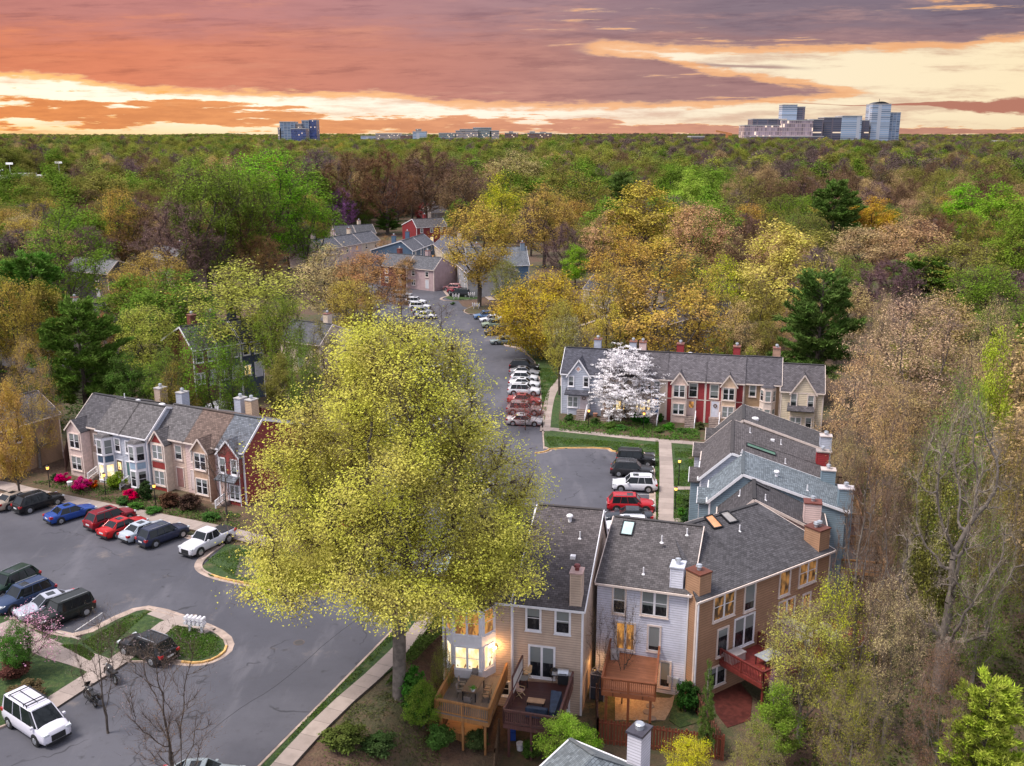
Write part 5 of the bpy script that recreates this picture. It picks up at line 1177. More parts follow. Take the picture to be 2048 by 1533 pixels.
for (x, y, w, c, lb) in ((150,440,26,(.7,.68,.68),'long low white building glimpsed left behind the trees'),(20,470,20,(.55,.57,.6),'low pale shed at the far left behind bare trees'),(560,395,16,(.62,.5,.48),'low pinkish building showing between brown trees')):
    simple('low_building', lb, x-w*1.5, y, x+w*1.5, y, 3, 4.5, c, (.42,.40,.40), 1, 14, None, rise=1.0, rf=6, n=6, door=False, chim=False, cat='building')
# ---------------------------------------------------------------- vehicles
def paint_mat():
    m = bpy.data.materials.new('car_paint'); m.use_nodes = True; k = NT(m.node_tree); b = k.n['Principled BSDF']
    c = k.new('ShaderNodeObjectInfo').outputs['Color']; tc = k.new('ShaderNodeTexCoord').outputs['Object']
    k.put(b.inputs['Base Color'], k.mix(k.m('MULTIPLY', k.sstep(k.noise(tc, 1.5, 5, .7), .5, .75), .06), c, (.2, .18, .16)))
    b.inputs['Metallic'].default_value = .1; b.inputs['Roughness'].default_value = .3; b.inputs['Specular IOR Level'].default_value = .2; b.inputs['Coat Weight'].default_value = .22; b.inputs['Coat Roughness'].default_value = .08; return m
PAINT = paint_mat(); GLASS = mat('car_glass', (.010,.013,.016), .05, spec=.35, noise_amt=.2); TYRE = mat('tyre', (.015,.015,.016), .85); RIM = mat('rim', (.42,.43,.46), .3, metal=.7)
BLK = mat('black_trim', (.018,.018,.02), .5); HEADL = mat('headlight_glass', (.55,.57,.6), .12, spec=.8); TAILL = mat('taillight_glass', (.35,.01,.012), .15, spec=.7); PLATE = mat('number_plate', (.6,.6,.62), .5)
def sect(W, zt, zb, mid, top=.90):
    """half section, floor to top: (y, z)"""
    h = zt-zb
    return [(W*.86, zb), (W*.97, zb+h*.14), (W, zb+h*.42), (W*.985, zb+h*.70), (W*.93, zt-h*.10), (W*.80, zt-.02), (W*.45, zt+mid*.7), (0, zt+mid)]
CARDEF = {
 # stations x, top z, half width, bottom z ; glasshouse: x base front, x roof front, x roof rear, x base rear, z belt, z roof
 'sedan': dict(L=4.7, st=[(2.35,.62,.62,.28),(2.2,.72,.80,.2),(1.7,.80,.88,.18),(.85,.92,.91,.18),(.2,.94,.91,.18),(-1.0,.96,.91,.18),(-1.75,1.0,.88,.2),(-2.2,.97,.80,.24),(-2.35,.78,.66,.32)], g=(1.0,.25,-.95,-1.75,.92,1.44), wr=.33, wx=(1.42,-1.38)),
 'suv': dict(L=4.7, st=[(2.35,.72,.66,.32),(2.2,.90,.84,.25),(1.6,1.0,.92,.24),(.95,1.06,.94,.24),(.2,1.08,.94,.24),(-1.2,1.1,.94,.24),(-2.0,1.1,.91,.26),(-2.3,1.02,.84,.32),(-2.37,.8,.76,.38)], g=(1.05,.45,-1.75,-2.22,1.06,1.70), wr=.37, wx=(1.45,-1.42)),
 'boxsuv': dict(L=4.4, st=[(2.2,.8,.78,.34),(2.1,.98,.88,.28),(1.5,1.06,.93,.26),(.9,1.1,.94,.26),(.2,1.1,.94,.26),(-1.2,1.1,.94,.26),(-2.0,1.1,.92,.28),(-2.17,1.06,.88,.34),(-2.22,.85,.84,.4)], g=(.95,.62,-1.95,-2.15,1.08,1.78), wr=.36, wx=(1.36,-1.32)),
 'hatch': dict(L=4.2, st=[(2.1,.66,.6,.28),(1.95,.78,.80,.2),(1.45,.88,.86,.18),(.85,.96,.88,.18),(.2,.98,.88,.18),(-1.0,1.0,.88,.18),(-1.75,1.0,.86,.2),(-2.02,.92,.8,.26),(-2.1,.7,.7,.34)], g=(1.1,.35,-1.35,-1.98,.94,1.5), wr=.32, wx=(1.3,-1.25)),
 'van': dict(L=5.1, st=[(2.55,.8,.72,.3),(2.4,1.0,.90,.24),(1.9,1.12,.98,.22),(1.4,1.2,1.0,.22),(.2,1.22,1.0,.22),(-1.2,1.22,1.0,.22),(-2.2,1.22,.98,.24),(-2.5,1.18,.92,.3),(-2.55,.9,.86,.36)], g=(1.75,.85,-2.35,-2.5,1.18,2.0), wr=.36, wx=(1.55,-1.6)),
 'pickup': dict(L=5.4, st=[(2.7,.85,.72,.4),(2.55,1.0,.88,.32),(2.0,1.12,.94,.3),(1.2,1.18,.95,.3),(.3,1.18,.95,.3),(-.75,1.18,.95,.3),(-1.6,1.16,.95,.32),(-2.5,1.16,.93,.36),(-2.68,1.12,.9,.42)], g=(1.15,.6,-.55,-.85,1.16,1.80), wr=.41, wx=(1.75,-1.65))}
def make_car(kind):
    c = CARDEF[kind]; root = empty('parked_car' if kind not in ('van', 'pickup') else ('parked_van' if kind == 'van' else 'pickup_truck')); W = max(s[2] for s in c['st'])
    m = MB(); rings = []
    for i, (x, zt, w, zb) in enumerate(c['st']):
        hs = sect(w, zt, zb, .035 if 0 < i < len(c['st'])-1 else .01); r = [(x, -y, z) for y, z in hs]+[(x, y, z) for y, z in hs[-2::-1]]; rings.append(r)
    n = len(rings[0]); vs = [v for r in rings for v in r]; fs = []
    for i in range(len(rings)-1):
        for j in range(n-1): a = i*n+j; fs.append((a, a+n, a+n+1, a+1))
        fs.append((i*n+n-1, (i+1)*n+n-1, (i+1)*n, i*n))
    fs += [tuple(range(n)), tuple(range((len(rings)-1)*n+n-1, (len(rings)-1)*n-1, -1))]
    m.add(vs, fs); body = m.build('body', PAINT, root, smooth_=True); md = body.modifiers.new('bevel', 'BEVEL'); md.width = .03; md.segments = 2; md.limit_method = 'ANGLE'; md.angle_limit = .7
    xf, rf, rr, xr, zb, zr = c['g']; wb = W*.93; wt = W*.70
    # glasshouse
    b4 = [(xf, wb*.9), (xf-.45, wb), (xr+.35, wb), (xr, wb*.86)]; t4 = [(rf, wt*.94), (rf-.3, wt), (rr+.3, wt), (rr, wt*.92)]
    g = MB(); base = [(x, -y, zb-.06) for x, y in b4]+[(x, y, zb-.06) for x, y in b4[::-1]]; top = [(x, -y, zr-.05) for x, y in t4]+[(x, y, zr-.05) for x, y in t4[::-1]]
    g.add(base+top, [(i, (i+1) % 8, 8+(i+1) % 8, 8+i) for i in range(8)]+[tuple(range(15, 7, -1))])
    g.build('windows', GLASS, root, smooth_=False)
    r = MB(); k = 1.03; rt = [(x*1.0+(.04 if i == 0 else (-.04 if i == 3 else 0)), y*k) for i, (x, y) in enumerate(t4)]
    lo = [(x, -y, zr-.07) for x, y in rt]+[(x, y, zr-.07) for x, y in rt[::-1]]; hi = [(x*.97, -y*.9, zr) for x, y in rt]+[(x*.97, y*.9, zr) for x, y in rt[::-1]]
    r.add(lo+hi, [(i, (i+1) % 8, 8+(i+1) % 8, 8+i) for i in range(8)]+[tuple(range(8, 16))])
    def pil(i0, i1, t0, t1, w=.07):
        pass
    for sg in (-1, 1):
        for (bi, ti, w) in ((0, 0, .055), (3, 3, .08)):
            a = Vector((b4[bi][0], sg*b4[bi][1]*1.0, zb-.05)); b = Vector((t4[ti][0], sg*t4[ti][1]*1.0, zr-.05)); r.bar(a, b, w, .05, up=(1, 0, 0))
        for fr in (((.47,) if kind not in ('suv', 'van', 'boxsuv') else (.36, .68))):
            x0 = b4[1][0]+(b4[2][0]-b4[1][0])*fr; x1 = t4[1][0]+(t4[2][0]-t4[1][0])*fr
            r.bar((x0, sg*(wb+.004), zb-.04), (x1, sg*(wt+.004), zr-.05), .05, .03, up=(1, 0, 0))
        a = Vector((b4[3][0], sg*b4[3][1], zb-.03)); q = Vector((b4[2][0], sg*b4[2][1], zb-.03)); t_ = Vector((t4[3][0], sg*t4[3][1], zr-.06))
        if kind in ('suv', 'van', 'hatch', 'boxsuv', 'sedan'): r.add([a+Vector((-.01, sg*.012, 0)), q+Vector((.0, sg*.012, 0)), t_+Vector((0, sg*.012, 0))], [(0, 1, 2) if sg < 0 else (2, 1, 0)])
    roof = r.build('roof', PAINT, root, smooth_=False, bevel=.02)
    for (y0, y1) in ((-1, 0), ):
        sr = MB(); sr.box((rf-.25, -wt*.5, zr+.001), (rf-.85, wt*.5, zr+.012)) if kind in ('suv', 'sedan') else None
        if sr.v: sr.build('sunroof', GLASS, roof)
    if kind in ('suv', 'boxsuv'):
        rl = MB()
        for sg in (-1, 1): rl.bar((rf-.3, sg*wt*.88, zr+.05), (rr+.2, sg*wt*.88, zr+.05), .04); rl.bar((rf-.3, sg*wt*.88, zr-.03), (rf-.25, sg*wt*.88, zr+.05), .04); rl.bar((rr+.2, sg*wt*.88, zr-.03), (rr+.25, sg*wt*.88, zr+.05), .04)
        rl.build('roof_rail', RIM, roof)
    if kind == 'van':
        rk = MB()
        for xx in (rf-.5, 0, rr+.6): rk.bar((xx, -wt, zr+.12), (xx, wt, zr+.12), .05); rk.bar((xx, -wt*.95, zr-.02), (xx, -wt*.95, zr+.12), .04); rk.bar((xx, wt*.95, zr-.02), (xx, wt*.95, zr+.12), .04)
        for sg in (-1, 0, 1): rk.bar((rf-.5, sg*wt*.9, zr+.14), (rr+.6, sg*wt*.9, zr+.14), .04)
        rk.build('ladder_rack', DARKM, roof)
    if kind == 'pickup':
        bd = MB(); bd.box((-1.0, -.78, 1.15), (-2.55, .78, 1.215)); bd.build('truck_bed', BLK, body)
    # wheels with dark arches
    for x in c['wx']:
        for sg in (-1, 1):
            a = MB(); a.cyl((x, sg*(W-.16), c['wr']+.02), (x, sg*(W+.004), c['wr']+.02), c['wr']+.07, n=20); a.build('wheel_arch', BLK, body)
            t = MB(); t.cyl((x, sg*(W-.2), c['wr']), (x, sg*(W+.03), c['wr']), c['wr'], n=22); wh = t.build('wheel', TYRE, root)
            q = MB(); q.cyl((x, sg*(W+.0), c['wr']), (x, sg*(W+.036), c['wr']), c['wr']*.66, c['wr']*.6, n=18)
            for i in range(5):
                an = i*2*math.pi/5; q.bar((x, sg*(W+.04), c['wr']), (x+math.cos(an)*c['wr']*.6, sg*(W+.04), c['wr']+math.sin(an)*c['wr']*.6), .05, .02, up=(0, 1, 0))
            q.build('rim', RIM, wh)
    x0, z0, w0 = c['st'][0][0], c['st'][1][1], c['st'][1][2]
    for sg in (-1, 1):
        l = MB(); l.add([(x0-.02, sg*w0*.55, z0-.14), (x0-.18, sg*w0*1.0, z0-.12), (x0-.38, sg*w0*1.06, z0-.02), (x0-.14, sg*w0*.6, z0-.015)], [(0,1,2,3) if sg > 0 else (3,2,1,0)]); l.M = Matrix()
        l.box((x0-.22, sg*w0*.6, z0-.16), (x0-.03, sg*w0*.97, z0-.03)); l.build('headlight', HEADL, root)
        x1, z1, w1 = c['st'][-1][0], c['st'][-2][1], c['st'][-2][2]
        l = MB(); l.box((x1+.3, sg*w1*.66, z1-.26), (x1-.0, sg*w1*1.02, z1-.06)); l.build('taillight', TAILL, root)
        l = MB(); l.box((xf-.42, sg*(wb+.02), zb-.05), (xf-.25, sg*(wb+.2), zb+.09)); l.build('wing_mirror', PAINT, root)
    l = MB(); l.box((x0-.05, -w0*.5, .42), (x0+.012, w0*.5, z0-.18)); l.build('grille', BLK, root)
    l = MB(); x1 = c['st'][-1][0]; l.box((x1-.015, -.26, .62), (x1+.1, .26, .76)); l.build('number_plate', PLATE, root)
    l = MB(); l.box((x1-.03, -W*.8, .3), (x1+.2, W*.8, .48)); l.box((x0-.2, -W*.8, .28), (x0+.03, W*.8, .4)); l.build('bumper', BLK if kind != 'sedan' else BLK, root)
    return root
CARS = {}
def paint_tree(o, col):
    for c in o.children:
        if c.name.split('.')[0] in ('body', 'roof', 'wing_mirror'): c.color = (*col, 1)
        paint_tree(c, col)
def car(kind, col, rx, ry, fx_, fy, label, group, z=0.0, scale=1.0):
    r, f = P(rx, ry, z+.0), P(fx_, fy, z+.0); c = (r+f)/2; d = (f-r)
    if kind not in CARS: o = make_car(kind); CARS[kind] = o
    else: o = copy_tree(CARS[kind])
    o.location = (c.x, c.y, z+.004); o.rotation_euler = (0, 0, math.atan2(d.y, d.x)); tag(o, label, {'van': 'van', 'pickup': 'pickup truck'}.get(kind, 'car'), group)
    paint_tree(o, col)
    return o
CB, CW, CS = (.012,.012,.014), (.62,.62,.66), (.36,.38,.42)
GA, GB_, GC, GD, GE_, GF_ = 'cars parked nose-in below the left row', 'cars parked at the lower left kerb', 'cars in the small right-hand car park', 'cars in the column left of the middle lawn', 'cars along the far street', 'cars glimpsed under the great tree'
car('sedan', (.33,.27,.22), 3,1020, 62,999, 'champagne-coloured sedan at the left edge below the left row', GA)
car('suv', CB, 44,1026, 112,1005, 'black SUV between the champagne sedan and the blue sedan', GA)
car('sedan', (.02,.06,.26), 108,1046, 176,1026, 'bright blue sedan standing alone below the pink azaleas', GA)
car('suv', (.20,.01,.02), 187,1060, 256,1036, 'maroon SUV beside the bright red sedan', GA)
car('sedan', (.42,.012,.014), 212,1077, 281,1050, 'bright red sedan between maroon SUV and silver sedan', GA)
car('sedan', (.40,.44,.50), 254,1085, 325,1058, 'silver sedan between the bright red and the dark blue car', GA)
car('suv', (.025,.03,.06), 292,1094, 362,1068, 'dark blue-black SUV at the right end of the left row of cars', GA)
car('pickup', (.58,.57,.62), 452,1078, 380,1112, 'white crew-cab pickup truck beside the curved kerb', GA)
car('suv', (.012,.03,.02), 60,1164, -18,1200, 'very dark green SUV cut by the left edge, farthest of the lower four', GB_)
car('suv', (.03,.05,.11), 93,1190, 5,1226, 'dark blue SUV next to the silver coupe-like sedan', GB_)
car('sedan', (.38,.39,.46), 143,1208, 50,1238, 'silver-grey sedan with a sunroof between dark blue and boxy black SUV', GB_)
car('boxsuv', (.014,.017,.016), 170,1222, 86,1256, 'boxy black SUV with a sunshade in its windscreen', GB_)
car('suv', CB, 338,1327, 258,1296, 'black SUV parked against the planted island with the mailboxes', None)
pa, pb = P(24,1375,2.0), P(95,1420,2.0); dv = (pb-pa).normalized(); cc = (pa+pb)/2+dv*.55
v = make_car('van'); v.location = (cc.x, cc.y, 0.004); v.rotation_euler = (0, 0, math.atan2(dv.y, dv.x)); tag(v, 'white van with a roof rack behind the bare branches at the lower left', 'van'); paint_tree(v, (.62,.6,.68))
car('sedan', (.30,.34,.36), 350,1574, 460,1570, 'pale grey car just entering the bottom edge of the picture', None)
car('boxsuv', CB, 1234,927, 1308,930, 'large black SUV at the top of the right-hand car park', GC)
car('suv', (.03,.03,.035), 1225,948, 1303,952, 'black crossover between the large black SUV and the white one', GC)
car('suv', (.68,.68,.73), 1312,981, 1226,978, 'white SUV with black wheels facing left in the car park', GC)
car('suv', (.40,.012,.02), 1218,1019, 1304,1021, 'bright red crossover in the right-hand car park', GC)
car('sedan', (.03,.035,.045), 1302,1045, 1212,1042, 'dark sedan just below the red crossover', GC)
car('suv', (.66,.67,.72), 1296,1068, 1206,1066, 'white car half hidden by the white house roof', GC)
for (k, c, y, l) in (('suv', CB, 741, 'black SUV, uppermost of the column by the curved path'), ('sedan', (.22,.22,.24), 752, 'dark silver sedan second from the top of the column'), ('hatch', CW, 763, 'white hatchback, upper of the white cars in the column'), ('sedan', CW, 775, 'white sedan in the middle of the white cars'), ('suv', CW, 790, 'white SUV, lowest of the white cars in the column'), ('sedan', (.28,.05,.05), 808, 'dull red sedan seen through the red-leaved tree'), ('suv', (.25,.2,.2), 828, 'brownish SUV under the red-leaved tree'), ('sedan', (.4,.38,.4), 850, 'silver sedan at the lower end of the column under red leaves')):
    car(k, c, 1020, y-2, 1077, y, l, GD)
for (k, c, x, y, l) in (('sedan', (.35,.36,.38), 868, 748, 'grey sedan at the top of the hidden left column'), ('suv', (.03,.05,.12), 857, 782, 'navy SUV glimpsed at the edge of the great tree'), ('sedan', (.25,.03,.04), 856, 800, 'dark red sedan under the great tree edge'), ('suv', (.3,.42,.38), 852, 826, 'pale green SUV under the great tree edge'), ('sedan', CW, 850, 850, 'white sedan low in the hidden left column'), ('suv', (.2,.2,.22), 846, 876, 'grey SUV lowest in the hidden left column')):
    car(k, c, x+26, y, x-26, y+1, l, GF_)
car('sedan', (.33,.40,.40), 905,1140, 945,1098, 'pale teal sedan under the tree beside the near kerb', GF_); car('suv', (.18,.22,.24), 866,1190, 900,1150, 'grey-blue car with a glass roof under the right side of the tree', GF_)
car('sedan', (.4,.03,.03), 735,1040, 700,1060, 'red sedan glimpsed through the middle of the great tree', GF_); car('sedan', CW, 975,985, 935,1000, 'white sedan glimpsed through the right of the great tree', GF_)
for (k, c, x, y, l) in (('suv', CS, 865,550, 'silver SUV farthest up the right side of the far street'), ('sedan', (.45,.45,.47), 872,556, 'pale silver sedan second in the far street row'), ('suv', (.05,.055,.06), 880,562, 'charcoal SUV third in the far street row'), ('sedan', (.36,.32,.27), 892,570, 'tan sedan in the middle of the far street row'), ('suv', (.45,.2,.2), 906,579, 'pale red SUV in the far street row'), ('sedan', (.2,.01,.03), 914,584, 'maroon sedan next to the black van on the far street'), ('van', (.02,.02,.025), 922,592, 'black minivan beside the far mailboxes')):
    car(k, c, x+10, y+2, x-12, y+1, l, GE_)
car('suv', (.04,.06,.09), 976,588, 990,584, 'dark blue SUV right of the tall olive tree trunk', GE_)
for (k, c, x, y, l) in (('suv', (.12,.2,.35), 969,636, 'mid-blue SUV below the mulched island'), ('sedan', CW, 981,642, 'white sedan beside the golden tree'), ('suv', (.25,.3,.22), 986,653, 'grey-green SUV partly under the golden tree'), ('suv', (.05,.05,.055), 993,668, 'dark grey SUV partly under the golden tree'), ('sedan', (.2,.24,.25), 1005,686, 'grey-teal sedan at the tip of the golden tree kerb')):
    car(k, c, x+17, y+1, x-15, y+2, l, GE_)
for (k, c, x, y, l) in (('sedan', (.4,.4,.42), 778,560, 'silver sedan at the far left of the far street'), ('suv', CS, 804,594, 'grey SUV behind the tawny tree on the far street'), ('suv', CW, 832,608, 'white SUV, upper of the white pair on the left of the far street'), ('suv', CW, 840,618, 'white SUV, lower of the white pair on the left of the far street'), ('sedan', (.25,.26,.28), 846,627, 'grey sedan under the small bare mauve tree'), ('sedan', CW, 851,636, 'white sedan lowest on the left of the far street')):
    car(k, c, x-15, y, x+15, y+1, l, GE_)
def motorcycle(px, py, fx_, fy, label, kind=0):
    a, b = P(px, py), P(fx_, fy); c = (a+b)/2; d = b-a; r = empty('motorcycle', (c.x, c.y, 0), math.atan2(d.y, d.x), label=label, cat='motorcycle', group='motorcycles parked on the near court')
    for x in (-.75, .78):
        m = MB(); n = 20
        for i in range(n):
            t0, t1 = 2*math.pi*i/n, 2*math.pi*(i+1)/n; m.cyl((x+.27*math.cos(t0), 0, .33+.27*math.sin(t0)), (x+.27*math.cos(t1), 0, .33+.27*math.sin(t1)), .07, n=7, caps=False)
        w = m.build('wheel', TYRE, r, smooth_=True); m = MB(); m.cyl((x, -.03, .33), (x, .03, .33), .2, n=16); m.build('rim', RIM, w)
    m = MB(); m.cyl((.78,-.1,.33), (.5,-.1,.95), .035, n=8); m.cyl((.78,.1,.33), (.5,.1,.95), .035, n=8); m.bar((.45,0,.9), (-.35,0,.7), .12, .18); m.bar((-.3,0,.6), (-.75,-.1,.33), .05, .07); m.bar((-.3,0,.6), (-.75,.12,.33), .05, .07); m.build('frame', DARKM, r)
    m = MB(); m.ball((.15, 0, .84), .24, 12, 8, sz=.7); m.ball((.42, 0, .86), .2, 10, 6, sz=.8); m.build('fuel_tank', mat('tank', (.03,.03,.035), .2, coat=.6), r, smooth_=True)
    m = MB(); m.box((-.08,-.15,.76), (-.75,.15,.86)); m.box((-.7,-.13,.84), (-.95,.13,.98)); m.build('seat', BLK, r, bevel=.03)
    m = MB(); m.box((.3,-.2,.3), (-.3,.2,.6)); m.cyl((.1,-.23,.45), (.1,.23,.45), .16, n=12); m.build('engine', mat('engine', (.12,.12,.13), .35, metal=.8), r, bevel=.02)
    m = MB(); m.cyl((.1,-.2,.3), (-.85,-.24,.42), .05, n=8); m.build('exhaust_pipe', RIM, r)
    m = MB(); m.bar((.46,-.38,1.05), (.46,.38,1.05), .035); m.build('handlebar', DARKM, r); m = MB(); m.ball((.66, 0, .88), .11, 10, 6); m.build('headlight', HEADL, r)
    if kind:
        m = MB(); m.add([(.62,-.18,.95),(.62,.18,.95),(.45,.2,1.3),(.45,-.2,1.3)], [(0,1,2,3)]); m.build('windscreen', GLASS, r)
        for sg in (-1, 1): m = MB(); m.box((-.5, sg*.2, .5), (-.95, sg*.4, .8)); m.build('saddlebag', BLK, r, bevel=.03)
    m = MB(); m.bar((0,.12,.35), (-.05,.35,.0), .03); m.build('kickstand', DARKM, r)
    r.rotation_euler[0] = .12; return r
motorcycle(238,1376, 205,1345, 'dark motorcycle parked nearer the black SUV'); motorcycle(196,1420, 166,1390, 'black touring motorcycle parked nearer the white van', 1)
# ---------------------------------------------------------------- lamps, mailboxes, fences, furniture
GLOBE = mat('globe_orange', (1,.6,.2), emit=(1.0,.42,.06), es=2.2)
def lamp_post(x, y, label, h=2.1):
    p = on_ground(x, y); r = empty('lamp_post', (p.x, p.y, p.z), label=label, cat='street lamp', group='black garden lamp posts with orange lanterns')
    m = MB(); m.cyl((0,0,-.2), (0,0,h), .045, n=8); m.cyl((0,0,0), (0,0,.3), .09, .06, n=10); m.build('pole', DARKM, r)
    m = MB(); m.cyl((0,0,h), (0,0,h+.06), .14, n=10); m.cyl((0,0,h+.36), (0,0,h+.5), .2, .03, n=10); m.build('lantern_cap', DARKM, r)
    m = MB(); m.cyl((0,0,h+.06), (0,0,h+.36), .12, .16, n=10); m.build('lantern', GLOBE, r); return r
for a in ((100,977,'lamp post standing alone left of the first pink azalea'),(212,992,'lamp post in front of the clipped green bush'),(312,1015,'lamp post beside the brown bare shrubs of the left row'),(1177,856,'lamp post left of the dogwood steps'),(1287,862,'lamp post in front of the dark hedge, right of the dogwood'),(1357,972,'taller lamp post on the lawn right of the straight path'),(1350,1021,'lamp post by the small side path near the slate-blue house'),(884,537,'lamp post at the top of the far street'),(866,528,'lamp post by the far lawn'),(930,572,'lamp post in front of the far cream houses'),(1117,650,'lamp post glowing through the golden tree')): lamp_post(*a, h=2.6 if a[0] == 1357 else 2.1)
def mailbox(x, y, label, cols=5, ang=0.0):
    p = on_ground(x, y); p.z = .11; r = empty('mailbox_cluster', (p.x, p.y, p.z), ang, label=label, cat='mailbox', group='white mailbox clusters')
    m = MB(); m.bar((-.75,0,.95), (.75,0,.95), .1, .1); m.bar((-.75,0,.6), (.75,0,.6), .1, .1)
    for sx in (-.5, .5): m.bar((sx,0,-.2), (sx,0,1.0), .12, .12); m.bar((sx,0,.25), (sx+.3,0,.6), .07, .07)
    m.build('stand', WHITE, r)
    for row, z in enumerate((1.0, .62)):
        for i in range(cols):
            cx = -.7+1.4*i/(cols-1); m = MB(); n = 8
            prof = [(.0-.11, 0), (.11, 0), (.11, .14)]+[(.11*math.cos(t), .14+.11*math.sin(t)) for t in [math.pi*j/n for j in range(1, n)]]+[(-.11, .14)]
            m.add([(cx+a, -.28, z+.05+b) for a, b in prof]+[(cx+a, .22, z+.05+b) for a, b in prof], [(i_, (i_+1) % len(prof), len(prof)+(i_+1) % len(prof), len(prof)+i_) for i_ in range(len(prof))]+[tuple(range(len(prof)-1, -1, -1)), tuple(range(len(prof), 2*len(prof)))])
            m.build('mailbox', WHITE, r)
    return r
mailbox(392, 1268, 'white mailbox cluster on the near grassed island', 5, -.25); mailbox(912, 600, 'white mailbox cluster at the left of the far grass island', 3); mailbox(943, 597, 'white mailbox cluster at the right of the far grass island', 4); mailbox(952, 619, 'white mailbox cluster on the mulched island by the trunk', 4)
def fence(pts, z, h, col, label, pw=.14, gap=.05, world=False, cat='fence'):
    q = [Vector(p) for p in (pts if world else XY(pts, z+h))]; c = q[0]; r = empty('fence', (c.x, c.y, z), label=label, cat=cat)
    m = MB(); s = MB()
    for a, b in zip(q[:-1], q[1:]):
        a3, b3 = Vector((a.x-c.x, a.y-c.y, 0)), Vector((b.x-c.x, b.y-c.y, 0)); L = (b3-a3).length; n = int(L/(pw+gap)); U = Vector((0, 0, 1)); d = (b3-a3).normalized(); N = Vector((-d.y, d.x, 0))
        rr = random.Random(int(L*100))
        for i in range(n):
            p = a3.lerp(b3, (i+.5)/n)-N*.035*(1 if i % 2 else -1); hh = h+rr.uniform(-.03, .03); m.add([(p+d*sx*pw/2+N*sy*.012+U*zz) for zz in (0.0, hh) for sx, sy in ((-1,-1),(1,-1),(1,1),(-1,1))], [(0,3,2,1),(4,5,6,7),(0,1,5,4),(1,2,6,5),(2,3,7,6),(3,0,4,7)])
        for zz in (.3, h-.25): s.bar(a3+U*zz, b3+U*zz, .05, .09)
        k = max(1, round(L/2.4))
        for i in range(k+1): p = a3.lerp(b3, i/k); g = MB(); g.bar(p, p+U*(h+.1), .11, .11); g.build('fence_post', planks(col, .5, 2), r)
    m.build('boards', planks(col, pw+gap, 0), r); s.build('rail', planks(col, .5, 2), r); return r
FR = (.20,.05,.025)
fence([(1196,1438),(1300,1450),(1448,1472)], YZ, 1.8, FR, 'red-brown board fence behind the grey siding chimney')
fence([(1196,1438),(1193,1370)], YZ, 1.8, (.09,.04,.03), 'dark fence between the beige and the white house yards')
fence([(1448,1472),(1395,1385),(1376,1345)], YZ, 1.7, (.16,.06,.04), 'red-brown fence running back to the brown house corner')
fence([(998,1440),(990,1500),(985,1560)], YZ, 1.8, (.12,.075,.045), 'weathered fence between the cedar deck and the dark deck')
fence([(1385,1345),(1432,1350)], YZ, 1.5, FR, 'short red fence panel beside the small blue-green conifer')
fence([(128,905),(136,870)], 0, 2.2, (.08,.035,.03), 'dark red gate and fence in the gap beside the tan gable')
for (pts, lb) in (([(425,800),(520,815),(560,820)], 'dark red yard fence behind the left row chimneys'), ([(330,812),(425,812)], 'brown yard fence behind the left row roofs')): fence(pts, 0, 1.9, (.13,.035,.03), lb)
fence([(1700,1130),(1760,1250),(1760,1330)], YZ, 1.6, (.14,.08,.05), 'weathered fence in the wood behind the right-hand row')
# furniture on the decks
def on_deck(h, px, py, z): return P(px, py, z)
def chair(px, py, z, rz, col, label, group, fold=False):
    p = P(px, py, z); r = empty('garden_chair', (p.x, p.y, z), rz, label=label, cat='chair', group=group); mt = mat('chair_'+str(col), col, .5); dk = mat('chair_frame'+str(fold), (.5,.36,.2) if fold else (.05,.045,.045), .5)
    m = MB(); m.box((-.22,-.22,.42), (.22,.22,.45)); m.build('seat', mt, r); m = MB(); m.M = Matrix.Translation((0,.2,.45)) @ Matrix.Rotation(-.2, 4, 'X'); m.box((-.22,0,0), (.22,.03,.45)); m.build('backrest', mt, r)
    for sx in (-.21, .21):
        for sy in (-.2, .2): m = MB(); m.bar((sx, sy*(-1 if fold else 1), .42), (sx, sy*1.1, 0), .035); m.build('leg', dk, r)
        m = MB(); m.bar((sx,-.2,.62), (sx,.22,.62), .03); m.bar((sx,-.2,.42), (sx,-.2,.62), .03); m.build('armrest', dk, r)
    return r
def table(px, py, z, rz, w, l, hgt, top, label, legs=4, cat='table', round_=False):
    p = P(px, py, z); r = empty('garden_table', (p.x, p.y, z), rz, label=label, cat=cat)
    m = MB()
    if round_: m.cyl((0,0,hgt-.04), (0,0,hgt), w/2, n=20)
    else: m.box((-w/2,-l/2,hgt-.05), (w/2,l/2,hgt))
    m.build('tabletop', top, r)
    for sx in (-1, 1):
        for sy in (-1, 1): m = MB(); k = .35 if round_ else .44; m.bar((sx*w*k, sy*l*k, hgt-.05), (sx*w*k, sy*l*k, 0), .07); m.build('leg', DARKM, r)
    return r
tr = D1.ang
table(947, 1388, 0.0, tr-.12, 1.0, 2.0, .75, planks((.15,.095,.065), .1, 0), 'long slatted dining table on the cedar deck')
for i, (x, y, rz) in enumerate(((975,1390,-1.6),(972,1402,-1.6),(926,1378,1.6),(922,1392,1.6),(936,1413,3.1),(949,1364,0))):
    chair(x, y, 0.0, tr+rz, (.28,.18,.12) if i < 2 else (.22,.19,.18), ['tan-seated chair on the right of the dining table, farther','tan-seated chair on the right of the dining table, nearer','grey chair on the left of the dining table, farther','grey chair on the left of the dining table, nearer','grey chair at the near end of the dining table','chair at the far end of the dining table'][i], 'chairs around the dining table')
p = P(946, 1382, .75); r = empty('potted_plant', (p.x, p.y, .75), label='small green plant in a white bowl on the dining table', cat='plant'); m = MB(); m.cyl((0,0,0), (0,0,.16), .1, .16, n=14); m.build('pot', WHITE, r)
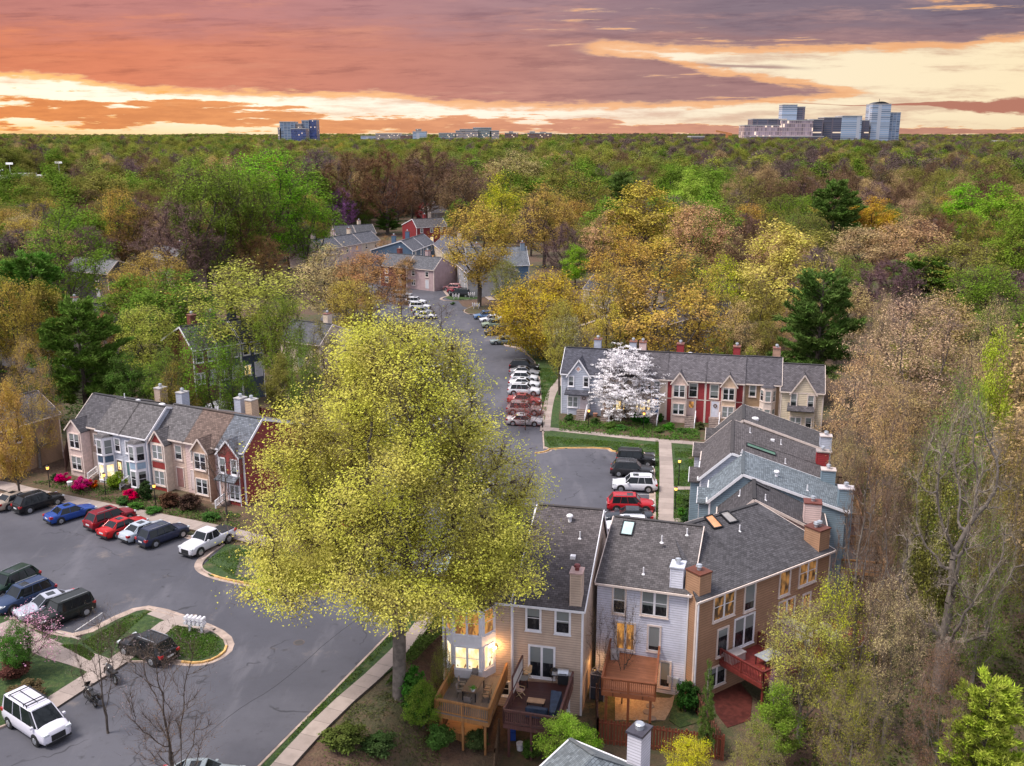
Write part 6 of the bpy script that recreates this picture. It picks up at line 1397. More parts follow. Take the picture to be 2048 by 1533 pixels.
rs = np.random.RandomState(5); C = rs.normal(0, .1, (220, 3)); C[:, 2] = np.abs(C[:, 2])+.16; o = bpy.data.objects.new('leaves', fast_mesh('leaves', leaf_quads(rs, C, .07), 4, LEAF)); COL.objects.link(o); o.parent = r; o.color = (.1,.3,.05,1)
# barbecue
p = P(1126, 1370, 0.0); r = empty('barbecue', (p.x, p.y, 0), D2.ang+.1, label='gas barbecue with a steel lid at the right of the dark deck', cat='barbecue')
m = MB(); m.box((-.35,-.25,.15), (.35,.25,.85)); m.build('cabinet', BLK, r, bevel=.02); m = MB(); n = 10
prof = [(-.28,.87)]+[(-.28*math.cos(math.pi*i/n), .9+.3*math.sin(math.pi*i/n)) for i in range(n+1)]+[(.28,.87)]; k = len(prof)
m.add([(-.36, a, b) for a, b in prof]+[(.36, a, b) for a, b in prof], [(i, (i+1) % k, k+(i+1) % k, k+i) for i in range(k)]+[tuple(range(k-1,-1,-1)), tuple(range(k,2*k))]); m.build('lid', ZINC, r)
m = MB(); m.box((-.75,-.22,.82), (-.38,.22,.86)); m.box((.38,-.22,.82), (.7,.22,.86)); m.build('side_shelf', ZINC, r); m = MB(); m.bar((-.25,-.33,1.0), (.25,-.33,1.0), .03); m.build('handle', DARKM, r)
p = P(1108, 1362, 0.0); r = empty('kettle_grill', (p.x, p.y, 0), label='black covered kettle grill beside the gas barbecue', cat='barbecue'); m = MB(); m.ball((0,0,.7), .3, 14, 8); m.build('bowl', BLK, r, smooth_=True)
for a in range(3): m = MB(); m.bar((.1*math.cos(a*2.1), .1*math.sin(a*2.1), .5), (.3*math.cos(a*2.1), .3*math.sin(a*2.1), 0), .03); m.build('leg', DARKM, r)
chair(1054, 1356, 0.0, D2.ang-.4, (.45,.36,.26), 'folding chair against the privacy screen, beyond the round table', 'folding chairs on the dark deck', True); chair(1041, 1392, 0.0, D2.ang+1.3, (.40,.25,.2), 'folding chair with a patterned cushion, nearer the corner', 'folding chairs on the dark deck', True)
table(1047, 1371, 0.0, 0, .7, .7, .6, mat('round_top', (.22,.2,.18), .5), 'small round side table between the two folding chairs', round_=True)
table(1072, 1412, 0.0, D2.ang, 1.15, .55, .42, mat('tan_top', (.42,.25,.15), .5), 'low tan coffee table on the dark deck')
def cover_seat(pts, z, h0, h1, label, col=(.03,.045,.08)):
    q = XY(pts, z+.4); c = Vector(q[0]); r = MB(); n = len(q)
    r.add([(a-c.x, b-c.y, 0) for a, b in q]+[(c.x*0+(a-c.x)*.96, (b-c.y)*.96, h0 if i < 2 else h1) for i, (a, b) in enumerate(q)], [tuple(range(n, 2*n))]+[(i, (i+1) % n, n+(i+1) % n, n+i) for i in range(n)]+[tuple(range(n-1, -1, -1))])
    o = r.build('covered_sofa', mat('navy_cover', col, .45, noise_amt=.3, nscale=4, bump=.5), None, bevel=.05); o.location = (c.x, c.y, z+.003); return tag(o, label, 'sofa')
cover_seat([(1098,1426),(1110,1428),(1125,1394),(1102,1390)], 0, .5, .85, 'navy covered sofa against the right rail of the dark deck'); cover_seat([(1050,1424),(1094,1430),(1098,1418),(1056,1412)], 0, .75, .5, 'navy covered bench along the front rail of the dark deck')
# white/other decks
p = P(1229, 1316, .1); m = MB(); m.box((-.3,-.3,0), (.3,.3,.6)); o = m.build('storage_box', mat('box_grey', (.42,.4,.4), .6), None, bevel=.03); o.location = (p.x, p.y, .103); tag(o, 'pale grey box on the orange-red wooden deck', 'box')
q = D4.A+D4.d*(sA+.9)-D4.n*.6; m = MB(); m.box((-.7,-.4,0), (.7,.4,.55)); m.box((-.74,-.44,.552), (.74,.44,.66)); o = m.build('deck_chest', mat('chest', (.42,.37,.36), .5), None, bevel=.02); o.location = (q.x, q.y, .003); o.rotation_euler = (0,0,D4.ang); tag(o, 'pale storage chest against the brown wall on the barn-red deck', 'chest')
q = D4.A+D4.d*(sA+2.5)-D4.n*2.3
r = empty('glass_table', (q.x, q.y, 0), D4.ang, label='grey rectangular patio table on the barn-red deck', cat='table'); m = MB(); m.box((-.9,-.55,.7), (.9,.55,.74)); m.build('tabletop', mat('glass_top', (.3,.32,.34), .1, spec=.8), r)
for sx in (-.8, .8):
    for sy in (-.45, .45): m = MB(); m.bar((sx, sy, .7), (sx, sy, 0), .05); m.build('leg', DARKM, r)
for i, (a, b) in enumerate(((1.6,1.6),(3.0,1.8),(2.2,3.0))):
    q = D5.A+D5.d*(s5+a)-D5.n*b; r = empty('patio_chair', (q.x, q.y, 0), D5.ang+i*2, label=['white patio armchair beside the privacy screen','white patio armchair at the right of the end deck','white patio armchair near the outer rail of the end deck'][i], cat='chair', group='white patio chairs on the end deck')
    m = MB(); m.box((-.35,-.35,.3), (.35,.35,.42)); m.build('seat', mat('cushion', (.45,.36,.36), .8), r, bevel=.03); m = MB(); m.box((-.35,.3,.42), (.35,.38,.9)); m.build('backrest', WHITE, r)
    for sx in (-.36, .36): m = MB(); m.box((sx-.04,-.35,0), (sx+.04,.35,.62)); m.build('armrest', WHITE, r)
# small greenhouse and bits in the yards
p = on_ground(1196, 1395); r = empty('greenhouse', (p.x, p.y, p.z), D3.ang, label='narrow clear-walled greenhouse beside the white house', cat='greenhouse'); m = MB()
for sx in (-.5,.5):
    for sy in (-.4,.4): m.bar((sx,sy,0), (sx,sy,2.0), .05)
    m.bar((sx,-.4,2.0), (sx,.4,2.0), .05); m.bar((sx,-.4,2.0), (0,-.4,2.4), .05); m.bar((sx,.4,2.0), (0,.4,2.4), .05)
m.bar((0,-.4,2.4), (0,.4,2.4), .05); m.bar((-.5,-.4,1.0), (.5,-.4,1.0), .04); m.bar((-.5,-.4,2.0), (.5,-.4,2.0), .05); m.build('frame', mat('gh_frame', (.4,.38,.4), .5), r)
m = MB(); m.box((-.47,-.37,.05), (.47,.37,1.95)); m.build('glazing', mat('gh_glass', (.05,.06,.085), .15, spec=.7), r)
p = on_ground(1040, 1500); r = MB(); r.cyl((0,0,0), (0,0,.5), .2, .26, n=12); o = r.build('bucket', WHITE, None); o.location = (p.x, p.y, p.z+.02); tag(o, 'white bucket on the bare soil below the dark deck', 'bucket')
p = on_ground(1024, 1478); r = MB(); r.box((-.25,-.25,0), (.25,.25,.6)); r.box((-.2,-.2,.602), (.25,.3,.95)); o = r.build('tote_box', mat('tote_blue', (.03,.08,.35), .5), None, bevel=.02); o.location = (p.x, p.y, p.z+.02); tag(o, 'blue plastic tub in the shade below the dark deck', 'tub')
for i, (x, y) in enumerate(((1300,1412),(1294,1424),(1304,1437))):
    p = P(x, y, YZ+.07); r = MB(); r.cyl((0,0,0), (0,0,.04), .3, n=14); o = r.build('stepping_stone', mat('stone', (.2,.17,.15), .9), None); o.location = (p.x, p.y, p.z); tag(o, ['farthest round stepping stone on the lit gravel','middle round stepping stone on the lit gravel','nearest round stepping stone on the lit gravel'][i], 'stepping stone', 'stepping stones in the gravel')
p = on_ground(204, 952); r = empty('flower_pot', (p.x, p.y, p.z+.15), label='white flower pot beside the leftmost azalea', cat='pot')
p = P(140, 972, .12); r.location = p; m = MB(); m.cyl((0,0,0), (0,0,.5), .2, .3, n=12); m.build('pot', WHITE, r)
p = P(438, 835, 1.0); r = empty('gazebo', (p.x, p.y, 0), .3, label='small gazebo with a pale canopy among the red fences', cat='gazebo'); m = MB(); m.add([(-1.7,-1.7,2.4),(1.7,-1.7,2.4),(1.7,1.7,2.4),(-1.7,1.7,2.4),(0,0,3.4)], [(0,1,4),(1,2,4),(2,3,4),(3,0,4)]); m.build('canopy', mat('canopy', (.33,.32,.36), .8), r)
for sx in (-1.6,1.6):
    for sy in (-1.6,1.6): m = MB(); m.bar((sx,sy,0), (sx,sy,2.4), .1); m.build('post', DARKM, r)
p = on_ground(1255, 836); r = empty('planter', (p.x-4.3, p.y, .12), label='terracotta pot beside the steps left of the dogwood', cat='planter'); m = MB(); m.cyl((0,0,0), (0,0,.5), .22, .34, n=14); m.build('pot', mat('terracotta', (.4,.2,.14), .8), r)
# ---------------------------------------------------------------- planting
HERO = make_proto(79, 'hero', 'hero', 26, 9.2, 270000, .128, 1500, .24, .4, r0=.40, twigs=16000, step=.5, kill=1.0, lumps=.85, bark=BARKG, flat=.8, nclump=480, csz=1.12, loosef=.16, mt=HEROL)
hp_ = P(800, 1412, -.3)
tree((hp_.x-.1, hp_.y+.6, -.5), 25.8, 20.4, 'leafy', (.46,.45,.105), 'huge yellow-green oak that hides the street, in front of everything', name='great_tree', pr=HERO, rot=.7)
T = tree_px
# named trees: (x, top, height, width, kind, colour, label)
TL = [
 (120,397,20,165,'bud','green','spreading bright green tree with dark limbs, upper left'),
 (60,515,18,150,'pine','pine2','broad soft pine at the left edge above the pale roofs'),
 (75,560,16,120,'leafy','olive','olive leafy tree between the soft pine and the tan gable wall'),
 (10,760,13,90,'leafy','gold','low yellow-brown tree cut by the left edge beside the tan gable wall'),
 (15,560,17,110,'bud','gold','ochre tree cut by the left edge below the soft pine'),
 (48,675,15,125,'fine','gold','yellow-brown tree on a dark trunk beside the tan gable wall'),
 (150,612,16,190,'pine','pine','big dark pine in front of the white house with twin chimneys'),
 (205,625,10,60,'bud','rust','small rust-coloured tree tucked against the left pines'),
 (235,378,20,100,'bud','gold','golden-topped round tree left of the bare brown ones, upper left'),
 (275,415,20,150,'bare','brown','bare brown tree in front of the low white building'),
 (345,400,22,170,'bare','mauve','big bare tree with long leaning limbs, left of the bright green crowns'),
 (400,320,25,170,'fan','green','tall airy green tree, left one of the bright green group'),
 (475,330,24,150,'leafy','green','green dome between the airy tree and the tallest green one'),
 (535,300,27,190,'fan','bgreen','tallest bright green tree of the left group'),
 (610,395,22,130,'leafy','bgreen','vivid green tree leaning over the grey roofs of the distant cluster'),
 (480,375,20,150,'bare','brown','bare brown tree framed by the bright green group'),
 (372,492,13,80,'fan','olive','small round olive tree above the wispy spring tree'),
 (430,470,16,110,'bare','mauve','mauve bare thicket tree right of the small round olive one'),
 (520,470,17,130,'bare','rust','reddish-brown bare tree above the wispy spring tree'),
 (485,528,19,240,'fan','ygreen','wide wispy pale green tree left of the great tree'),
 (290,612,14,165,'bud','ygreen','soft green tree between the left pines and the wispy tree'),
 (555,590,16,110,'bud','green','green tree close against the left of the great tree top'),
 (655,487,16,150,'bud','tan','tawny tree beside the far street, above the great tree'),
 (735,505,15,140,'bud','rust','orange-brown tree overhanging the far street'),
 (700,560,13,150,'bud','gold','low golden tree just above the great tree top'),
 (640,300,22,120,'bare','mauve','mauve bare tree right of the tallest green tree'),
 (700,305,24,140,'bare','brown','large bare brown tree behind the distant cluster, left one'),
 (770,300,24,130,'bare','brown','large bare brown tree behind the distant cluster, centre one'),
 (850,292,24,140,'bare','brown','large bare brown tree behind the distant cluster, right one'),
 (930,330,22,120,'bud','brown','brown budding tree left of the yellow-green pair'),
 (680,375,16,70,'bare','purple','slim purplish tree left of the distant cluster'),
 (725,392,14,60,'fan','green','narrow green sapling behind the distant cluster'),
 (775,420,12,50,'pine','pine','small dark pine behind the cluster roofs'),
 (850,405,10,44,'leafy','dred','dark maroon tree beside the dark red house'),
 (920,398,14,70,'leafy','bgreen','bright green tree right of the dark red house'),
 (1000,345,22,110,'bud','yg','tall yellow-green tree right of the olive street tree'),
 (1030,300,22,130,'bud','tan','tan budding crown on the skyline below the central office blocks'),
 (957,408,22.5,160,'fan','gold','tall olive-gold tree whose trunk stands on the far mulched island'),
 (1090,365,22,130,'bud','gold','gold tree right of the tall yellow-green one'),
 (1155,340,24,150,'bud','olive','olive-brown tree in the middle distance, centre'),
 (1215,420,20,110,'bud','tan','tan tree left of the big spreading gold tree'),
 (1290,360,24,175,'leafy','gold','big golden round tree with a dense crown, centre right'),
 (1380,333,21,76,'leafy','lime','vivid green cone-shaped tree right of the golden round one'),
 (1245,350,20,80,'pine','pine2','dull green pine behind the golden round tree'),
 (1088,545,14.5,215,'dense','gold2','broad mustard-gold tree over the parked cars on the street bend'),
 (1152,488,11,66,'leafy','bgreen','small vivid green tree above the mustard-gold tree'),
 (1250,450,19,150,'bud','gold','gold tree rising behind the tan townhouses'),
 (1320,478,21.8,255,'bud','gold','big spreading gold tree with dark limbs behind the middle row'),
 (1400,410,20,150,'bud','tan','tan-gold tree right of the spreading gold one'),
 (1190,628,8,110,'bud','pale','pale blossoming small tree behind the middle row left chimney'),
 (1385,610,10,120,'bud','lime','lime green sprouting tree behind the red chimneys'),
 (1215,520,19,110,'bud','gold','gold budding tree close left of the big spreading one'),
 (1262,560,15,100,'bud','gold','smaller gold tree in front of the tan gabled townhouse'),
 (1425,530,18,130,'bud','gold','gold budding tree right of the big spreading one'),
 (1480,600,14,110,'bud','tan','tan budding tree behind the tan house roof'),
 (1535,640,11,90,'bud','olive','olive budding tree behind the middle row right end'),
 (1240,650,9,90,'bud','pale','second pale blossoming tree, behind the dogwood top'),
 (1135,630,9,80,'bud','pale','third pale blossoming tree, touching the mustard-gold tree'),
 (1450,645,10,80,'bud','lime','second lime green sprouting tree, farther right'),
 (1120,600,14,90,'bud','gold','gold tree squeezed right of the mustard-gold tree'),
 (1500,690,9,70,'bud','lime','low lime sprouting tree right of the brown end wall'),
 (560,700,11,90,'leafy','olive','olive tree at the left flank of the great tree'),
 (330,690,12,110,'bud','green','green tree behind the left row left chimney'),
 (250,700,11,110,'leafy','dgreen','dark leafy tree behind the left row left end'),
 (1450,480,18,120,'bud','yg','yellow-olive tree behind the tan house of the middle row'),
 (1520,560,15,110,'bud','olive','open olive tree with bare stems left of the dark pine'),
 (1572,415,22,178,'leafy','yellow','large pale yellow round tree, right of centre'),
 (1500,350,20,110,'bud','olive','brown-olive tree behind the pale yellow one'),
 (1585,600,14,90,'fine','tan','tan tree just above the left of the dark pine'),
 (1672,368,20,120,'pine','pine','dark pine standing among the pale trees, right of centre'),
 (1750,390,15,96,'leafy','gold2','round bronze-gold tree right of the small dark pine'),
 (1632,470,18,90,'bare','grey','grey bare tree right of the pale yellow round one'),
 (1730,455,20,160,'bud','tan','wide tan tree in the middle right'),
 (1825,430,21,170,'bud','tan','light brown tree with upswept limbs, middle right'),
 (1930,365,22,110,'leafy','bgreen','bright green tree on the right, left one of a pair'),
 (2005,362,24,120,'leafy','bgreen','bright green tree on the right, right one of a pair'),
 (2040,420,24,110,'leafy','green','tall green tree cut by the right edge'),
 (1925,450,22,200,'bud','olive','broad olive-brown tree with fine twigs near the right edge'),
 (1850,520,16,170,'pine','pine2','wide layered pine in the right middle distance'),
 (1648,555,19,178,'pine','pine','big dark green pine behind the end of the middle row'),
 (1840,585,21,250,'fine','peach','great peach-coloured budding tree on the right'),
 (1735,690,17,170,'fine','peach','peach budding tree beside the right-hand row, lower one'),
 (1770,590,18,60,'fine','peach','narrow peach tree top left of the great peach tree'),
 (2000,600,22,130,'fine','tan','brownish tree at the right edge below the green ones'),
 (2000,650,21,110,'leafy','lime','yellow-green leafy tree at the right edge'),
 (1930,740,20,170,'fine','green','soft green tree in the right wood, left of the lime one'),
 (1800,800,17,150,'fine','tan','tan twiggy tree below the great peach tree'),
 (1700,860,13,90,'fine','tan','slim bare tree beside the right-hand decks'),
 (2030,820,19,130,'fine','olive','olive fine-twigged tree cut by the right edge, halfway down'),
 (1880,930,16,150,'leafy','olive','olive leafy tree in the right wood, above the bare giant'),
 (1780,960,15,140,'fine','brown','bare brown tree beyond the blue-grey end wall'),
 (1945,790,22,300,'giant',(.26,.22,.19),'bare giant with thick grey limbs in the right wood'),
 (1745,900,20,170,'giant','brown','second big bare tree whose limbs lean over the right-hand decks'),
 (1990,1020,14,150,'fine','green','green twiggy tree at the right, below the bare giant'),
 (1690,1140,12,170,'fine','yg','budding tree spreading over the end deck'),
 (1620,1210,10,210,'fine','ygreen','wide budding tree in front of the barn-red deck'),
 (1800,1160,12,170,'fine','tan','tan budding tree in the lower right wood'),
 (1560,1360,6,110,'leafy','green','low green leafy tree beside the red patio'),
 (1575,1240,8,60,'fine','purple','small purple redbud below the barn-red deck'),
 (1985,1370,9,170,'pine','lime','light green soft pine at the lower right corner'),
 (1900,1280,11,150,'fine','brown','brown bare tree left of the light green pine'),
 (1720,1330,9,170,'fine','olive','low olive-tipped tree at the bottom right'),
 (1520,1440,6,130,'fine','olive','olive shrub-like tree at the bottom edge right of the fence'),
 (1420,1318,7.2,46,'spruce','pine2','small blue-green conifer beside the brown house'),
 (1200,1215,7.5,64,'thin','rust','slim twiggy tree between the beige and white houses'),
 (1250,1195,8.2,90,'thin','rust','slim reddish twiggy tree in front of the orange-red deck'),
 (1130,1425,4.2,120,'leafy','lime','bright green bushy tree below the dark deck'),
 (1165,1445,3.2,90,'leafy','bgreen','bright green bush left of the grey hip roof'),
 (845,1350,3.6,90,'leafy','green','green shrub tree at the left of the cedar deck'),
 (884,1280,5.5,60,'bud','olive','olive shrub against the glowing bay'),
 (1380,1480,3.0,120,'bud','yg','yellow-green bush in front of the fence, lower right'),
 (25,1235,4.6,70,'leafy','dgreen','dark round evergreen at the left edge beside the magnolia'),
 (190,1235,8,150,'thin','grey','thin bare tree in front of the white van'),
 (320,1275,9.5,240,'thin','grey','bare twiggy tree rising from the lower left'),
 (350,1420,6,180,'thin','brown','bare brown shrub tree at the bottom left'),
 (440,870,9,130,'thin','grey','grey bare tree in front of the pink and red houses'),
 (1052,782,5.2,90,'wisp',(.30,.06,.05),'red-leaved tree over the lower cars of the column'),
 (880,604,6,70,'thin','mauve','small bare mauve tree at the far street kerb'),
 (690,520,13,90,'bud','tan','tan tree right in front of the distant grey roofs'),
 (905,500,9,60,'bud','gold','gold small tree before the far cream houses'),
 (1010,520,12,80,'bud','olive','olive tree against the blue end townhouse'),
 (840,520,6,40,'bud','rust','coppery bush by the pink porch'),
 (415,615,16.8,130,'bud','green','green airy tree in front of the dark townhouses, left'),
 (462,680,13,90,'bud','green','low green tree in front of the dark townhouses, right'),
 (345,720,11,100,'bud','olive','olive tree behind the left row middle'),
 (815,512,8,70,'bud','rust','coppery tree screening the dark red far townhouse'),
 (640,640,13,100,'bud','olive','olive tree between the cluster roofs and the great tree top'),
 (600,660,14,90,'bud','green','green tree against the upper left of the great tree'),
 (800,560,8,50,'bud','rust','coppery small tree at the head of the far street'),
 (770,470,9,50,'bud','rust','coppery small tree in front of the dark red townhouse'),
 (830,475,7,36,'leafy','dred','dark red small tree by the blue houses'),
]
BASE = {(120,397):640,(235,378):560,(275,415):560,(345,400):610,(400,320):600,(475,330):590,(535,300):570,(610,395):560,(480,375):585,(640,300):470,(700,305):470,(770,300):465,(850,292):460,(930,330):480,(680,375):475,
 (725,392):470,(775,420):470,(850,405):452,(920,398):470,(1000,345):500,(1030,300):440,(1090,365):540,(1155,340):500,(1215,420):560,(1290,360):560,(1380,333):480,(1245,350):490,(1400,410):600,(1500,350):500,
 (1572,415):690,(1672,368):520,(1750,390):520,(1930,365):520,(2005,362):540,(2040,420):600,(1632,470):640,(1925,450):660,(1730,455):600,(1825,430):600,(372,492):600,(520,470):590,(430,470):590}
TL = [(x, y, (36-(y-278)*(36/(BASE[(x, y)]-278)) if (x, y) in BASE else h_), w, kd, c, lb) for (x, y, h_, w, kd, c, lb) in TL]   # heights from where the foot and the top are seen
for (x, y, h_, w, kd, c, lb) in TL:
    cat_ = 'shrub' if h_ < 4 else 'tree'
    if 290 < y < 640 and kd != 'pine' and h_ > 14: w *= 1.15
    if kd == 'leafy' and y < 420 and h_ > 13: kd = 'fan' if x < 640 else 'leafy'
    T(x, y, h_, w, kd, c, lb, cat=cat_)
# pink flowers on the magnolia, dogwood
DOG = make_proto(91, 'dog', 'spread', 8.5, 4.3, 30000, .19, 420, .18, .18, r0=.14, twigs=900, step=.3, kill=.5, lumps=.65, tip=.012, flat=.35, bark=BARK)
p = P(1250, 835, .2); tree((p.x, p.y-.6, 0.05), 8.6, 9.3, 'leafy', 'white', 'white flowering dogwood in front of the middle row', name='dogwood_tree', pr=DOG)
MAG = make_proto(92, 'mag', 'round', 5, 2.4, 1500, .14, 200, .15, .12, r0=.09, twigs=500, step=.25, kill=.4, tip=.01)
p = on_ground(62, 1330); tree((p.x, p.y, p.z+.1), 3.6, 4.2, 'leafy', 'pink', 'pink-blossomed small tree left of the lower path', name='magnolia_tree', pr=MAG)
# shrubs
SH = [make_proto(60+i, 'shrub', 'round', 1.6, 1.1, 5200, .13, 130, .08, .11, r0=.04, step=.16, kill=.24, tip=.008, lumps=.3) for i in range(2)]
FL = make_proto(66, 'shrub', 'round', 1.6, 1.2, 5200, .12, 130, .08, .1, r0=.04, step=.16, kill=.24, tip=.008, lumps=.3)
SHR = [ # x, y(base), height, width m, colour, label
 (128,968,1.2,2.0,(.42,.015,.10),'leftmost bright pink azalea below the cream end house'),(165,982,1.5,2.9,(.45,.02,.12),'largest bright pink azalea beside the steps'),(265,1003,1.2,2.3,(.45,.02,.12),'bright pink azalea right of the steps of the white houses'),
 (187,980,1.1,1.6,(.30,.05,.03),'coppery azalea growing into the largest pink one'),(235,978,1.9,2.5,(.13,.22,.025),'clipped lime-green bush in front of the white houses'),(298,1000,2.0,2.2,(.03,.06,.02),'dark green shrub right of the light blue bay'),(250,1010,.9,1.8,(.05,.10,.03),'low dark green shrub below the right azalea'),
 (115,966,1.0,1.4,(.04,.07,.03),'dark green shrub left of the first azalea'),(340,1018,1.6,3.0,(.09,.05,.035),'brown twiggy shrub below the red panelled house'),(378,1025,1.8,3.2,(.08,.05,.035),'brown twiggy shrub below the pink house'),(270,1022,.7,2.2,(.06,.14,.03),'low green ground shrub beside the left pavement'),(300,1030,.7,2.2,(.05,.13,.03),'low green ground shrub right of the first one'),(420,1045,.8,2.6,(.05,.11,.03),'low green shrub near the white pickup'),
 (1142,845,1.1,1.8,(.05,.08,.03),'round shrub left of the first steps'),(1192,852,1.0,1.6,(.05,.11,.03),'green shrub between the two left flights of steps'),(1222,858,.9,1.8,(.08,.13,.03),'low green shrub under the dogwood, left'),(1240,862,.7,2.0,(.07,.14,.04),'low green shrub under the dogwood, right'),(1270,846,1.3,2.2,(.035,.13,.02),'dark hedge block right of the dogwood trunk'),(1290,849,1.3,2.0,(.03,.12,.02),'dark hedge block left of the blue door steps'),
 (1322,846,1.2,1.2,(.04,.12,.02),'hedge bush right of the blue door steps'),(1342,862,1.0,2.0,(.08,.22,.03),'bright green mound in front of the red house'),(1360,868,.7,1.8,(.06,.14,.03),'low green plant beside the red house steps'),(1320,866,.7,1.6,(.08,.12,.03),'low mixed plant right of the blue door steps'),(1400,862,1.1,1.6,(.08,.10,.04),'green-brown shrub by the white door'),
 (1378,1018,1.4,1.8,(.05,.08,.03),'dark shrub beside the small side path'),(1362,1035,.9,1.3,(.07,.16,.03),'bright green small shrub by the straight path'),(1385,1040,1.3,1.7,(.04,.08,.03),'dark round shrub behind the small bright one'),(1378,1058,1.3,1.9,(.03,.06,.025),'darkest shrub near the white house roof corner'),
 (850,1455,2.4,3.0,(.05,.11,.025),'dark green shrub at the foot of the cedar deck'),(868,1500,1.6,2.6,(.06,.13,.03),'rounded green shrub at the bottom beside the soil'),(960,1495,1.2,2.2,(.06,.08,.03),'small olive shrub beside the lower platform'),(830,1400,2.4,2.6,(.06,.14,.03),'green shrub right of the great trunk'),(700,1500,1.4,3.4,(.08,.10,.03),'sprawling olive shrub on the bare soil'),(770,1520,1.2,3.0,(.06,.09,.03),'low olive shrub near the bottom edge, on the soil'),
 (1370,1425,2.2,2.6,(.03,.07,.02),'dark evergreen shrub inside the side fence'),(1060,1520,1.2,1.8,(.07,.12,.03),'small green shrub left of the hip roof'),(905,640-30,.6,1.5,(.05,.1,.03),'tiny shrub on the far island'),(895,535,1.4,2.4,(.06,.12,.03),'round green shrub on the far lawn'),(905,520,1.8,3.0,(.04,.09,.03),'large dark shrub by the blue far houses'),(925,545,1.5,2.8,(.08,.10,.04),'olive shrub in front of the far cream houses'),
 (20,1360,1.5,2.6,(.12,.05,.04),'reddish low shrub beside the lower left path'),(60,1395,1.2,3.2,(.10,.07,.04),'brown low shrub behind the white van'),
]
for (x, y, h_, w, c, lb) in SHR:
    p = on_ground(x, y); tree((p.x, p.y, p.z+.1), h_, w, 'leafy', c, lb, name='shrub', cat='shrub', pr=FL if c[0] > .25 else SH[int(x) % 2])
# low plants and rough grass: nobody could count them
def cover(name, label, polys, n, size, cols, z=G, up=.6, seed=1, terrain=False, h=.12, cat='ground cover', aspect=.6):
    rs_ = np.random.RandomState(seed); r = random.Random(seed); C = []; per = n//len(polys)
    for poly in polys:
        q = XY(poly, z); xs = [a for a, b in q]; ys = [b for a, b in q]; t = 0
        while t < per:
            x, y = r.uniform(min(xs), max(xs)), r.uniform(min(ys), max(ys))
            t += .25
            if inpoly(x, y, q): 
                if noise.noise(Vector((x*.6, y*.6, seed))) > r.uniform(-.5, .3): C.append((x, y, (ground_z(x, y) if terrain else z)+r.uniform(0, h))); t += .75
    C = np.array(C); me = fast_mesh(name, leaf_quads(rs_, C, size, up=up, aspect=aspect), 4, LEAF); o = bpy.data.objects.new(name, me); COL.objects.link(o); o.color = (*cols, 1)
    return tag(o, label, cat, kind='stuff')
def inpoly(x, y, poly):
    c = False; n = len(poly); j = n-1
    for i in range(n):
        if ((poly[i][1] > y) != (poly[j][1] > y)) and x < (poly[j][0]-poly[i][0])*(y-poly[i][1])/(poly[j][1]-poly[i][1])+poly[i][0]: c = not c
        j = i
    return c
cover('bed_plants', 'low green plants in the beds before the middle row', [[(1118,842),(1118,862),(1400,886),(1400,862),(1300,848)]], 9000, .2, (.08,.15,.035), h=.3, seed=2)
cover('bed_plants', 'low green plants in the beds before the left row', [[(60,965),(150,960),(480,1030),(480,1060),(240,1010)]], 9000, .2, (.075,.12,.035), h=.25, seed=3)
cover('lawn_grass', 'short grass tufts on the middle lawns', [[(1088,872),(1316,890),(1312,900),(1232,903),(1222,892),(1100,893)],[(1349,896),(1420,900),(1420,972),(1349,972)],[(1311,880),(1317,882),(1317,1060),(1313,1060)],[(1349,980),(1420,980),(1380,1060),(1348,1060)],[(1080,735),(1128,740),(1100,780),(1088,850)]], 42000, .14, (.085,.14,.035), seed=4, up=0, h=.05)
cover('lawn_grass', 'short grass tufts on the near islands', [[(165,1283),(262,1230),(300,1222),(200,1310)],[(345,1250),(400,1258),(445,1280),(440,1306),(395,1320),(320,1300)],[(412,1118),(470,1095),(600,1130),(600,1178),(466,1154)],[(120,1290),(160,1290),(190,1310),(180,1322)]], 30000, .12, (.085,.14,.035), seed=5, up=0, h=.05)
cover('lawn_grass', 'short grass tufts along the near pavement', [[(862,1235),(905,1190),(925,1215),(880,1270),(790,1360),(770,1370)],[(862,1190),(895,1160),(700,1370),(560,1500),(540,1530),(600,1450)]], 26000, .13, (.085,.13,.035), seed=6, up=0, h=.05)
cover('undergrowth', 'leafy undergrowth on the floor of the right wood', [[(1720,900),(2060,850),(2100,1560),(1480,1560),(1560,1420),(1700,1250)]], 60000, .3, (.085,.10,.035), seed=7, terrain=True, h=.5, z=-2.6)
cover('undergrowth', 'leafy undergrowth on the soil at the near slope', [[(700,1440),(830,1380),(880,1400),(880,1500),(960,1560),(640,1560)]], 5000, .14, (.09,.10,.04), seed=8, terrain=True, h=.15, z=-1)
cover('undergrowth', 'leafy undergrowth behind the left row', [[(20,860),(120,870),(200,800),(480,800),(620,720),(560,640),(20,640)]], 30000, .4, (.06,.10,.03), seed=9, terrain=True, h=.6, z=0)
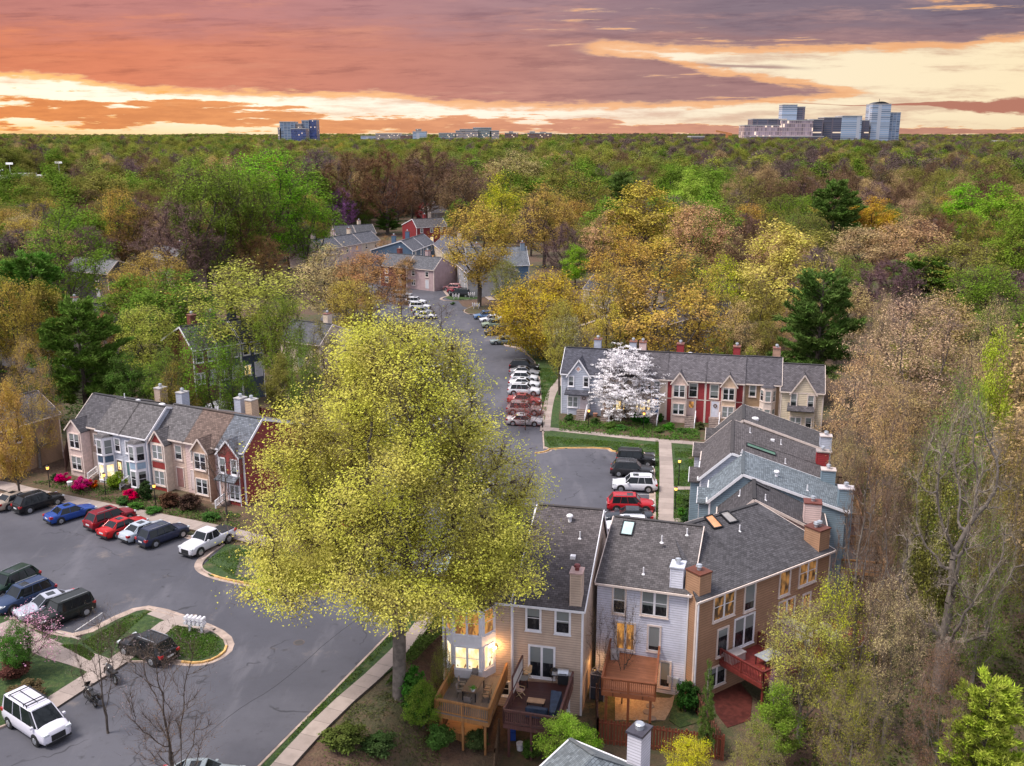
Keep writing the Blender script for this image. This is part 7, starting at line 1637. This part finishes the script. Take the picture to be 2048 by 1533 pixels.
# woods: individuals first, nearest to farthest, then one mass
named = [(o.location.x, o.location.y) for o in bpy.data.objects if o.parent is None and o.get('category') in ('tree',)]
KEEP = [XY([(-700,1600),(-700,880),(0,880),(130,900),(180,870),(500,880),(500,700),(620,650),(640,500),(720,470),(900,440),(940,470),(1070,520),(1075,560),(1200,620),(1230,640),(1420,650),(1420,690),(1660,720),(1720,830),(1760,1000),(1740,1120),(1560,1300),(1500,1600)], 0)]
KEEP.append(XY([(-300,372),(170,372),(200,430),(-300,450)], 0)); KEEP.append(XY([(120,640),(250,640),(250,840),(150,840)], 0)); KEEP.append(XY([(60,690),(235,690),(240,640),(60,640)], 0)); KEEP.append(XY([(380,830),(640,830),(640,690),(380,690)], 0)); KEEP.append(XY([(850,455),(910,455),(910,425),(830,425)], 0))
rs = random.Random(11); pts = []
import itertools
def okpt(x, y, dmin):
    if any(inpoly(x, y, k) for k in KEEP): return False
    return all((x-a)**2+(y-b)**2 > dmin*dmin for a, b in named)
grid = {}
def free(x, y, d):
    gx, gy = int(x/12), int(y/12)
    for i in (-1, 0, 1):
        for j in (-1, 0, 1):
            for (a, b) in grid.get((gx+i, gy+j), ()):
                if (x-a)**2+(y-b)**2 < d*d: return False
    grid.setdefault((gx, gy), []).append((x, y)); return True
for _ in range(26000):
    y = 66+rs.random()*455; hw = 8+y*.60; x = rs.uniform(-hw, hw)
    if okpt(x, y, 6.5) and free(x, y, 8.2 if y < 150 else 10.8): pts.append((x, y))
pts.sort(key=lambda p: math.hypot(*p))
def forest_colour(x, y, r):
    n = noise.noise(Vector((x/55, y/70, 7)))+r.uniform(-.55, .55); m_ = noise.noise(Vector((x/160, y/220, 2)))
    if y < 260 and x > 20: tab = [('bare','brown'),('bud','tan'),('bud','tan'),('bud','olive'),('leafy','olive'),('bud','tan'),('fan','green'),('bare','mauve')]
    elif y < 330: tab = [('bare','brown'),('bud','tan'),('bare','mauve'),('bud','olive'),('leafy','green'),('bud','gold'),('fan','green'),('pine','pine')]
    else:
        tab = [('bare','brown'),('bare','mauve'),('bud','brown'),('bud','olive'),('leafy','olive'),('leafy','green'),('leafy','green'),('bud','green')]
        if m_ < -.05: tab = [('bare','brown'),('bare','mauve'),('bud','brown'),('bare','brown'),('bud','tan'),('bud','olive'),('leafy','green'),('bud','gold')]
    i = int(min(7, max(0, (n+.9)/1.8*8))); return tab[i]
LM = [(-1,250,'toward the left edge'),(250,520,'left of the twin glass towers'),(520,700,'below the twin glass towers'),(700,860,'left of the central office blocks'),(860,1010,'below the central office blocks'),(1010,1130,'below the brick office blocks'),(1130,1330,'right of the brick office blocks'),(1330,1480,'below the orange crane'),(1480,1650,'below the terraced office complex'),(1650,1810,'below the tallest glass tower'),(1810,3000,'toward the right edge')]
BANDS = [(0,110,'near'),(110,160,'mid-near'),(160,210,'middle'),(210,260,'mid-far'),(260,900,'far')]
WORDS = {'dome': 'round-topped', 'fine': 'fine-twigged', 'bare': 'bare-branched', 'bud': 'budding', 'leafy': 'full-crowned', 'fan': 'upswept', 'pine': 'evergreen'}
CW_ = dict(brown='brown', tan='tan', mauve='mauve-grey', olive='olive', green='green', gold='golden', yg='yellow-green', pine='dark green')
NIND = 300-len(TL)-3
sel = []; far_pts = []
def hides(x, y):
    """would a wood tree here stand in front of one of the named trees?"""
    w0 = y*math.cos(PITCH)+22*math.sin(PITCH); px_ = 1024+FPX*x/w0; pt = 278+2110*(CH-15-ground_z(x, y))/y
    for (cx, ty, hh, ww, *_r) in TL:
        if hh < 12: continue
        dz = (CH-hh); D_ = 2110*dz/max(1, ty-278) if ty > 285 else 900; ph = 2110*hh/D_
        if y < D_+2 and abs(px_-cx) < ww*.6 and pt < ty+ph*.5: return True
    return False
ci, si = math.cos(PITCH), math.sin(PITCH)
for (x, y) in pts:
    if hides(x, y): continue
    pxx = 1024+FPX*x/(y*ci+22*si)
    (sel if len(sel) < NIND and -120 < pxx < 2168 else far_pts).append((x, y))
from collections import defaultdict
sig = defaultdict(list); recs = []
for (x, y) in sel:
    r = random.Random(int(x*91+y*17)); kd, c = forest_colour(x, y, r); pxx = 1024+FPX*x/(y*ci+22*si); d = math.hypot(x, y)
    h_ = r.uniform(10, 14) if d < 160 else r.uniform(12, 17) if d < 260 else r.uniform(14, 20); w = r.uniform(9, 13) if d < 150 else r.uniform(12.5, 17.5)
    if kd == 'leafy' and d > 250: kd = 'dome'
    if d < 120 and kd in ('bud', 'leafy', 'bare', 'fan'): kd = 'fine'
    lm = next(t for a, b, t in LM if a <= max(0, pxx) < b); bd = next(t for a, b, t in BANDS if a <= d < b)
    k = (kd, c, lm, bd); sig[k].append(pxx); recs.append((x, y, h_, w, kd, c, k, pxx))
ORD = ['leftmost','second','third','fourth','fifth','sixth','seventh','eighth','ninth','tenth','eleventh','twelfth']
for (x, y, h_, w, kd, c, k, pxx) in recs:
    L = sorted(sig[k]); i = L.index(pxx); base = f'{CW_[c]} {WORDS[kd].replace("full-crowned", "round-topped") if kd == "dome" else WORDS[kd]} tree in the {k[3]} woods, {k[2]}'
    if len(L) > 1: base += ', '+('leftmost' if i == 0 else 'rightmost' if i == len(L)-1 else ORD[i]+' from left' if i < len(L)/2 else ORD[len(L)-1-i]+' from right')
    tree((x, y, ground_z(x, y)-.2), h_, w, kd, c, base, group='trees of the surrounding woods')
# the far wood: one mass
def far_forest():
    P_ = []; r = random.Random(5)
    for (x, y) in far_pts: P_.append((x, y, 1.0))
    y = 470.0
    while y < 9000:
        sp = 16 if y < 900 else (19 if y < 1700 else 24 if y < 2800 else 32 if y < 5200 else 48)
        hw = 20+y*.62; n = int(2*hw/sp)
        for i in range(n):
            q = (-hw+2*hw*(i+r.random())/n, y+r.uniform(-sp*.5, sp*.5))
            if not (y < 900 and any(inpoly(*q, kp) for kp in KEEP[1:2])): P_.append((*q, sp/8.5))
        y += sp*.9
    me = bpy.data.meshes.new('distant_woods'); V = []; tc = []; sc = []; rt = []; ix = []
    kinds = [('dome', 0), ('leafy', 1), ('bud', 0), ('bud', 2), ('bare', 0), ('dome', 1)]
    for (x, y, s) in P_:
        if 2350 < y < 3100 and (900 < x*2600/y < 1320 or -640 < x*2600/y < -500): pass
        kd, c = forest_colour(x, y, r); col = list(COLS[c]) if c != 'pine' else [.035, .1, .03]
        n = noise.noise(Vector((x/90, y/130, 3)))
        if y > 520 and r.random() < .48+n*.7: kd = 'leafy'; g_ = r.random(); col = [.13+.11*g_, .165+.08*g_, .05]
        if x > 100 and y > 450 and r.random() < .35: col = [.13, .095, .085]
        j = r.uniform(.75, 1.25); tc.append([min(1, q*j) for q in col]+[1]); V.append((x, y, ground_z(x, y)-.3)); hh = r.uniform(.85, 1.35)
        w = r.uniform(1.15, 1.75)*max(1, s*.42); sc.append((w, w, hh*(1 if y < 2500 else 1.05))); rt.append(r.uniform(0, 6.28)); ix.append({'leafy': r.choice((0, 0, 1, 5, 5)), 'bud': r.choice((2, 3)), 'fan': 2, 'bare': 4, 'pine': 1}[kd])
    me.from_pydata(V, [], []); n = len(V)
    a = me.attributes.new('tcol', 'FLOAT_COLOR', 'POINT'); a.data.foreach_set('color', np.array(tc, dtype=np.float32).ravel())
    a = me.attributes.new('tscale', 'FLOAT_VECTOR', 'POINT'); a.data.foreach_set('vector', np.array(sc, dtype=np.float32).ravel())
    a = me.attributes.new('trot', 'FLOAT', 'POINT'); a.data.foreach_set('value', np.array(rt, dtype=np.float32))
    a = me.attributes.new('tidx', 'INT', 'POINT'); a.data.foreach_set('value', np.array(ix, dtype=np.int32))
    o = bpy.data.objects.new('distant_woods', me); COL.objects.link(o); tag(o, 'distant woods that roll in green and brown crowns to the horizon', 'woods', kind='stuff'); o.color = (0, 0, 0, 1)
    g = bpy.data.node_groups.new('scatter', 'GeometryNodeTree'); g.interface.new_socket('Geometry', in_out='INPUT', socket_type='NodeSocketGeometry'); g.interface.new_socket('Geometry', in_out='OUTPUT', socket_type='NodeSocketGeometry')
    N = g.nodes; Lk = g.links; gi = N.new('NodeGroupInput'); go = N.new('NodeGroupOutput'); gti = N.new('GeometryNodeGeometryToInstance')
    for (kd, i) in kinds[::-1]:
        pr = PR[kd][i]; jn = N.new('GeometryNodeJoinGeometry')
        for part in ('trunk', 'crown', 'twigs'):
            if pr[part] is None: continue
            src = next((q for q in bpy.data.objects if q.data == pr[part] and q.parent), None)
            if src is None: continue
            oi = N.new('GeometryNodeObjectInfo'); oi.inputs['Object'].default_value = src; Lk.new(oi.outputs['Geometry'], jn.inputs[0])
        g2 = N.new('GeometryNodeGeometryToInstance'); Lk.new(jn.outputs[0], g2.inputs[0]); 
        lst.append(g2)
    jall = N.new('GeometryNodeJoinGeometry')
    for q in lst: Lk.new(q.outputs[0], jall.inputs[0])
    def attr(nm, t):
        q = N.new('GeometryNodeInputNamedAttribute'); q.data_type = t; q.inputs[0].default_value = nm; return q.outputs[0]
    iop = N.new('GeometryNodeInstanceOnPoints'); Lk.new(gi.outputs[0], iop.inputs['Points']); Lk.new(jall.outputs[0], iop.inputs['Instance']); iop.inputs['Pick Instance'].default_value = True
    Lk.new(attr('tidx', 'INT'), iop.inputs['Instance Index']); Lk.new(attr('tscale', 'FLOAT_VECTOR'), iop.inputs['Scale'])
    cx = N.new('ShaderNodeCombineXYZ'); Lk.new(attr('trot', 'FLOAT'), cx.inputs[2]); Lk.new(cx.outputs[0], iop.inputs['Rotation'])
    Lk.new(iop.outputs[0], go.inputs[0]); md = o.modifiers.new('scatter', 'NODES'); md.node_group = g
    print('far trees', n, 'individual', len(sel))
lst = []
far_forest()
# ---------------------------------------------------------------- office towers on the skyline
def facade_mat(name, wallc, glassc, fh=4.0, bw=3.0, lit=.04, ratio=.55):
    m = bpy.data.materials.new(name); m.use_nodes = True; k = NT(m.node_tree); b = k.n['Principled BSDF']
    o = k.new('ShaderNodeTexCoord').outputs['Object']; sp = k.new('ShaderNodeSeparateXYZ', i_0=o)
    hx = k.m('ADD', sp.outputs[0], sp.outputs[1]); u = k.m('DIVIDE', hx, bw); v = k.m('DIVIDE', sp.outputs[2], fh)
    win = k.m('MULTIPLY', k.m('LESS_THAN', k.m('FRACT', v), ratio), k.m('LESS_THAN', k.m('FRACT', u), .86))
    cell = k.new('ShaderNodeCombineXYZ', i_0=k.m('FLOOR', u), i_1=k.m('FLOOR', v)); wn = k.new('ShaderNodeTexWhiteNoise', i_Vector=cell.outputs[0])
    gl = k.mix(wn.outputs[0], tuple(x*.6 for x in glassc), tuple(min(1, x*1.5) for x in glassc)); col = k.mix(win, wallc, gl)
    k.put(b.inputs['Base Color'], col); k.put(b.inputs['Roughness'], k.m('MULTIPLY_ADD', win, -.4, .6))
    k.put(b.inputs['Emission Color'], (1, .75, .5)); k.put(b.inputs['Emission Strength'], k.m('MULTIPLY', win, k.m('MULTIPLY', k.m('GREATER_THAN', wn.outputs[0], 1-lit), .7))); return m
def tower(name, label, D, boxes, group=None, cat='office tower', rz=0.0):
    """boxes: (px0, px1, pytop, pybottom, depth, material, part name) seen at distance D"""
    x0 = (boxes[0][0]+boxes[0][1])/2; cx = (x0-1024)/FPX*(D*math.cos(PITCH)); r = empty(name, (cx, D, 0), rz, label=label, cat=cat, group=group)
    k = D*math.cos(PITCH)/FPX*1.0
    for b in boxes:
        a0, a1 = (b[0]-x0)*k*1.03, (b[1]-x0)*k*1.03; zt = CH+(278-b[2])*D/2110; zb = CH+(278-b[3])*D/2110 if b[3] else -10
        off = b[7] if len(b) > 7 else 0
        m = MB(); m.box((a0, off, zb), (a1, off+b[4], zt)); m.box((a0-.5, off-.5, zt-1.2), (a1+.5, off+b[4]+.5, zt+.6), 1); m.build(b[6], [b[5], mat('parapet', (.4,.38,.38), .7)], r)
    return r
GLB = facade_mat('glass_blue', (.28,.31,.38), (.09,.14,.23), 4, 9, .01, .7); GLD = facade_mat('glass_navy', (.10,.12,.2), (.03,.05,.18), 4, 2.6, .02, .8); BGE = facade_mat('beige_block', (.42,.33,.28), (.12,.14,.2), 4, 3.2, .08)
PNK = facade_mat('pink_grid', (.42,.31,.31), (.26,.20,.24), 9, 5, .05, .85); DKB = facade_mat('dark_bands', (.12,.10,.13), (.05,.06,.10), 4.5, 25, .06, .6); PALE = facade_mat('pale_glass', (.42,.44,.50), (.20,.27,.38), 4.5, 60, .0, .7); BRK = facade_mat('brick_block', (.22,.10,.07), (.08,.08,.1), 4, 4, .06); TEAL = facade_mat('teal_block', (.30,.27,.25), (.05,.12,.16), 4, 3, .06)
tower('office_tower', 'stepped pale tower, left one of the twin glass towers', 2600, [(561,591,243,290,40,GLB,'main_block'),(557,563,255,290,36,BGE,'west_wing'),(590,602,247,290,34,BGE,'east_wing',6)], 'glass towers on the left skyline')
tower('office_tower', 'low navy glass block between the two left skyline towers', 2500, [(583,612,257,290,40,GLD,'main_block')], 'glass towers on the left skyline')
tower('office_tower', 'tallest blue glass tower of the left skyline', 2620, [(605,619,240,290,36,GLB,'main_block'),(619,633,239,290,40,GLD,'east_half',3)], 'glass towers on the left skyline')
tower('office_block', 'long low beige office block right of the twin towers', 2800, [(752,800,267,290,40,BGE,'main_block'),(800,822,270,290,36,BRK,'side_block')], 'low office blocks on the skyline', 'office block')
tower('office_block', 'pale block with a mast, left of the central offices', 2800, [(826,852,263,290,36,PALE,'main_block'),(832,842,258,264,20,BGE,'roof_block')], 'low office blocks on the skyline', 'office block')
tower('office_block', 'teal glass block at the left of the central offices', 2500, [(878,912,266,290,36,TEAL,'main_block')], 'low office blocks on the skyline', 'office block')
tower('office_block', 'stepped beige block in the middle of the central offices', 2500, [(912,955,261,290,40,BGE,'main_block'),(920,945,258,262,24,BRK,'roof_block')], 'low office blocks on the skyline', 'office block')
tower('office_block', 'dark glass block with bands at the right of the central offices', 2520, [(947,982,255,290,44,TEAL,'main_block'),(980,997,261,290,36,BGE,'side_block')], 'low office blocks on the skyline', 'office block')
tower('office_block', 'small brown brick block right of the central offices', 2600, [(1010,1036,266,290,36,BRK,'main_block'),(1018,1026,263,268,16,BGE,'roof_block')], 'low office blocks on the skyline', 'office block')
tower('office_block', 'wide brown brick block with three roof towers', 2600, [(1056,1103,266,290,40,BRK,'main_block'),(1060,1070,263,268,20,BGE,'roof_block'),(1080,1092,264,268,20,BGE,'roof_block')], 'low office blocks on the skyline', 'office block')
tower('office_block', 'faint low block far off beyond the left woods', 3600, [(722,752,272,284,40,PALE,'main_block')], 'low office blocks on the skyline', 'office block')
GRP = 'office complex on the right skyline'
t = tower('office_tower', 'terraced complex with a banded tower rising from its pale grid front', 2400, [(1489,1560,250,283,60,PNK,'west_front'),(1506,1572,237,252,50,DKB,'west_terrace',10),(1560,1620,240,283,64,PNK,'centre_front',-6),(1564,1593,208,240,30,PALE,'tower',20),(1592,1609,212,240,30,DKB,'tower_wing',22),(1615,1642,238,283,50,DKB,'east_terrace',4),(1500,1640,273,288,20,DKB,'podium',-14)], GRP)
tower('office_tower', 'mid-height tower with a striped white glass bow beside the dark bands', 2420, [(1646,1682,234,288,50,DKB,'west_half'),(1680,1718,231,288,56,PALE,'glass_front',-4)], GRP)
tower('office_tower', 'narrow dark terraced tower squeezed beside the tallest one', 2440, [(1718,1736,240,288,40,DKB,'main_block')], GRP)
t = tower('office_tower', 'tallest pale blue glass tower with a curved crown and wing', 2450, [(1740,1776,207,290,44,PALE,'main_block'),(1774,1797,224,290,44,GLB,'east_wing',4)], GRP)
k_ = 2450*math.cos(PITCH)/FPX*1.03; m = MB(); n = 12; w0 = (1742-1758)*k_; w1 = (1774-1758)*k_; zt = CH+(278-207)*2450/2110
m.add([(w0+(w1-w0)*i/n, y, zt+.6+5.5*math.sin(math.pi*i/n)) for y in (4, 40) for i in range(n+1)], [(i, i+1, n+2+i, n+1+i) for i in range(n)]+[tuple(range(n, -1, -1)), tuple(range(n+1, 2*n+2))]); m.build('crown_roof', DARKM, t)
m = MB(); m.bar((0,20,zt+4), (0,20,zt+13), .8); m.build('mast', DARKM, t)
# crane
D = 2300; cx = (1450-1024)/FPX*(D*math.cos(PITCH)); s_ = D/2110; r = empty('tower_crane', (cx, D, 0), label='orange crane arm rising over the trees left of the office complex', cat='crane'); OR = mat('crane_orange', (.55,.22,.08), .5)
m = MB(); m.bar((4,0,0), (4,0,CH+(278-268)*s_), 5, 5); m.build('mast', OR, r); m = MB(); m.bar((-22,0,CH+(278-262)*s_), (14,0,CH+(278-268)*s_), 3, 4); m.build('jib', OR, r); m = MB(); m.box((6,-3,CH+(278-271)*s_), (15,3,CH+(278-266)*s_)); m.build('cab', OR, r)
tower('low_building', 'brown building peeping over the trees left of the crane', 1500, [(1383,1408,273,284,30,BRK,'main_block')], None, 'building'); tower('low_building', 'low pale building far off near the right edge', 1900, [(2003,2032,282,292,40,BGE,'main_block')], None, 'building')
# sports field, school and floodlights on the left
FM = mat('lit_turf', (.42,.42,.10), .9, noise_amt=.2, nscale=.1)
slab('sports_field', [(-40,392),(95,384),(130,392),(60,410),(-60,414)], 1.5, FM, -2)
def lampmast(x, yt, yb, label):
    p = P(x, yb, 1.0); k = p.y/1990; r = empty('floodlight', (p.x, p.y, 0), label=label, cat='floodlight', group='sports field floodlights'); z = CH-(yt-278)*p.y/2110
    m = MB(); m.cyl((0,0,0), (0,0,z), .35, .2, n=8); m.build('pole', ZINC, r); m = MB(); m.box((-2.2,-.3,z), (2.2,.3,z+1.2)); m.build('lamp_bank', mat('lamp_bank', (.8,.8,.85), emit=(1,1,1), es=.3), r)
lampmast(26, 331, 388, 'floodlight mast at the far left edge, left one'); lampmast(124, 329, 388, 'floodlight mast right of the school, right one'); lampmast(6, 345, 400, 'shorter floodlight mast cut by the left edge')
q = P(30, 385, 0); tower('school_building', 'flat-roofed red brick building by the lit field on the far left', q.y, [(-20,62,357,388,30,BRK,'main_block'),(10,40,352,360,16,BGE,'roof_block')], None, 'building')
